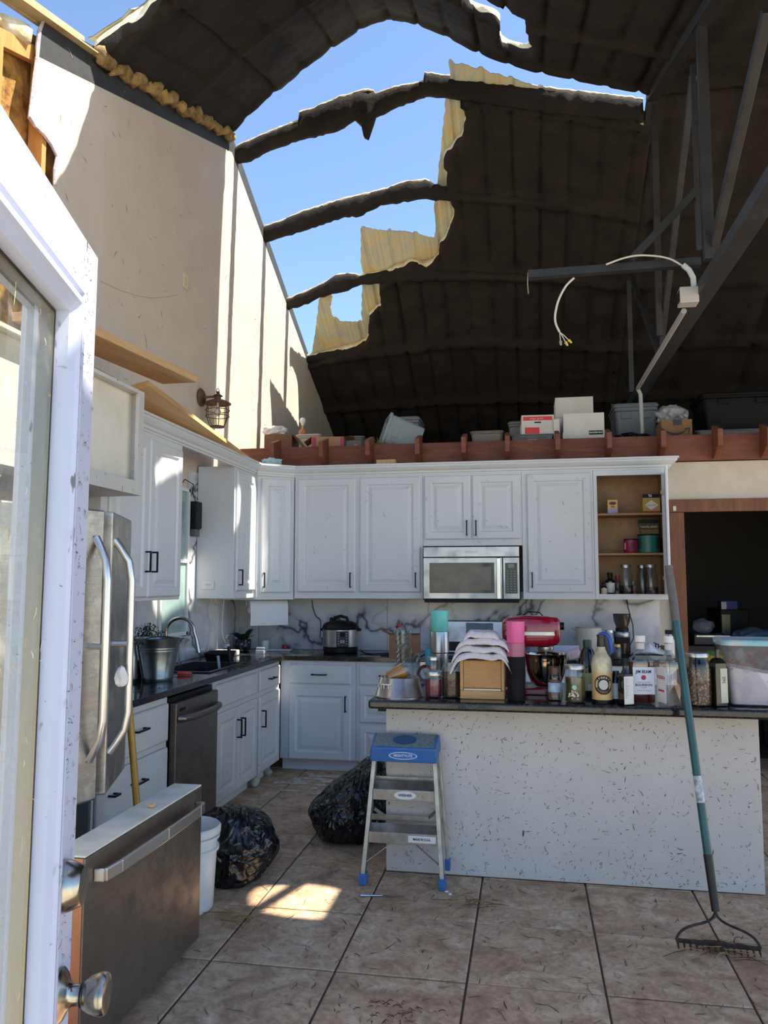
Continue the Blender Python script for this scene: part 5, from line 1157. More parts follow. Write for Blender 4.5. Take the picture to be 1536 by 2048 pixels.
# dark juice jug with green cap
loc, r, s = spot(1178, 1396, IT, 44); loc = loc+Vector((0, .05, 0)); t = T('juice_bottle', 'dark bottle with a green cap and cream label behind the cream liqueur', 'bottle', loc); H = 112*s
LT('body', [(0, 0), (r*.95, 0), (r, .006), (r, H*.50), (r*.93, H*.60), (r*.55, H*.82), (r*.34, H*.87), (r*.34, H*.9), (0, H*.9)], mat('dark_bottle', '15120f', .12, coat=.4), t); LT('cap', [(0, H), (r*.38, H), (r*.40, H*.99), (r*.40, H*.87), (0, H*.87)], mat('green_cap', '123c28', .4), t)
patch(t, loc, r, H*.10, H*.42, 1.2, mat('olive_label', 'b9b88a', .6, c2='a8a878', scale=20)); patch(t, loc, r, H*.11, H*.22, .5, m_lab, 'barcode', .0014, shift=.5)
# cream liqueur bottle with a blue opener
loc, r, s = spot(1205, 1408, IT, 41); t = T('liqueur_bottle', 'tall bottle of cream liqueur with a round black label', 'bottle', loc); H = 138*s; m_cr = mat('cream_drink', 'c8a468', .25, c2='d8bc86', scale=5)
LT('body', [(0, 0), (r*.97, 0), (r, .004), (r, H*.55), (r*.93, H*.63), (r*.62, H*.70), (r*.42, H*.77), (r*.38, H*.81), (0, H*.81)], [MATS['cream_drink']][0], t, 36); LT('shoulder_glass', [(r*1.004, H*.44), (r*1.004, H*.55), (r*.935, H*.632), (r*.625, H*.702), (r*.424, H*.772), (r*.385, H*.812)], mat('milky_glass', 'd6cfae', .15, c2='a79c78', scale=14), t, 36)
LT('collar', [(0, 0), (0, H*.81), (r*.40, H*.81), (r*.42, H*.82), (r*.37, H*.95), (r*.42, H*.955), (r*.42, H*.985), (0, H*.985)][1:], mat('capsule', '2a2624', .35), t); LT('foot_band', [(r*1.005, .0), (r*1.006, H*.05), (r*1.004, H*.051)], m_blackp, t, 36)
F = FC(loc, r+.0012, H*.27, .15)
def wrapdisc(F, r_, rad, m, par, name, d=0.0, n=36):
    mb = MB(); pts = []
    for rad_ in (0, rad*.5, rad):
        for i in range(n):
            a = 2*math.pi*i/n; x, y = rad_*math.cos(a), rad_*math.sin(a); th = x/r_; pts.append(F.o+F.u*(r_*math.sin(th))+F.v*y+F.n*(r_*math.cos(th)-r_+d))
    f = [(k*n+i, k*n+(i+1) % n, (k+1)*n+(i+1) % n, (k+1)*n+i) for k in (0, 1) for i in range(n)]; return mb.add(pts, f).build(name, m, par)
wrapdisc(F, r, .050, mat('label_black', '141210', .5), t, 'label'); wrapdisc(F, r, .025, mat('label_silver', 'c4c2ba', .5), t, 'label_center', .0008)
def arc_text(txt, size, rad, a0, a1, F, r_, m, par, flip=False):
    n = len(txt)
    for i, ch in enumerate(txt):
        if ch == ' ': continue
        a = a0+(a1-a0)*i/max(1, n-1); x, y = rad*math.cos(a), rad*math.sin(a); th = x/r_
        ra = Vector((math.cos(a), math.sin(a), 0)); up = -ra if flip else ra; tn = Vector((up.y, -up.x, 0))
        U, N2 = F.u*math.cos(th)-F.n*math.sin(th), F.n*math.cos(th)+F.u*math.sin(th)
        o = F.o+F.u*(r_*math.sin(th))+F.v*y+F.n*(r_*math.cos(th)-r_+.0012); add_text(ch, size, Fr(o, U*tn.x+F.v*tn.y, U*up.x+F.v*up.y, N2), m, par, bold=.0005)
arc_text('VERPOORTEN', .0135, .0375, math.radians(185), math.radians(5), F, r, mat('gold_print', 'd2c6a8', .5), t); arc_text('ADVOCAAT', .011, .0375, math.radians(215), math.radians(325), F, r, mat('gold_dim', '8a8070', .5), t, True)
F2 = FC(loc, r*.40, H*.86); c = Vector((loc.x, loc.y, loc.z)); u = F2.u
tb = T('bottle_opener', 'blue plastic handle hooked over the cream liqueur cap', 'opener', c+Vector((0, 0, H*.987)))
mb = MB(); P = [c-u*.012+UZ*(H*.992), c+u*.010+UZ*(H*1.005), c+u*.030+UZ*(H*.985), c+u*.043+UZ*(H*.93), c+u*.050+UZ*(H*.84), c+u*.052+UZ*(H*.76), c+u*.047+UZ*(H*.70)]
for k_ in range(1): mb.tube(P, [.006, .0085, .010, .011, .011, .009, .005], 10)
mb.build('handle', mat('royal_blue', '1e4fa8', .35), tb, smooth=True)
# dark bottle with round label, extract bottle
loc, r, s = spot(1234, 1407, IT, 30); t = T('bottle', 'black bottle with a pale blue rounded label behind the white labelled extract', 'bottle', loc+Vector((0, .02, 0))); H = 62*s
LT('body', [(0, 0), (r*.95, 0), (r, .005), (r, H*.6), (r*.5, H*.85), (r*.4, H), (0, H)], mat('dark_bottle', '15120f', .12), t); patch(t, loc, r, H*.12, H*.62, .9, mat('pale_blue_label', 'a9bccb', .5, c2='8fa6b8', scale=50), shift=-.2)
loc, r, s = spot(1252, 1412, IT, 28); t = T('extract_bottle', 'small square dark bottle with a tall white label', 'bottle', loc, math.radians(28)); H = 93*s; q = r*.78
mb = MB(); sq = lambda a, z: [Vector((a*x, a*y, z)) for x, y in ((-1, -1), (1, -1), (1, 1), (-1, 1))]
mb.rings([sq(q*.97, 0), sq(q, .003), sq(q, H*.62), sq(q*.85, H*.68)], True, True); mb.build('body', mat('dark_bottle', '15120f', .12), t, local=True, bevel=.003); LT('neck', [(q*.85, H*.66), (q*.5, H*.76), (q*.42, H*.80), (q*.42, H*.84), (0, H*.84)], mat('dark_bottle'  , '15120f', .12), t); LT('cap', [(0, H), (q*.55, H), (q*.57, H*.98), (q*.57, H*.84), (0, H*.84)], m_blackp, t)
for k_, (a, m_) in enumerate(((0, m_lab), (1, mat('photo_label', 'bdb6aa', .5, c2='6f6256', scale=40)))):
    mb = MB(); z0_, z1_ = H*.03, H*.62
    if a == 0: mb.box(-q, q, -q-.0012, -q-.0002, z0_, z1_)
    else: mb.box(q+.0002, q+.0012, -q, q, z0_, z1_)
    mb.build('label', m_, t, local=True)
Mq = Matrix.Translation(loc) @ Matrix.Rotation(math.radians(28), 4, 'Z'); Fq = Fr(Mq @ Vector((q+.0014, 0, H*.52)), Mq.to_3x3() @ Vector((0, 1, 0)), UZ, Mq.to_3x3() @ Vector((1, 0, 0)))
mb = MB(); mb.add([Fq.p(.014*math.cos(a), .016*math.sin(a), 0) for a in [2*math.pi*i/20 for i in range(20)]], [tuple(range(20))]); mb.build('emblem', m_blackp, t); add_text('OM', .016, Fr(Fq.p(0, 0, .0004), Fq.u, Fq.v, Fq.n), mat('white_print', 'e8e8e8', .5), t, bold=.0006)
Ff = Fr(Mq @ Vector((-q*.2, -q-.0014, H*.36)), Mq.to_3x3() @ Vector((1, 0, 0)), UZ, Mq.to_3x3() @ Vector((0, -1, 0)))
mb = MB()
random.seed(8)
for i in range(16): y = .05-.0065*i; fbox(mb, Ff, -.016, -.016+random.uniform(.008, .026), y, y+.0016, 0, .0004)
o = mb.build('small_print', mat('print_grey', '77746e', .6), t); o['kind'] = 'stuff'
# whiskey bottle
g_bottle = glass('bottle_glass', (.84, .86, .86), .22)
def flat_bottle(name, label, u_, v_, w, hpx, mbody, mfill, fill, cap, yaw=0.0):
    loc, r, s = spot(u_, v_, IT, w); H = hpx*s; t = T(name, label, 'bottle', loc, yaw); q = r*.95
    def sl(a, z, e=.45): return [Vector((a*math.copysign(abs(math.cos(th))**e, math.cos(th)), a*.78*math.copysign(abs(math.sin(th))**e, math.sin(th)), z)) for th in [2*math.pi*i/28 for i in range(28)]]
    mb = MB(); mb.rings([sl(q*.94, 0), sl(q, .006), sl(q, H*.56), sl(q*1.02, H*.62), sl(q*.90, H*.66, .6), sl(q*.58, H*.71, .8), sl(q*.34, H*.76, 1), sl(q*.32, H*.86, 1), sl(q*.32, H*.9, 1)], True, False); mb.build('glass', mbody, t, local=True, smooth=True)
    if fill: mb = MB(); mb.rings([sl(q*.90, .006), sl(q*.96, .01), sl(q*.965, H*min(fill, .5)), sl(q*.975, H*fill)], True, True); mb.build('contents', mfill, t, local=True, smooth=True)
    LT('cap', [(0, H), (q*.40, H), (q*.42, H*.992), (q*.42, H*.905), (0, H*.905)], mat('white_cap', 'e2e2e0', .4), t); LT('neck_label', [(q*.345, H*.80), (q*.345, H*.89)], mat('neck_label', 'cfccc6', .5), t)
    return t, loc, q, H, Matrix.Translation(loc) @ Matrix.Rotation(yaw, 4, 'Z')
t, loc, q, H, M = flat_bottle('whiskey_bottle', 'bourbon bottle with amber whiskey and a white label', 1284, 1410, 52, 136, g_bottle, mat('whiskey', '6a2410', .15, c2='4c180c', scale=5), .615, 0, .10)
R3 = M.to_3x3(); F = Fr(M @ Vector((0, -q*.78-.001, H*.345)), R3 @ UX, UZ, R3 @ NY); mb = MB(); fbox(mb, F, -q*.86, q*.86, -.069, .069, 0, .0012); lb = mb.build('label', mat('label_bluewhite', 'd2d8e6', .5), t)
add_text('JIM BEAM', .0225, Fr(F.p(0, .045, .0013), F.u, F.v, F.n), mat('ink_navy', '1a1c2c', .6), lb, bold=.0006, sx=.85); add_text('BOURBON', .0175, Fr(F.p(0, -.022, .0013), F.u, F.v, F.n), m_ink, lb, bold=.0004)
add_text('KENTUCKY STRAIGHT', .0065, Fr(F.p(0, -.008, .0013), F.u, F.v, F.n), m_ink, lb); add_text('WHISKEY', .0075, Fr(F.p(0, -.035, .0013), F.u, F.v, F.n), m_ink, lb); add_text('James B. Beam', .011, Fr(F.p(0, -.049, .0013), F.u, F.v, F.n), mat('print_grey', '77746e', .6), lb)
mb = MB(); mb.add([F.p(.0125*math.cos(a), .016+.0125*math.sin(a), .0014) for a in [2*math.pi*i/24 for i in range(24)]], [tuple(range(24))]); mb.build('seal', mat('seal_red', 'a8203c', .5), lb)
t, loc, q, H, M = flat_bottle('vodka_bottle', 'clear glass liquor bottle with a white cap behind the rake handle', 1341, 1415, 48, 140, g_bottle, glass('water_fill', (.92, .94, .94), .05), .2, 0, -1.25)
R3 = M.to_3x3(); F = Fr(M @ Vector((0, -q*.78-.001, H*.29)), R3 @ UX, UZ, R3 @ NY); mb = MB(); fbox(mb, F, -q*.8, q*.8, -.085, .09, 0, .0012); lb = mb.build('label', m_lab, t)
add_text('VODKA', .024, Fr(F.p(0.0, .04, .0013), F.u, F.v, F.n), mat('print_red', 'b02a34', .6), lb, bold=.0008); 
mb = MB(); fbox(mb, F, -.03, .03, -.03, -.02, .0013, .0016); mb.build('red_bar', mat('print_red', 'b02a34', .6), lb)
# pecans, oil, wipes, tub
t, loc, r, s, H = mason('pecan_jar', 'large jar of chopped pecans right of the rake handle', 1398, 1414, IT, 55, 105, .70, grain('pecans', 'b98c68', '8a5c40', '3c2014', 75), neck=.80, open_=True)
loc, r, s = spot(1438, 1414, IT, 31); t = T('oil_bottle', 'dark green square oil bottle with an olive label', 'bottle', loc, math.radians(20)); H = 122*s; q = r*.82
mb = MB(); mb.rings([sq(q*.96, 0), sq(q, .004), sq(q, H*.70), sq(q*.7, H*.76), sq(q*.36, H*.79)], True, True); mb.build('body', mat('green_bottle', '141c0c', .1, coat=.4), t, local=True, bevel=.004); LT('neck', [(q*.36, H*.78), (q*.34, H*.92), (0, H*.92)], mat('green_bottle', '141c0c', .1), t); LT('cap', [(0, H), (q*.42, H), (q*.42, H*.92), (0, H*.92)], m_blackp, t)
MB().box(-q*.2, q, -q-.0012, -q-.0002, H*.06, H*.62).build('label', mat('olive_oil_label', 'cfcdbb', .5, c2='b9b796', scale=12), t, local=True); M = Matrix.Translation(loc) @ Matrix.Rotation(math.radians(20), 4, 'Z')
add_text('365', .024, Fr(M @ Vector((q*.4, -q-.0014, H*.43)), UZ, -(M.to_3x3() @ UX), M.to_3x3() @ NY), mat('olive_ink', '6a6a3c', .6), t, bold=.0005)
loc, r, s = spot(1460, 1412, IT, 20); loc = loc+Vector((-.035, .15, 0)); t = T('wipes_canister', 'yellow canister with black lettering between oil and tub', 'canister', loc); LT('body', [(0, 0), (.04, 0), (.042, .004), (.042, .235), (.036, .24), (0, .24)], mat('canister_yellow', 'd2b024', .5), t); LT('cap', [(.037, .2405), (.037, .26), (0, .262)], mat('canister_green', '3a7a3a', .5), t)
add_text('Clean Up', .034, Fr(Vector((loc.x, loc.y, loc.z+.115))-facing(loc)[0]*.012+facing(loc)[1]*.0405, UZ, -facing(loc)[0], facing(loc)[1]), m_ink, t, bold=.001)
def rrect(w, d, r, z, n=6):
    P = []
    for cx, cy, a0 in ((w-r, -d+r, -90), (w-r, d-r, 0), (-w+r, d-r, 90), (-w+r, -d+r, 180)):
        for i in range(n+1): a = math.radians(a0+90*i/n); P.append(Vector((cx+r*math.cos(a), cy+r*math.sin(a), z)))
    return P
tl = at(1528, 1416, Z=IT); tl = Vector((tl.x+.035, tl.y+.15, IT+.001)); t = T('storage_tub', 'clear plastic tub of white flour with a turquoise lid', 'tub', tl, math.radians(-4)); H = .315
mb = MB(); mb.rings([rrect(.165, .12, .03, 0), rrect(.17, .125, .03, .005), rrect(.205, .15, .035, H), rrect(.202, .147, .035, H), rrect(.166, .121, .03, .007)], True, True); mb.build('body', glass('cloudy_plastic', (.88, .87, .88), .04, .3, .16, 'c4c0c6', 14), t, local=True, smooth=True)
mb = MB(); lo = rrect(.163, .118, .03, .008); hi = [Vector((p.x, p.y, .165-.18*p.x)) for p in rrect(.182, .135, .03, 0)]; mb.rings([lo, hi], True, True); mb.build('flour', mat('flour', 'f0eeee', .9, bump=.1), t, local=True, smooth=True)
mb = MB(); mb.rings([rrect(.212, .157, .04, H-.012), rrect(.214, .159, .04, H+.008), rrect(.208, .153, .04, H+.016), rrect(.19, .135, .03, H+.012)], False, True); mb.build('lid', mat('lid_turquoise', '6fc4cc', .4, c2='c9c4c4', scale=9), t, local=True, smooth=True)
o = MB().box(-.225, -.21, -.02, .02, H, H+.008).build('lid_tab', mat('lid_tab', '7cc8d0', .4), t, local=True)
random.seed(13); mb = MB()
for i in range(34): x, z = random.uniform(-.19, .19), random.uniform(.16, .30); yy = -.128-.025*z/.315-.0035; l = random.uniform(.006, .02); a = random.uniform(-.5, .9); mb.bar((x, yy, z), (x+l*math.cos(a), yy-.0005, z+l*math.sin(a)), .003, .004)
o = mb.build('red_smears', mat('red_smear', 'b04a34', .6), t, local=True); o['kind'] = 'stuff'
# ================================================================ BACK WORKTOP
def top_at(u, dy, Z=CT):                 # along the back worktop: X from pixel at depth Y
    return Vector((at(u, 1290, Y=dy).x, dy, Z+.0008))
# pressure cooker
loc = top_at(681, 6.86); t = T('pressure_cooker', 'steel electric pressure cooker with a black domed lid', 'pressure cooker', loc); r = .158
LT('base', [(0, 0), (r*.9, 0), (r*.96, .01), (r*.96, .045), (r*.93, .05), (0, .05)], m_blackp, t); LT('body', [(0, .05), (r*.95, .05), (r, .055), (r, .20), (r*.97, .205), (0, .205)], m_ss, t, 36)
lid = LT('lid', [(r*1.02, .205), (r*1.04, .212), (r*1.0, .232), (r*.9, .252), (r*.6, .272), (0, .28)], m_blackp, t, 36)
MB().tube([(-.07, 0, .262), (-.055, 0, .30), (0, 0, .315), (.055, 0, .30), (.07, 0, .262)], .014, 10).build('lid_handle', m_blackp, lid, local=True, smooth=True); LT('valve', [(.014, .265), (.014, .30), (.010, .305), (0, .305)], m_blackp, lid).location = (-.09, .02, -.004)
for s_ in (-1, 1): MB().box(s_*r-.02, s_*r+.025, -.03, .03, .185, .21).build('side_handle', m_blackp, t, local=True, bevel=.006)
F = FC(loc, r+.002, .12, .1); mb = MB(); fbox(mb, F, -.052, .052, -.065, .07, -.01, .006); cp = mb.build('control_panel', mat('panel_dark', '26282c', .25), t, bevel=.006)
mb = MB(); fbox(mb, F, -.02, .02, .025, .06, .006, .0066); mb.build('display', mat('cooker_lcd', '10141a', .1), cp)
mb = MB()
for sx_ in (-.042, .028):
    for k_ in range(5): fbox(mb, F, sx_, sx_+.014, .05-k_*.022, .056-k_*.022, .006, .0064)
fbox(mb, F, -.018, -.003, -.03, -.004, .006, .0064); fbox(mb, F, .003, .018, -.03, -.004, .006, .0064); o = mb.build('button_print', mat('print_pale', '9fa6ac', .5), cp); o['kind'] = 'stuff'
def candle(label, u, dy, r, h, m, name='candle', cat='candle', wick=True):
    loc = top_at(u, dy); t = T(name, label, cat, loc); LT('wax', [(0, 0), (r*.96, 0), (r, .003), (r, h-.003), (r*.95, h), (0, h-.002)], m, t)
    if wick: MB().tube([(0, 0, h-.004), (.002, 0, h+.012)], .0015, 5).build('wick', m_blackp, t, local=True)
candle('small red candle on the back worktop near the corner', 570, 6.92, .028, .055, mat('red_wax', '8e1420', .4)); candle('white pillar candle beside the dark planter', 530, 6.86, .034, .095, mat('white_wax', 'd2d0cc', .5))
# dark planter with broad leaves
def leaf(mb, base, d, L, w, droop, fold=.25):
    d = Vector(d).normalized(); sd = d.cross(UZ).normalized(); n = 6; V = []
    for i in range(n+1):
        s = i/n; c = base+d*(L*s)+Vector((0, 0, -droop*L*s*s)); ww_ = w*math.sin(math.pi*min(1, s*.92+.08))**.8
        V += [c-sd*ww_+UZ*fold*ww_, c, c+sd*ww_+UZ*fold*ww_]
    mb.add(V, [(3*i+k, 3*i+k+1, 3*i+k+4, 3*i+k+3) for i in range(n) for k in (0, 1)])
loc = Vector((-2.50, 6.80, CT+.001)); t = T('potted_plant', 'broad leaved plant in a patterned black pot in the worktop corner', 'plant', loc); m_leaf = mat('dark_leaf', '27402a', .4, c2='1a2c1e', scale=12)
LT('pot', shell([(0, 0), (.05, 0), (.065, .01), (.078, .05), (.072, .095), (.078, .105)], .005), mat('pot_black', '202226', .3, c2='8a8e90', scale=45, lo=.56, hi=.60), t); LT('soil', [(0, .085), (.07, .085)], mat('soil', '2a2018', .9), t)
random.seed(4)
for i in range(13):
    a = i*2.4; mb = MB(); leaf(mb, Vector((.02*math.cos(a), .02*math.sin(a), .09)), (math.cos(a)*.7, math.sin(a)*.7, random.uniform(.5, 1.3)), random.uniform(.12, .2), .026, .3); mb.build('leaf', m_leaf, t, local=True, smooth='all')
# dark fern behind the bucket
loc = Vector((-2.465, 4.90, CT+.001)); t = T('potted_plant', 'small leaved bushy plant behind the galvanized bucket', 'plant', loc); LT('pot', shell([(0, 0), (.05, 0), (.07, .10)], .005), m_blackp, t)
mb = MB(); random.seed(9)
for i in range(900):
    a, e = random.uniform(0, 6.28), random.uniform(-.2, 1.5); rr_ = random.uniform(.05, .15); c = Vector((rr_*math.cos(a)*math.cos(e), rr_*math.sin(a)*math.cos(e), .20+rr_*.9*math.sin(e))); d = Vector((random.gauss(0, 1), random.gauss(0, 1), random.gauss(0, 1))).normalized(); s2 = d.cross(UZ).normalized()*.005
    mb.add([c, c+d*.009+s2, c+d*.02, c+d*.009-s2], [(0, 1, 2, 3)])
o = mb.build('foliage', mat('bush_leaf', '1f2a1c', .6, c2='3a4a2a', scale=20), t, local=True); o['kind'] = 'stuff'
for i in range(7): a = i*.9; MB().tube([(0, 0, .08), (.04*math.cos(a), .04*math.sin(a), .17), (.09*math.cos(a), .09*math.sin(a), .28)], .003, 5).build('stem', mat('stem', '3a2e22', .8), t, local=True)
# paper towel roll hung under the corner cabinet
A, B = Vector((-2.41, 6.69, 1.345)), Vector((-2.13, 6.885, 1.345)); d = (B-A).normalized(); n = Vector((d.y, -d.x, 0)); t = T('paper_towel', 'white paper towel roll hung under the corner cabinet', 'paper towel', (A+B)/2)
MB().tube([A, B], .058, 28).build('roll', mat('paper_roll', 'e0e0e0', .9), t, smooth=True); MB().tube([A-d*.02, B+d*.02], .008, 10).build('rod', m_ss, t)
mb = MB(); V = []
for i in range(9): s = i/8; V += [A+n*.0585+UZ*(-.0-.165*s)+n*.006*math.sin(s*3), B+n*.0585+UZ*(-.165*s)+n*.006*math.sin(s*3)]
mb.add(V, [(2*i, 2*i+1, 2*i+3, 2*i+2) for i in range(8)]); mb.build('hanging_sheet', mat('paper_sheet', 'dfe1e6', .9), t)
for P in (A-d*.02, B+d*.02): MB().bar(P, P+UZ*.058, .012, .004).build('bracket', m_ss, t)
# cardboard box with a red lidded jar
m_card = mat('cardboard', '8f6a4c', .85, c2='7d5a3f', scale=6); bx = top_at(810, 6.45); t = T('cardboard_box', 'small open cardboard box at the stove end of the back worktop', 'box', bx, .12)
def open_box(t, w, d, h, m, th=.004, flaps=()):
    for nm, b in (('side', (-w, w, -d, -d+th)), ('side', (-w, w, d-th, d)), ('side', (-w, -w+th, -d+th, d-th)), ('side', (w-th, w, -d+th, d-th))): MB().box(*b, 0, h).build(nm, m, t, local=True)
    MB().box(-w+th, w-th, -d+th, d-th, 0, th).build('bottom', m, t, local=True)
    for (edge, ang, L) in flaps:
        mb = MB(); c, s_ = math.cos(ang), math.sin(ang)
        if edge == 'l': mb.hexa([(-w, -d, h), (-w, d, h), (-w-c*L, d, h+s_*L), (-w-c*L, -d, h+s_*L), (-w, -d, h+th), (-w, d, h+th), (-w-c*L, d, h+s_*L+th), (-w-c*L, -d, h+s_*L+th)])
        if edge == 'r': mb.hexa([(w, -d, h), (w, d, h), (w+c*L, d, h+s_*L), (w+c*L, -d, h+s_*L), (w-th, -d, h), (w-th, d, h), (w+c*L-th, d, h+s_*L), (w+c*L-th, -d, h+s_*L)])
        if edge == 'f': mb.hexa([(-w, -d, h), (w, -d, h), (w, -d-c*L, h+s_*L), (-w, -d-c*L, h+s_*L), (-w, -d, h+th), (w, -d, h+th), (w, -d-c*L, h+s_*L+th), (-w, -d-c*L, h+s_*L+th)])
        mb.build('flap', m, t, local=True)
open_box(t, .125, .10, .19, m_card, flaps=(('l', .5, .09), ('r', 1.5, .11)))
M = Matrix.Translation(bx+Vector((.0, 0, .17))) @ Matrix.Rotation(math.radians(-28), 4, 'Y'); t = T('plastic_jar', 'clear jar with a red lid poking out of the cardboard box', 'jar', M=M); LT('body', shell([(0, 0), (.035, 0), (.038, .01), (.038, .08), (.03, .09)], .002), g_plastic, t); LT('lid', [(.033, .09), (.034, .11), (0, .11), (0, .09)], mat('red_lid', 'b01c30', .4), t)
# coffee grinder
loc = top_at(1245, 6.78); t = T('coffee_grinder', 'black coffee grinder with a clear hopper under the open cabinet', 'grinder', loc)
MB().box(-.062, .062, -.07, .07, 0, .03).build('base', m_blackp, t, local=True, bevel=.008); MB().box(-.062, .062, -.01, .07, .031, .21).build('body', m_blackp, t, local=True, bevel=.01)
LT('bean_cup', shell([(0, .032), (.045, .032), (.047, .12)], .003), mat('bean_cup', '3a1c14', .2), t).location = (0, -.025, 0); LT('steel_collar', [(.055, .165), (.057, .168), (.057, .20), (.05, .21), (0, .21), (0, .165)], m_ss, t).location = (0, -.012, 0)
LT('burr_ring', [(.052, .211), (.052, .24), (0, .24), (0, .211)], m_blackp, t); LT('hopper', shell([(.045, .241), (.066, .30), (.070, .345)], .002), glass('smoked', (.55, .52, .50), .08), t); LT('hopper_lid', [(0, .346), (.071, .346), (.071, .353), (0, .353)], m_blackp, t)
MB().tube([(.064, .03, .10), (.10, .10, .15), (.12, .28, .25), (.085, .29, .40), (.075, .30, .50)], .004, 6).build('power_cord', m_blackp, t, local=True, smooth=True)
# pitcher, jars, paper, mug on the right worktop
loc = top_at(1178, 6.72); t = T('pitcher', 'tall pale plastic pitcher behind the green capped bottle', 'pitcher', loc); LT('body', shell([(0, 0), (.085, 0), (.09, .01), (.105, .24), (.115, .25)], .003), mat('pale_plastic', 'b9b9ae', .4), t); MB().tube([(-.10, 0, .235), (-.135, 0, .246), (-.14, 0, .25)], [.02, .012, .006], 8).build('spout', mat('pale_plastic', 'b9b9ae', .4), t, local=True)
def wjar(label, u, dy, r, h, m, mlid, fill=.7):
    loc = top_at(u, dy); t = T('mason_jar', label, 'jar', loc); LT('glass', shell([(0, 0), (r*.95, 0), (r, .008), (r, h*.72), (r*.8, h*.86), (r*.8, h*.94)], .003), g_clear, t); LT('contents', [(0, .004), (r*.92, .004), (r*.94, h*fill), (0, h*fill)], m, t); LT('lid', [(0, h), (r*.84, h), (r*.86, h-.004), (r*.86, h-.022), (0, h-.022)], mlid, t)
wjar('tall jar of pale contents left of the coffee grinder', 1219, 6.74, .04, .225, mat('pale_fill', '8a867c', .6), m_lid); wjar('short jar with a gold lid in front of the coffee grinder', 1232, 6.62, .045, .12, mat('dark_fill', '4a4238', .6), mat('gold_lid', 'a08850', .35, .8), .4)
mb = MB(); p = top_at(1302, 6.70); n = 9; V = []
for i in range(n+1):
    for j in range(n+1): x, y = -.14+.28*i/n, -.10+.2*j/n; V.append(p+Vector((x, y, .035+.09*math.exp(-((x+.02)**2/.006+(y)**2/.008))+.018*NZ.noise(Vector((x*14, y*14, 2))))))
mb.add(V, [(i*(n+1)+j, (i+1)*(n+1)+j, (i+1)*(n+1)+j+1, i*(n+1)+j+1) for i in range(n) for j in range(n)]); o = tag(mb.build('printed_bag', m_paper), 'crumpled white printed bag on the worktop right of the grinder', 'bag')
add_text('THE', .05, Fr(p+Vector((.06, -.035, .10)), Vector((1, 0, -.35)), Vector((.1, .55, .8)), Vector((.2, -.85, .5))), m_ink, o, bold=.003)
MB().box(p.x-.14, p.x+.14, p.y-.1, p.y+.1, CT+.001, CT+.034).build('cookbook', mat('book', 'b9b4a6', .7)); tag(bpy.data.objects['cookbook'], 'thin closed book under the crumpled printed bag', 'book')
p = top_at(1133, 6.66); tag(MB().box(p.x-.10, p.x+.10, p.y, p.y+.015, CT+.05, CT+.15).build('envelope', mat('env', 'c6c8da', .7)), 'pale envelope standing behind the mixer bowl', 'envelope'); o = bpy.data.objects['envelope']; o.location.z = CT+.0008
M = Matrix.Translation(top_at(1148, 6.52)+Vector((0, 0, .044))) @ Matrix.Rotation(math.radians(70), 4, 'Y'); t = T('mug', 'pale pink mug lying on its side behind the pickle jar', 'mug', M=M); LT('cup', shell([(0, -.05), (.04, -.05), (.043, -.045), (.043, .05)], .004), mat('mug_pink', 'd6c2c8', .4), t); MB().tube([(0, -.042, .03), (0, -.068, .02), (0, -.068, -.02), (0, -.042, -.03)], .005, 6).build('handle', mat('mug_pink', 'd6c2c8', .4), t, local=True)
p = top_at(1340, 6.80); t = T('spray_bottle', 'white spray bottle with a black trigger behind the rake', 'spray bottle', p); LT('body', [(0, 0), (.035, 0), (.036, .006), (.036, .14), (.014, .19), (0, .19)], m_wp, t); MB().box(-.035, .02, -.012, .012, .191, .225).build('trigger', m_blackp, t, local=True, bevel=.004)
# cords
def cord(label, pts, r=.004, m=None, name='cable'):
    pts = [Vector(p) for p in pts]; P = []
    for i in range(len(pts)-1):
        a, b, c, d = pts[max(i-1, 0)], pts[i], pts[i+1], pts[min(i+2, len(pts)-1)]
        for k in range(6): s = k/6; P.append(.5*((2*b)+(c-a)*s+(2*a-5*b+4*c-d)*s*s+(3*b-a-3*c+d)*s**3))
    P.append(pts[-1]); return tag(MB().tube(P, r, 8).build(name, m or m_blackp, smooth=True), label, 'cable')
b = lambda u, v, y=YB-.02: at(u, v, Y=y)
cord('black cable running down the marble to the pressure cooker', [b(624, 1200), b(626, 1215), b(632, 1232), b(641, 1242), b(640, 1275)])
cord('black power cord coiled on the worktop right of the pressure cooker', [(-1.44, 6.85, CT+.02), (-1.38, 6.75, CT+.006), (-1.28, 6.70, CT+.006), (-1.20, 6.78, CT+.006), (-1.12, 6.72, CT+.006), (-1.05, 6.62, CT+.006), (-1.12, 6.58, CT+.006), (-1.22, 6.62, CT+.006)], .005)
m_wc = mat('white_cable', 'd2cfc8', .5)
cord('thin white cable dangling beside the microwave edge', [b(858, 1203), b(857, 1225), b(862, 1240), b(858, 1258)], .003, m_wc)
cord('white cable looping down the left tiles under the cabinet', [(XW+.03, 6.35, 1.42), (XW+.03, 6.33, 1.30), (XW+.03, 6.40, 1.20), (XW+.03, 6.36, 1.05), (XW+.03, 6.30, CT+.01)], .0035, m_wc); cord('white cable hanging straight at the left cabinet corner', [(XW+.05, 6.62, 1.41), (XW+.045, 6.6, 1.25), (XW+.05, 6.6, 1.1), (XW+.09, 6.66, CT+.01)], .004, m_wc)
p = b(552, 1275); o = tag(MB().box(p.x-.01, p.x+.01, YB-.02, YB-.0125, p.z-.03, p.z+.03).build('switch_plate', mat('switch', 'c9cbd2', .4), bevel=.002), 'small white switch on the marble backsplash', 'switch')
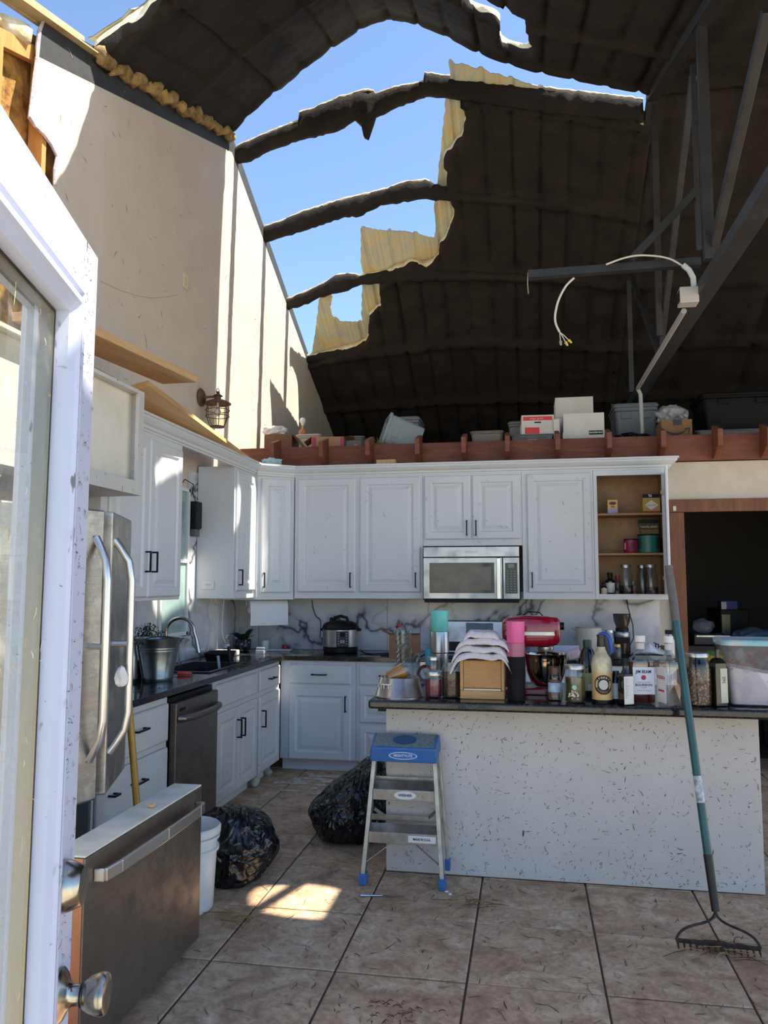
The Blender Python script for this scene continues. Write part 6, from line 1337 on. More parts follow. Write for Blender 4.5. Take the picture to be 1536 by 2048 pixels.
p = b(648, 1262); o = tag(MB().box(p.x-.04, p.x+.04, YB-.02, YB-.0125, p.z-.06, p.z+.06).build('outlet_cover', mat('switch', 'c9cbd2', .4), bevel=.002), 'white outlet cover behind the pressure cooker', 'outlet cover')
# ================================================================ LEFT WORKTOP
loc = Vector((-2.27, 4.67, CT+.001)); t = T('galvanized_bucket', 'galvanized steel bucket on the worktop by the sink', 'bucket', loc); m_gal = mat('galvanized', '8d979c', .28, .95, c2='6f7a80', scale=9); H = .262
LT('body', shell([(0, 0), (.092, 0), (.094, .01), (.098, .03), (.096, .034), (.121, H*.70), (.124, H*.705), (.124, H*.73), (.122, H*.735), (.123, H*.76), (.126, H*.765), (.126, H*.79), (.124, H*.795), (.138, H), (.143, H+.003)], .0025), m_gal, t, 40)
for a in (math.radians(-115), math.radians(65)): MB().tube([(.136*math.cos(a)+.02*math.cos(a+1.57)*k, .136*math.sin(a)+.02*math.sin(a+1.57)*k, H-.035+.022*(1-abs(k))) for k in (-1, -.5, 0, .5, 1)], .005, 8).build('ear', m_gal, t, local=True, smooth=True)
MB().tube([(.135*math.cos(a)*math.cos(math.radians(65)), .135*math.cos(a)*math.sin(math.radians(65)), H-.02+.03*math.sin(a)) for a in [math.pi*i/14 for i in range(15)]], .004, 6).build('bail', m_gal, t, local=True, smooth=True)
loc = Vector((-2.40, 4.58, CT+.001)); t = T('flask', 'slim steel flask between the broom and the galvanized bucket', 'flask', loc); LT('body', [(0, 0), (.036, 0), (.038, .005), (.038, .15), (.028, .19), (.026, .24), (0, .245)], m_ss, t); LT('base_ring', [(.039, .0), (.039, .02)], m_blackp, t)
p = at(370, 1351, Z=CT); t = T('screwdriver', 'screwdriver with a red handle lying on the worktop edge', 'screwdriver', p, math.radians(20)); MB().tube([(-.05, 0, .012), (-.04, 0, .013), (.03, 0, .013), (.045, 0, .012)], [.008, .012, .011, .006], 10).build('handle', mat('red_handle', 'd23a2a', .35), t, local=True, smooth=True); MB().tube([(-.05, 0, .010), (-.14, 0, .004)], .003, 6).build('shaft', m_chrome, t, local=True)
# sink utensils and clutter
p = Vector((-2.20, 5.72, CT-.19)); t = T('whisk', 'black handled red whisk standing in the sink', 'whisk', p); MB().tube([p+Vector((0, 0, .17)), p+Vector((-.01, .01, .25)), p+Vector((-.02, .02, .32))], [.008, .011, .013], 10).build('handle', m_blackp, t, smooth=True)
for a in range(6): 
    c, s_ = math.cos(a*1.05), math.sin(a*1.05); MB().tube([p+Vector((0, 0, .17)), p+Vector((.02*c, .02*s_, .10)), p+Vector((.028*c, .028*s_, .05)), p+Vector((0, 0, .012))], .002, 5).build('wire', mat('red_wire', 'b01c34', .4), t)
p = Vector((-2.24, 5.66, CT-.19)); t = T('spatula', 'pale blue spatula handle standing in the sink', 'spatula', p); MB().bar(p+Vector((0, 0, .005)), p+Vector((-.02, -.03, .26)), .02, .008).build('handle', mat('pale_blue_plastic', 'b8c4da', .4), t, bevel=.003); MB().bar(p+Vector((0, 0, .002)), p+Vector((-.004, -.006, .07)), .05, .006).build('blade', mat('pale_blue_plastic', 'b8c4da', .4), t)
loc = Vector((-2.40, 6.02, CT+.001)); t = T('pan', 'black roasting pan on the worktop behind the sink', 'pan', loc, .2); mb = MB(); mb.rings([rrect(.09, .12, .03, 0), rrect(.105, .14, .03, .06), rrect(.112, .147, .03, .062), rrect(.10, .135, .03, .058), rrect(.086, .116, .03, .006)], True, True); mb.build('body', m_blackp, t, local=True, smooth=True); MB().tube([(.08, -.14, .055), (.04, -.17, .058), (-.04, -.17, .058), (-.08, -.14, .055)], .005, 6).build('handle', m_blackp, t, local=True)
tag(MB().box(-2.62, -2.40, 6.24, 6.46, CT+.001, CT+.045).build('white_tray', m_wp, bevel=.008), 'low white plastic tray on the worktop beside the corner', 'tray')
tag(MB().box(-2.40, -2.08, 6.86, 6.93, CT+.001, CT+.018).build('power_strip', mat('white_strip', 'c8cad0', .5), bevel=.004), 'narrow white power strip lying in front of the planter', 'power strip')
p = Vector((-2.27, 6.62, CT+.001)); tag(MB().box(p.x-.04, p.x+.04, p.y-.03, p.y+.03, p.z, p.z+.028).jitter(.008, 30).build('folded_cloth', mat('sponge_pale', 'b9c4cc', .9), bevel=.004), 'lower pale folded cloth near the worktop corner', 'cloth'); tag(MB().box(p.x-.036, p.x+.04, p.y-.026, p.y+.03, p.z+.036, p.z+.055).build('sponge', mat('sponge_pale', 'b9c4cc', .9), bevel=.006), 'upper pale sponge resting on the folded cloth', 'sponge')
loc = Vector((-2.48, 6.36, CT+.046)); t = T('soap_bottle', 'small clear soap bottle with a pump on the white tray', 'bottle', loc); LT('body', shell([(0, 0), (.024, 0), (.026, .005), (.026, .075), (.012, .09), (.012, .10)], .002), g_plastic, t); LT('label_band', [(.0266, .02), (.0266, .055)], mat('soap_label', 'b4b8bc', .5), t); MB().tube([(0, 0, .10), (0, 0, .125), (.02, -.01, .125)], .005, 6).build('pump', m_wp, t, local=True)
for i, (x, y) in enumerate(((-2.37, 5.30), (-2.27, 5.34), (-2.30, 5.44))):
    loc = Vector((x, y, CT-.188)); t = T('drinking_glass', ('nearest clear drinking glass in the sink', 'clear drinking glass by the front rim of the sink', 'clear drinking glass deepest in the sink')[i], 'glass', loc, group='glasses in the sink'); LT('vessel', shell([(0, 0), (.03, 0), (.036, .20)], .002), g_clear, t)
# teal glass piece on the crown
p = at(537, 918, Y=6.72); crumple('plastic_bag', 'pale aqua plastic bag sitting on the corner crown moulding', (p.x, 6.80, 2.585), (.085, .05, .05), mat('aqua_bag', '9cc4cc', .4), 'bag', 3.3, 3)
# ================================================================ OPEN CABINET CONTENTS
def inx(u): return at(u, 1100, Y=YU+.12).x
def cbox(label, u0, u1, z, h, d, y, m, name='tea_box'):
    x0, x1 = inx(u0), inx(u1); t = T(name, label, 'box', ((x0+x1)/2, y+d/2, z+.001)); MB().box(x0, x1, y, y+d, z+.001, z+h).build('carton', m, t); return t, x0, x1, y
t, x0, x1, y = cbox('little yellow and lilac tea box on the top shelf', 1217, 1237, SH[1], .12, .07, YU+.10, mat('tea_yellow', 'd8b25c', .6)); MB().box(x0, x1, y-.001, y-.0002, SH[1]+.002, SH[1]+.045).build('lower_print', mat('lilac', 'a49cc4', .6), t)
mb = MB(); mb.add([Vector(((x0+x1)/2+.03*math.cos(a), y-.0012, SH[1]+.09+.014*math.sin(a))) for a in [2*math.pi*i/20 for i in range(20)]], [tuple(range(20))]); mb.build('oval_logo', mat('plum', '6e2440', .6), t); add_text('TEA', .02, Fr(((x0+x1)/2, y-.0014, SH[1]+.06), UX, UZ, NY), mat('plum', '6e2440', .6), t, bold=.0008)
t, x0, x1, y = cbox('gold oolong tea box with a white diamond on the top shelf', 1287, 1322, SH[1], .162, .08, YU+.09, mat('tea_gold', 'b5974a', .6)); xm = (x0+x1)/2
MB().box(x0, x1, y-.001, y-.0002, SH[1]+.13, SH[1]+.161).build('top_print', m_blackp, t); MB().box(x0, x1, y-.001, y-.0002, SH[1]+.002, SH[1]+.02).build('lower_print', mat('tea_red', '8e3a34', .6), t); mb = MB(); mb.add([Vector((xm-.055, y-.0012, SH[1]+.068)), Vector((xm, y-.0012, SH[1]+.028)), Vector((xm+.055, y-.0012, SH[1]+.068)), Vector((xm, y-.0012, SH[1]+.112))], [(0, 1, 2, 3)]); mb.build('diamond', m_lab, t)
add_text('OOLONG', .017, Fr((xm, y-.0014, SH[1]+.068), UX, UZ, NY), mat('gold_ink', '6a5a34', .6), t); add_text('TS', .026, Fr((xm-.01, y-.0014, SH[1]+.145), UX, UZ, NY), mat('white_print', 'e8e8e8', .5), t, bold=.001)
# coffee bag and two tubs on the middle shelf
x0, x1 = inx(1280), inx(1325); t = T('coffee_bag', 'brown coffee bag behind the green tub', 'bag', ((x0+x1)/2, YU+.22, SH[0]+.001)); mb = MB(); y = YU+.19
mb.rings([[Vector((a, b, c)) for a, b in ((x0+.03, y), (x1-.02, y), (x1-.02, y+.07), (x0+.03, y+.07))] if c < SH[0]+.2 else [Vector((a, b, c)) for a, b in ((x0, y+.03), (x1, y+.03), (x1, y+.04), (x0, y+.04))] for c in (SH[0]+.001, SH[0]+.16, SH[0]+.285)], True, True); mb.build('pouch', mat('kraft', '8a6a44', .7), t)
MB().box(x0+.005, x1-.004, y+.002, y+.012, SH[0]+.255, SH[0]+.286).build('top_fold', m_blackp, t); mb = MB(); mb.box(x0+.018, x1-.01, y+.006, y+.0085, SH[0]+.205, SH[0]+.245); mb.build('name_band', mat('band_dark', '2c2a1c', .6), t); add_text('HAVILLEND', .026, Fr(((x0+x1)/2, y+.005, SH[0]+.225), UX, UZ, NY), mat('gold_print', 'd2c6a8', .5), t, bold=.0006)
def tub(label, u0, u1, h, m, y):
    x0, x1 = inx(u0), inx(u1); r = (x1-x0)/2; loc = Vector(((x0+x1)/2, y, SH[0]+.001)); t = T('coffee_tub', label, 'tub', loc); LT('body', [(0, 0), (r*.94, 0), (r, .006), (r, h-.012), (r*.96, h-.01), (0, h-.01)], m, t, 32); LT('lid', [(r*.99, h-.012), (r*1.01, h-.008), (r*.98, h), (0, h)], m_blackp, t, 32); return t, loc, r
mg = mat('tub_green', '17695c', .35); t, loc, r = tub('large green plastic coffee tub on the middle shelf', 1275, 1319, .155, mg, YU+.11)
for sh in (-.85, .95): patch(t, loc, r, .03, .125, .22, mat('tub_green_shaded', '0f4a42', .5), 'grip_shade', .001, shift=sh)  # darker tub green paints in the shade of the grips
mp = mat('tub_magenta', '8a1c44', .35); t, loc, r = tub('small magenta coffee tub beside the green one', 1247, 1276, .118, mp, YU+.10); patch(t, loc, r, .025, .09, .35, mat('tub_magenta_shaded', '641030', .5), 'grip_shade', .001, shift=.3); patch(t, loc, r, .03, .085, .15, mat('tub_print', 'd8a0a8', .5), 'label', .001, shift=-.9)  # grip shade painted on in a darker magenta
# bottom shelf
def sjar(label, u, r, h, y, fill, mf, name='mason_jar', mlid=None):
    loc = Vector((inx(u), y, SH[2]+.001)); t = T(name, label, 'jar', loc); LT('glass', shell([(0, 0), (r*.95, 0), (r, .01), (r, h*.66), (r*.72, h*.82), (r*.70, h*.92)], .003), g_clear, t); LT('contents', [(0, .004), (r*.9, .004), (r*.93, h*fill), (0, h*fill)], mf, t); LT('lid', [(0, h), (r*.74, h), (r*.76, h-.004), (r*.76, h-.024), (0, h-.024)], mlid or m_lid, t)
m_ber = mat('berries', '331418', .5, c2='1c0c10', scale=60)
sjar('half gallon jar with dark beans on the bottom shelf, left one', 1251, .056, .255, YU+.13, .32, m_ber); sjar('half gallon jar with dark beans nearest the open door', 1299, .058, .255, YU+.09, .28, m_ber); sjar('empty tall jar at the back of the bottom shelf', 1287, .052, .253, YU+.23, .05, m_ber)
def bot(label, u, r, h, y, m, mc, lab=None, name='bottle'):
    loc = Vector((inx(u), y, SH[2]+.001)); t = T(name, label, 'bottle', loc); LT('body', [(0, 0), (r*.95, 0), (r, .004), (r, h*.62), (r*.45, h*.74), (r*.42, h*.80), (0, h*.80)], m, t); LT('cap', [(0, h), (r*.5, h), (r*.52, h*.98), (r*.52, h*.80), (0, h*.80)], mc, t)
    if lab: patch(t, loc, r, h*.12, h*.55, 1.1, lab)
dk = mat('dark_bottle', '15120f', .12); bot('small dark dropper bottle with a cream label on the bottom shelf', 1205, .027, .11, YU+.07, dk, m_blackp, mat('cream_label', 'c9bd9e', .6)); bot('wide black lidded bottle with a white label on the bottom shelf', 1219, .042, .19, YU+.15, dk, m_blackp, m_lab); bot('red capped spice bottle behind the left bean jar', 1236, .033, .165, YU+.20, mat('spice_clear', '6a5650', .3), mat('red_lid', 'b01c30', .4)); bot('little tin with a red and white label between the bean jars', 1268, .03, .12, YU+.24, mat('tin_grey', '9a9690', .4, .5), mat('tin_grey', '9a9690', .4, .5), mat('redwhite', 'b06a6a', .5)); bot('tiny glass vial lying in front of the left bean jar', 1230, .02, .06, YU+.06, mat('grey_vial', '3c3c40', .2), m_blackp)
# ================================================================ ROOM BEYOND THE DOORWAY
def fr(u, v, y=8.6): return at(u, v, Y=y)
p0, p1 = fr(1440, 1215), fr(1502, 1330); t = T('tower_case', 'black tower case in the dark room beyond the doorway', 'cabinet', (fr(1470, 1300).x, 8.8, 0))
MB().box(p0.x, p1.x, 8.6, 9.2, .62, p0.z-.02).build('case', m_blackp, t, bevel=.006); MB().box(p0.x+.01, p0.x+.09, 8.585, 8.599, .75, p0.z-.07).build('front_panel', mat('brushed_front', '77735c', .4, .5), t); MB().box(p0.x-.1, p1.x+.1, 8.5, 9.3, .58, .618).build('stand', mat('desk_dark', '2a2622', .6), t); MB().box(p0.x-.06, p1.x+.06, 8.55, 9.25, 0, .579).build('pedestal', mat('desk_dark', '2a2622', .6), t)
a, c = fr(1443, 1202), fr(1476, 1215); tag(MB().box(a.x, c.x, 8.62, 8.8, p0.z-.018, a.z).build('tissue_box', mat('tissue_blue', '27408c', .5)), 'blue and white tissue box on top of the dark tower case', 'box')
MB().box(a.x, a.x+.05, 8.615, 8.6195, p0.z-.017, a.z-.01).build('white_print', m_lab, bpy.data.objects['tissue_box'])
a = fr(1412, 1290); t = T('printer', 'grey equipment with a steel edge on the table beyond the doorway', 'printer', (a.x, 8.3, .95)); pa, pb = at(1385, 1300, Y=8.2), at(1455, 1285, Y=8.2); MB().box(pa.x, pb.x, 8.1, 8.42, .96, 1.06).build('case', mat('printer_dark', '34363a', .5), t, bevel=.006); MB().box(pa.x+.02, pb.x, 8.09, 8.099, 1.035, 1.05).build('steel_edge', m_ss, t)
tag(MB().box(1.45, 2.3, 8.0, 8.47, .90, .955).build('side_table', mat('desk_dark', '2a2622', .6)), 'dark table just inside the doorway', 'table'); 
for x in (1.48, 2.24):
    for y in (8.03, 8.40): MB().box(x, x+.04, y, y+.04, .0, .899).build('leg', mat('desk_dark', '2a2622', .6), bpy.data.objects['side_table'])
q = at(1408, 1288, Y=8.25); crumple('plastic_bag', 'grey printed plastic bag on the equipment beyond the doorway', (q.x, 8.25, 1.061), (.09, .05, .08), mat('bag_grey', '6a727e', .4), 'bag', 5.5, 2)
q = at(1490, 1300, Y=8.2); crumple('blue_sheet', 'blue plastic sheet heaped behind the flour tub', (q.x+.1, 8.2, .956), (.20, .12, .09), mat('sheet_blue', '55708e', .5), 'sheet', 7.7, 3)
# ================================================================ LOFT STORAGE
LZ = 2.799
def lofty(u, v, y): return at(u, v, Y=y)
def tote(label, u0, u1, vt, y, d, m, lid=True, mlid=None, zb=LZ, rot=0.0, name='storage_tote', panel=False):
    x0, x1, zt = lofty(u0, vt, y).x, lofty(u1, vt, y).x, lofty((u0+u1)/2, vt, y).z; w = (x1-x0)/2; h = zt-zb; loc = Vector(((x0+x1)/2, y+d, zb)); t = T(name, label, 'storage bin', loc, rot)
    mb = MB(); k = .86; L = [rrect(w*k, d*k, .03, .001), rrect(w*k+.004, d*k+.004, .03, .008), rrect(w*.95, d*.95, .035, h*.84), rrect(w, d, .035, h*.86), rrect(w, d, .035, h*.92)]
    if not lid: L += [rrect(w, d, .035, h), rrect(w-.008, d-.008, .03, h), rrect(w*k-.004, d*k-.004, .028, .012)]
    mb.rings(L, True, True); mb.build('bin', m, t, local=True, smooth=True)
    if lid: mb = MB(); mb.rings([rrect(w+.008, d+.008, .04, h*.925), rrect(w+.010, d+.010, .04, h*.965), rrect(w, d, .04, h), rrect(w*.9, d*.9, .03, h*.985)], True, True); mb.build('lid', mlid or m, t, local=True, smooth=True)
    for s_ in (-.45, .45): 
        if w > .16: MB().box(s_*w-.05, s_*w+.05, -d*.96-.006, -d*.90, h*.70, h*.84).build('grip', m, t, local=True, bevel=.004)
    if panel:
        MB().box(-w*.45, w*.45, -d*.93-.012, -d*.90, h*.12, h*.62).build('front_panel', m, t, local=True, bevel=.01); MB().box(-w*.22, w*.22, -d*.93-.014, -d*.93-.0122, h*.22, h*.5).build('label', m_lab, t, local=True)
    return t
m_tg, m_tl, m_tb, m_tk = mat('tote_grey', '6f7274', .5), mat('tote_khaki', '7c786c', .5), mat('tote_blue_grey', '8b959c', .45), mat('tote_black', '0e0e10', .6, spec=.15)
tote('khaki lidded tote standing alone at the middle of the loft', 941, 1006, 861, 7.45, .2, m_tl); tote('low grey tote with a paper label under the red printed carton', 1021, 1108, 868, 7.25, .2, m_tg, panel=True); tote('grey tote tucked behind the red printed carton', 1017, 1075, 842, 7.9, .2, m_tg); tote('tall grey tote behind the white conduit', 1228, 1316, 806, 7.95, .25, mat('tote_steel_blue', '6a7278', .45)); tote('low grey tote under the smile printed carton', 1322, 1400, 880, 7.25, .2, m_tg); lowt = tote('wide grey tote below the big black tote', 1392, 1560, 858, 7.25, .25, m_tg)
zb = lofty(1470, 858, 7.25).z+.001; tote('big black lidded tote at the right end of the loft', 1402, 1570, 783, 7.3, .26, m_tk, zb=zb); tote('grey tote behind the tipped bin', 790, 838, 833, 7.9, .2, m_tg); tote('cream tote under the little lamp at the loft corner', 592, 640, 868, 7.72, .15, mat('tote_cream', 'b4b0a0', .5)); tote('dark grey tote behind the pink printed carton', 690, 728, 872, 7.9, .15, m_tg)
# tipped bin with dried greenery
c = lofty(798, 866, 7.45); M = Matrix.Translation((c.x-.03, 7.55, LZ+.005)) @ Matrix.Rotation(math.radians(18), 4, 'Z') @ Matrix.Rotation(math.radians(-72), 4, 'Y') @ Matrix.Translation((.155, 0, -.16))
t = T('tipped_bin', 'blue grey bin lying on its side with greenery spilling out', 'storage bin', M=M); mb = MB(); mb.rings([rrect(.13, .17, .03, 0), rrect(.135, .175, .03, .006), rrect(.155, .20, .035, .33), rrect(.168, .213, .035, .335), rrect(.168, .213, .035, .36), rrect(.150, .195, .03, .36), rrect(.128, .168, .028, .012)], True, True); mb.build('bin', m_tb, t, local=True, smooth=True)
MB().box(-.06, .06, -.20, -.185, .23, .30).build('grip', m_tb, t, local=True, bevel=.006)
mb = MB(); random.seed(31); g = lofty(765, 890, 7.4)
for i in range(170):
    a = random.uniform(0, 6.28); b0 = Vector((g.x+random.gauss(0, .05), 7.36+random.gauss(0, .05), LZ+.002+abs(random.gauss(0, .02)))); d = Vector((random.gauss(-.1, .6), random.gauss(-.2, .5), random.uniform(.1, 1))).normalized(); l = random.uniform(.05, .15); mb.cur = random.randrange(2); mb.tube([b0, b0+d*l*.6, b0+d*l+Vector((0, 0, -.01))], [.002, .0018, .0008], 4)
tag(mb.build('dried_greenery', [mat('greenery', '6a7038', .8), mat('greenery2', '8a7a44', .8)]), 'dried greenery spilling from the tipped bin', 'greenery', kind='stuff')
crumple('plaster_rubble', 'white plaster rubble in front of the tipped bin', (lofty(715, 890, 7.3).x, 7.3, LZ), (.09, .05, .03), mat('rubble', 'c9c4bc', .9), 'rubble', 1.4, 3)
# cartons
def carton(name, label, u0, u1, vt, y, d, m, zb=LZ, rot=0.0):
    x0, x1, zt = lofty(u0, vt, y).x, lofty(u1, vt, y).x, lofty((u0+u1)/2, vt, y).z; w = (x1-x0)/2; loc = Vector(((x0+x1)/2, y+d, zb)); t = T(name, label, 'carton', loc, rot); h = zt-zb; MB().box(-w, w, -d, d, .001, h).build('carton', m, t, local=True, bevel=.002); return t, loc, w, h, Matrix.Translation(loc) @ Matrix.Rotation(rot, 4, 'Z')
m_wcb = mat('white_carton', 'd6d3ce', .7, c2='cac6c0', scale=4); m_redp = mat('carton_red', 'd23c38', .6)
def lid_strip(t, w, d, h, m): MB().box(-w-.004, w+.004, -d-.004, d+.004, h*.62, h*.625).build('lid_edge', mat('carton_edge', 'b4b0aa', .8), t, local=True)
t, loc, w, h, M = carton('file_box', 'white file box with a black badge at the front of the loft', 1126, 1208, 826, 7.25, .19, m_wcb); MB().box(-w-.006, w+.006, -.196, .196, .0012, .10).build('lid', m_wcb, t, local=True, bevel=.002)
mb = MB(); mb.box(w*.25, w*.93, -.2005, -.1965, .075, .112); mb.build('badge', m_blackp, t, local=True, bevel=.008); add_text('BANKERS BOX', .019, Fr(loc+Vector((w*.59, -.2008, .0935)), UX, UZ, NY), mat('white_print', 'e8e8e8', .5), t, bold=.0004, sx=.9); MB().box(-w-.05, w+.05, -.21, .1, .0002, .001).build('base_sheet', m_wcb, t, local=True)
t, loc, w, h, M = carton('file_box', 'white file box set back beside the red printed carton', 1107, 1119, 838, 7.27, .19, m_wcb); zb2 = loc.z+h; lid_strip(t, w, .19, h, m_wcb)
z9 = lofty(1150, 826, 7.25).z; t, loc, w, h, M = carton('file_box', 'plain white file box on top of the stack behind the badge box', 1110, 1186, 794, 7.66, .18, m_wcb, zb=lofty(1150, 834, 7.66).z); MB().box(-.03, .07, -.1815, -.1805, .004, .016).build('hand_hole', m_blackp, t, local=True)
MB().box(-w, w, -.18, .18, -(loc.z-LZ)+.001, -.001).build('lower_box', m_wcb, t, local=True, bevel=.002)
zt_ = lofty(1065, 868, 7.25).z+.002; t, loc, w, h, M = carton('paper_carton', 'white copy paper carton with red print on the grey tote', 1041, 1106, 830, 7.28, .16, m_wcb, zb=zt_, rot=.05)
Fk = Fr(M @ Vector((0, -.1605, 0)), M.to_3x3() @ UX, UZ, M.to_3x3() @ NY); mb = MB(); fbox(mb, Fk, -w*.9, w*.9, h*.72, h*.92, 0, .0012); mb.build('red_band', m_redp, t); mb = MB(); fbox(mb, Fk, -w*.8, w*.1, h*.03, h*.36, 0, .0012); mb.build('red_block', m_redp, t); add_text('copy print', .03, Fr(Fk.p(-.01, h*.82, .0014), Fk.u, Fk.v, Fk.n), mat('pink_print', 'f0b8b0', .6), t); mb = MB(); fbox(mb, Fk, -.03, .03, h*.58, h*.65, 0, .0012); mb.build('hand_hole', m_blackp, t)
mb = MB(); fbox(mb, Fr(M @ Vector((-w-.0005, 0, 0)), M.to_3x3() @ Vector((0, -1, 0)), UZ, M.to_3x3() @ Vector((-1, 0, 0))), -.15, .15, h*.72, h*.92, 0, .001); mb.build('side_band', m_redp, t)
# smile carton
m_kr = mat('kraft_carton', '8a6844', .8, c2='7b5c3b', scale=5); zt_ = lofty(1361, 880, 7.25).z+.003; t, loc, w, h, M = carton('shipping_carton', 'brown shipping carton with a black smile arrow', 1322, 1384, 839, 7.27, .15, m_kr, zb=zt_)
Fk = Fr(loc+Vector((0, -.151, 0)), UX, UZ, NY); mb = MB(); V = []
for i in range(17): a = -w*.85+w*1.55*i/16; q_ = ((a+w*.08)/(w*.78))**2; th = .004+.010*math.sin(math.pi*min(1, i/16+.05)); V += [Fk.p(a, h*.30+h*.32*q_*.75-th, .0008), Fk.p(a, h*.30+h*.32*q_*.75+th*.6, .0008)]
mb.add(V, [(2*i, 2*i+2, 2*i+3, 2*i+1) for i in range(16)]); mb.build('smile_print', m_ink, t); mb = MB(); mb.add([Fk.p(w*.50, h*.56, .0009), Fk.p(w*.85, h*.60, .0009), Fk.p(w*.84, h*.52, .0009), Fk.p(w*.78, h*.28, .0009), Fk.p(w*.72, h*.30, .0009), Fk.p(w*.76, h*.53, .0009), Fk.p(w*.50, h*.50, .0009)], [tuple(range(7))]); mb.build('arrow_print', m_ink, t); mb = MB(); fbox(mb, Fk, -.03, .045, h*.72, h+.0, 0, .001); mb.build('tape', mat('tape_dark', '2a2622', .3), t)
crumple('plastic_bag', 'clear plastic bag bunched on the smile carton', (loc.x-.01, 7.42, loc.z+h+.002), (.125, .08, .085), mat('bag_clear', '9a9ea4', .25, c2='6a6e74', scale=9), 'bag', 2.9, 3)
# pink printed carton, brown box with plastic, lamp, bags
t = T('pink_carton', 'open cardboard carton with pink print at the loft corner', 'carton', Vector((lofty(652, 890, 7.3).x, 7.42, LZ)), .12); open_box(t, .155, .12, .148, mat('tan_carton', 'b08a68', .8, c2='a37c5b', scale=5), flaps=(('l', -.6, .09), ('r', .1, .09)))
for x0_, x1_ in ((-.15, -.11), (.125, .152)): MB().box(x0_, x1_, -.1213, -.1203, .004, .145).build('pink_print', mat('pink_print2', 'b03a5c', .6), t, local=True)
t = T('brown_box', 'brown open box with plastic film spilling over at the wall', 'box', Vector((lofty(556, 890, 7.3).x, 7.42, LZ))); open_box(t, .14, .12, .185, mat('brown_gloss', '6e4a32', .35, c2='5e3d28', scale=6), flaps=(('r', -.9, .16),))
o = crumple('plastic_film', 'bunched white plastic film on the brown box', (lofty(548, 850, 7.3).x, 7.36, LZ+.19), (.12, .08, .05), mat('film_white', 'c9c6cc', .3), 'plastic film', 6.6, 3)
p = lofty(601, 868, 7.72); t = T('table_lamp', 'small bare bulb lamp on an orange base on the cream tote', 'lamp', (p.x, 7.80, p.z+.002)); LT('base', [(0, 0), (.03, 0), (.042, .02), (.04, .045), (.02, .06), (0, .062)], mat('orange_ceramic', 'b0703c', .35), t); LT('socket', [(.012, .062), (.012, .10), (0, .10)], mat('brass', 'b08d4a', .3, .9), t); LT('bulb', [(.012, .10), (.014, .112), (.03, .14), (.033, .155), (.028, .172), (.012, .182), (0, .184)], mat('bulb_white', 'dcdce0', .2), t)
crumple('grey_bag', 'dark grey stuffed bag beside the small lamp', (lofty(635, 880, 8.2).x, 8.32, LZ), (.15, .1, .13), mat('bag_darkgrey', '4a4a4e', .5), 'bag', 1.9, 3); crumple('black_bag', 'flat black bag between the tipped bin and the khaki tote', (lofty(888, 890, 7.4).x, 7.45, LZ), (.17, .1, .03), m_bag, 'bag', 4.9, 3); tag(MB().box(lofty(874, 890, 7.6).x, lofty(934, 890, 7.6).x, 7.62, 7.8, LZ, LZ+.05).build('white_box', m_wcb, bevel=.003), 'flat white box lying before the khaki tote', 'box'); crumple('black_bag', 'black bag slumped under the truss end', (lofty(1260, 890, 7.4).x, 7.34, LZ), (.16, .1, .05), m_bag, 'bag', 8.9, 3)
p = lofty(1275, 913, 6.85); tag(MB().box(p.x-.08, p.x+.08, 6.80, 6.95, 2.581, 2.60).build('pink_box', mat('pink_box', 'a03a70', .5)), 'flat magenta box on the crown moulding', 'box'); p = lofty(770, 928, 6.85); tag(MB().box(p.x-.08, p.x+.09, 6.86, 6.95, 2.581, 2.64).build('wood_block', m_lumber), 'pale wood block on the crown moulding', 'wood block')
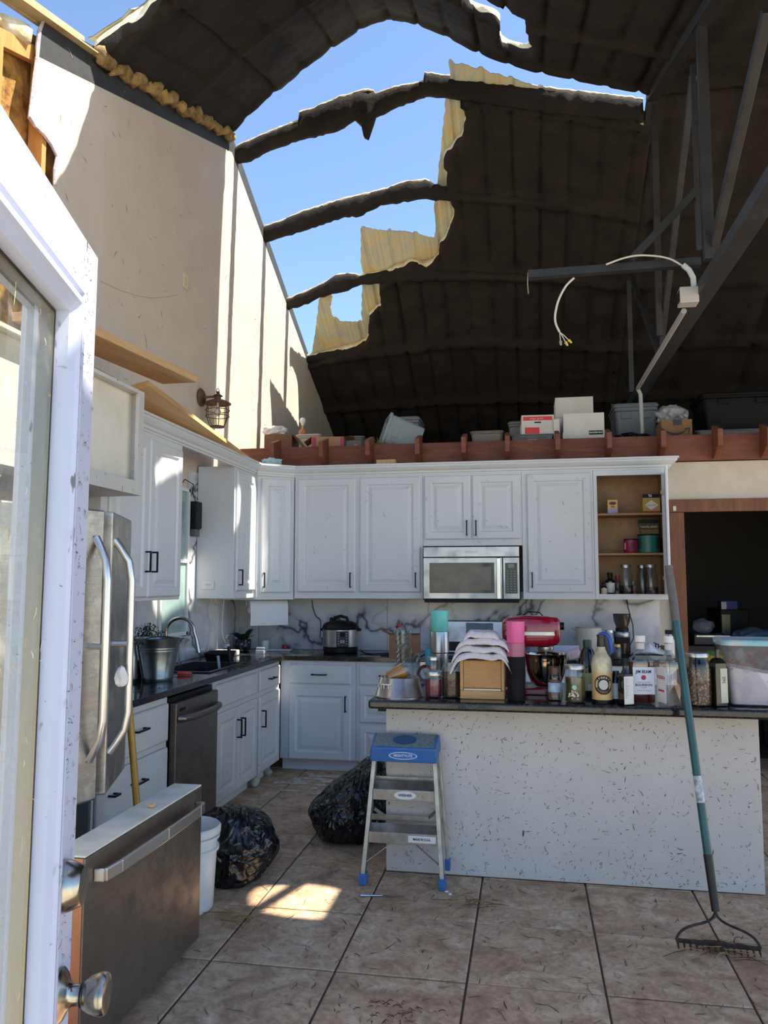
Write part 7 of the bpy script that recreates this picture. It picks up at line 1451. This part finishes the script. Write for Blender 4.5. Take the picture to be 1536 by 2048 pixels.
# ================================================================ WIRING ON THE TRUSS
m_con = mat('grey_conduit', 'a8a8a8', .45); A, B, Cq = at(1378, 600, X=1.03), at(1276, 776, X=1.03), None
tag(MB().tube([at(1368, 622, X=1.02), B], .018, 14).build('conduit', m_con, smooth=True), 'long grey conduit strapped along the truss bottom chord', 'conduit'); Bq = Vector((B.x, 7.08, B.z)); 
tag(MB().tube([B+Vector((0, .02, -.0)), B+Vector((.02, 0, -.06)), Vector((B.x+.03, B.y, 2.803))], .018, 12).build('conduit', m_con, smooth=True), 'short white conduit dropping from the truss to the loft', 'conduit')
p = at(1376, 594, X=1.0); t = T('junction_box', 'square grey junction box at the top of the conduit', 'junction box', p); MB().box(p.x-.055, p.x+.055, p.y-.05, p.y+.05, p.z-.05, p.z+.05).build('case', mat('jbox', 'b4b4b2', .4), t, bevel=.004); MB().box(p.x-.058, p.x-.0555, p.y-.035, p.y+.035, p.z-.035, p.z+.035).build('opening', m_blackp, t)
P = [at(u, v, Y=yb-.08) for u, v in ((1388, 575), (1386, 555), (1378, 540), (1366, 530))]; MB().tube(P, .017, 10).build('flexible_elbow', mat('pale_conduit', 'c9ccd2', .45), t, smooth=True)
cord('white cable arching over the steel arm', [at(u, v, Y=yb-.08) for u, v in ((1364, 531), (1340, 518), (1310, 512), (1275, 511), (1245, 517), (1212, 529))], .006, m_wc)
cord('white cable dangling below the steel arm', [at(u, v, Y=yb-.03) for u, v in ((1148, 556), (1132, 572), (1118, 598), (1111, 625), (1111, 645), (1119, 664))], .007, m_wc)
q = at(1119, 664, Y=yb-.03); t = T('wire_nuts', 'yellow wire nuts on the loose cable end', 'wire nuts', q)
for k_, (du, dv, m_) in enumerate(((12, 20, 'y'), (18, 16, 'y'), (2, 18, 'g'))):
    e = at(1119+du, 664+dv, Y=yb-.03+k_*.01); MB().tube([q, q.lerp(e, .5)+Vector((0, 0, .004)), e], .003, 6).build('strand', m_wc, t); MB().tube([e, e+(e-q).normalized()*.028], [.010, .006], 8).build('nut', mat('nut_yellow', 'd2b650', .5) if m_ == 'y' else mat('nut_grey', '9aa0a8', .5), t, smooth=True)
q = at(1212, 757, X=1.06); M = Matrix.Translation(q) @ Matrix.Rotation(math.radians(-90), 4, 'Y'); t = T('lamp_holder', 'white porcelain lamp holder with a bare bulb on the truss', 'lamp holder', M=M)
LT('socket', [(0, 0), (.055, 0), (.055, .012), (.035, .02), (.025, .05), (0, .05)], mat('porcelain', 'd6d2ca', .3), t); LT('bulb', [(.014, .05), (.016, .065), (.034, .10), (.038, .12), (.032, .142), (.014, .155), (0, .157)], mat('bulb_white', 'dcdce0', .2), t)
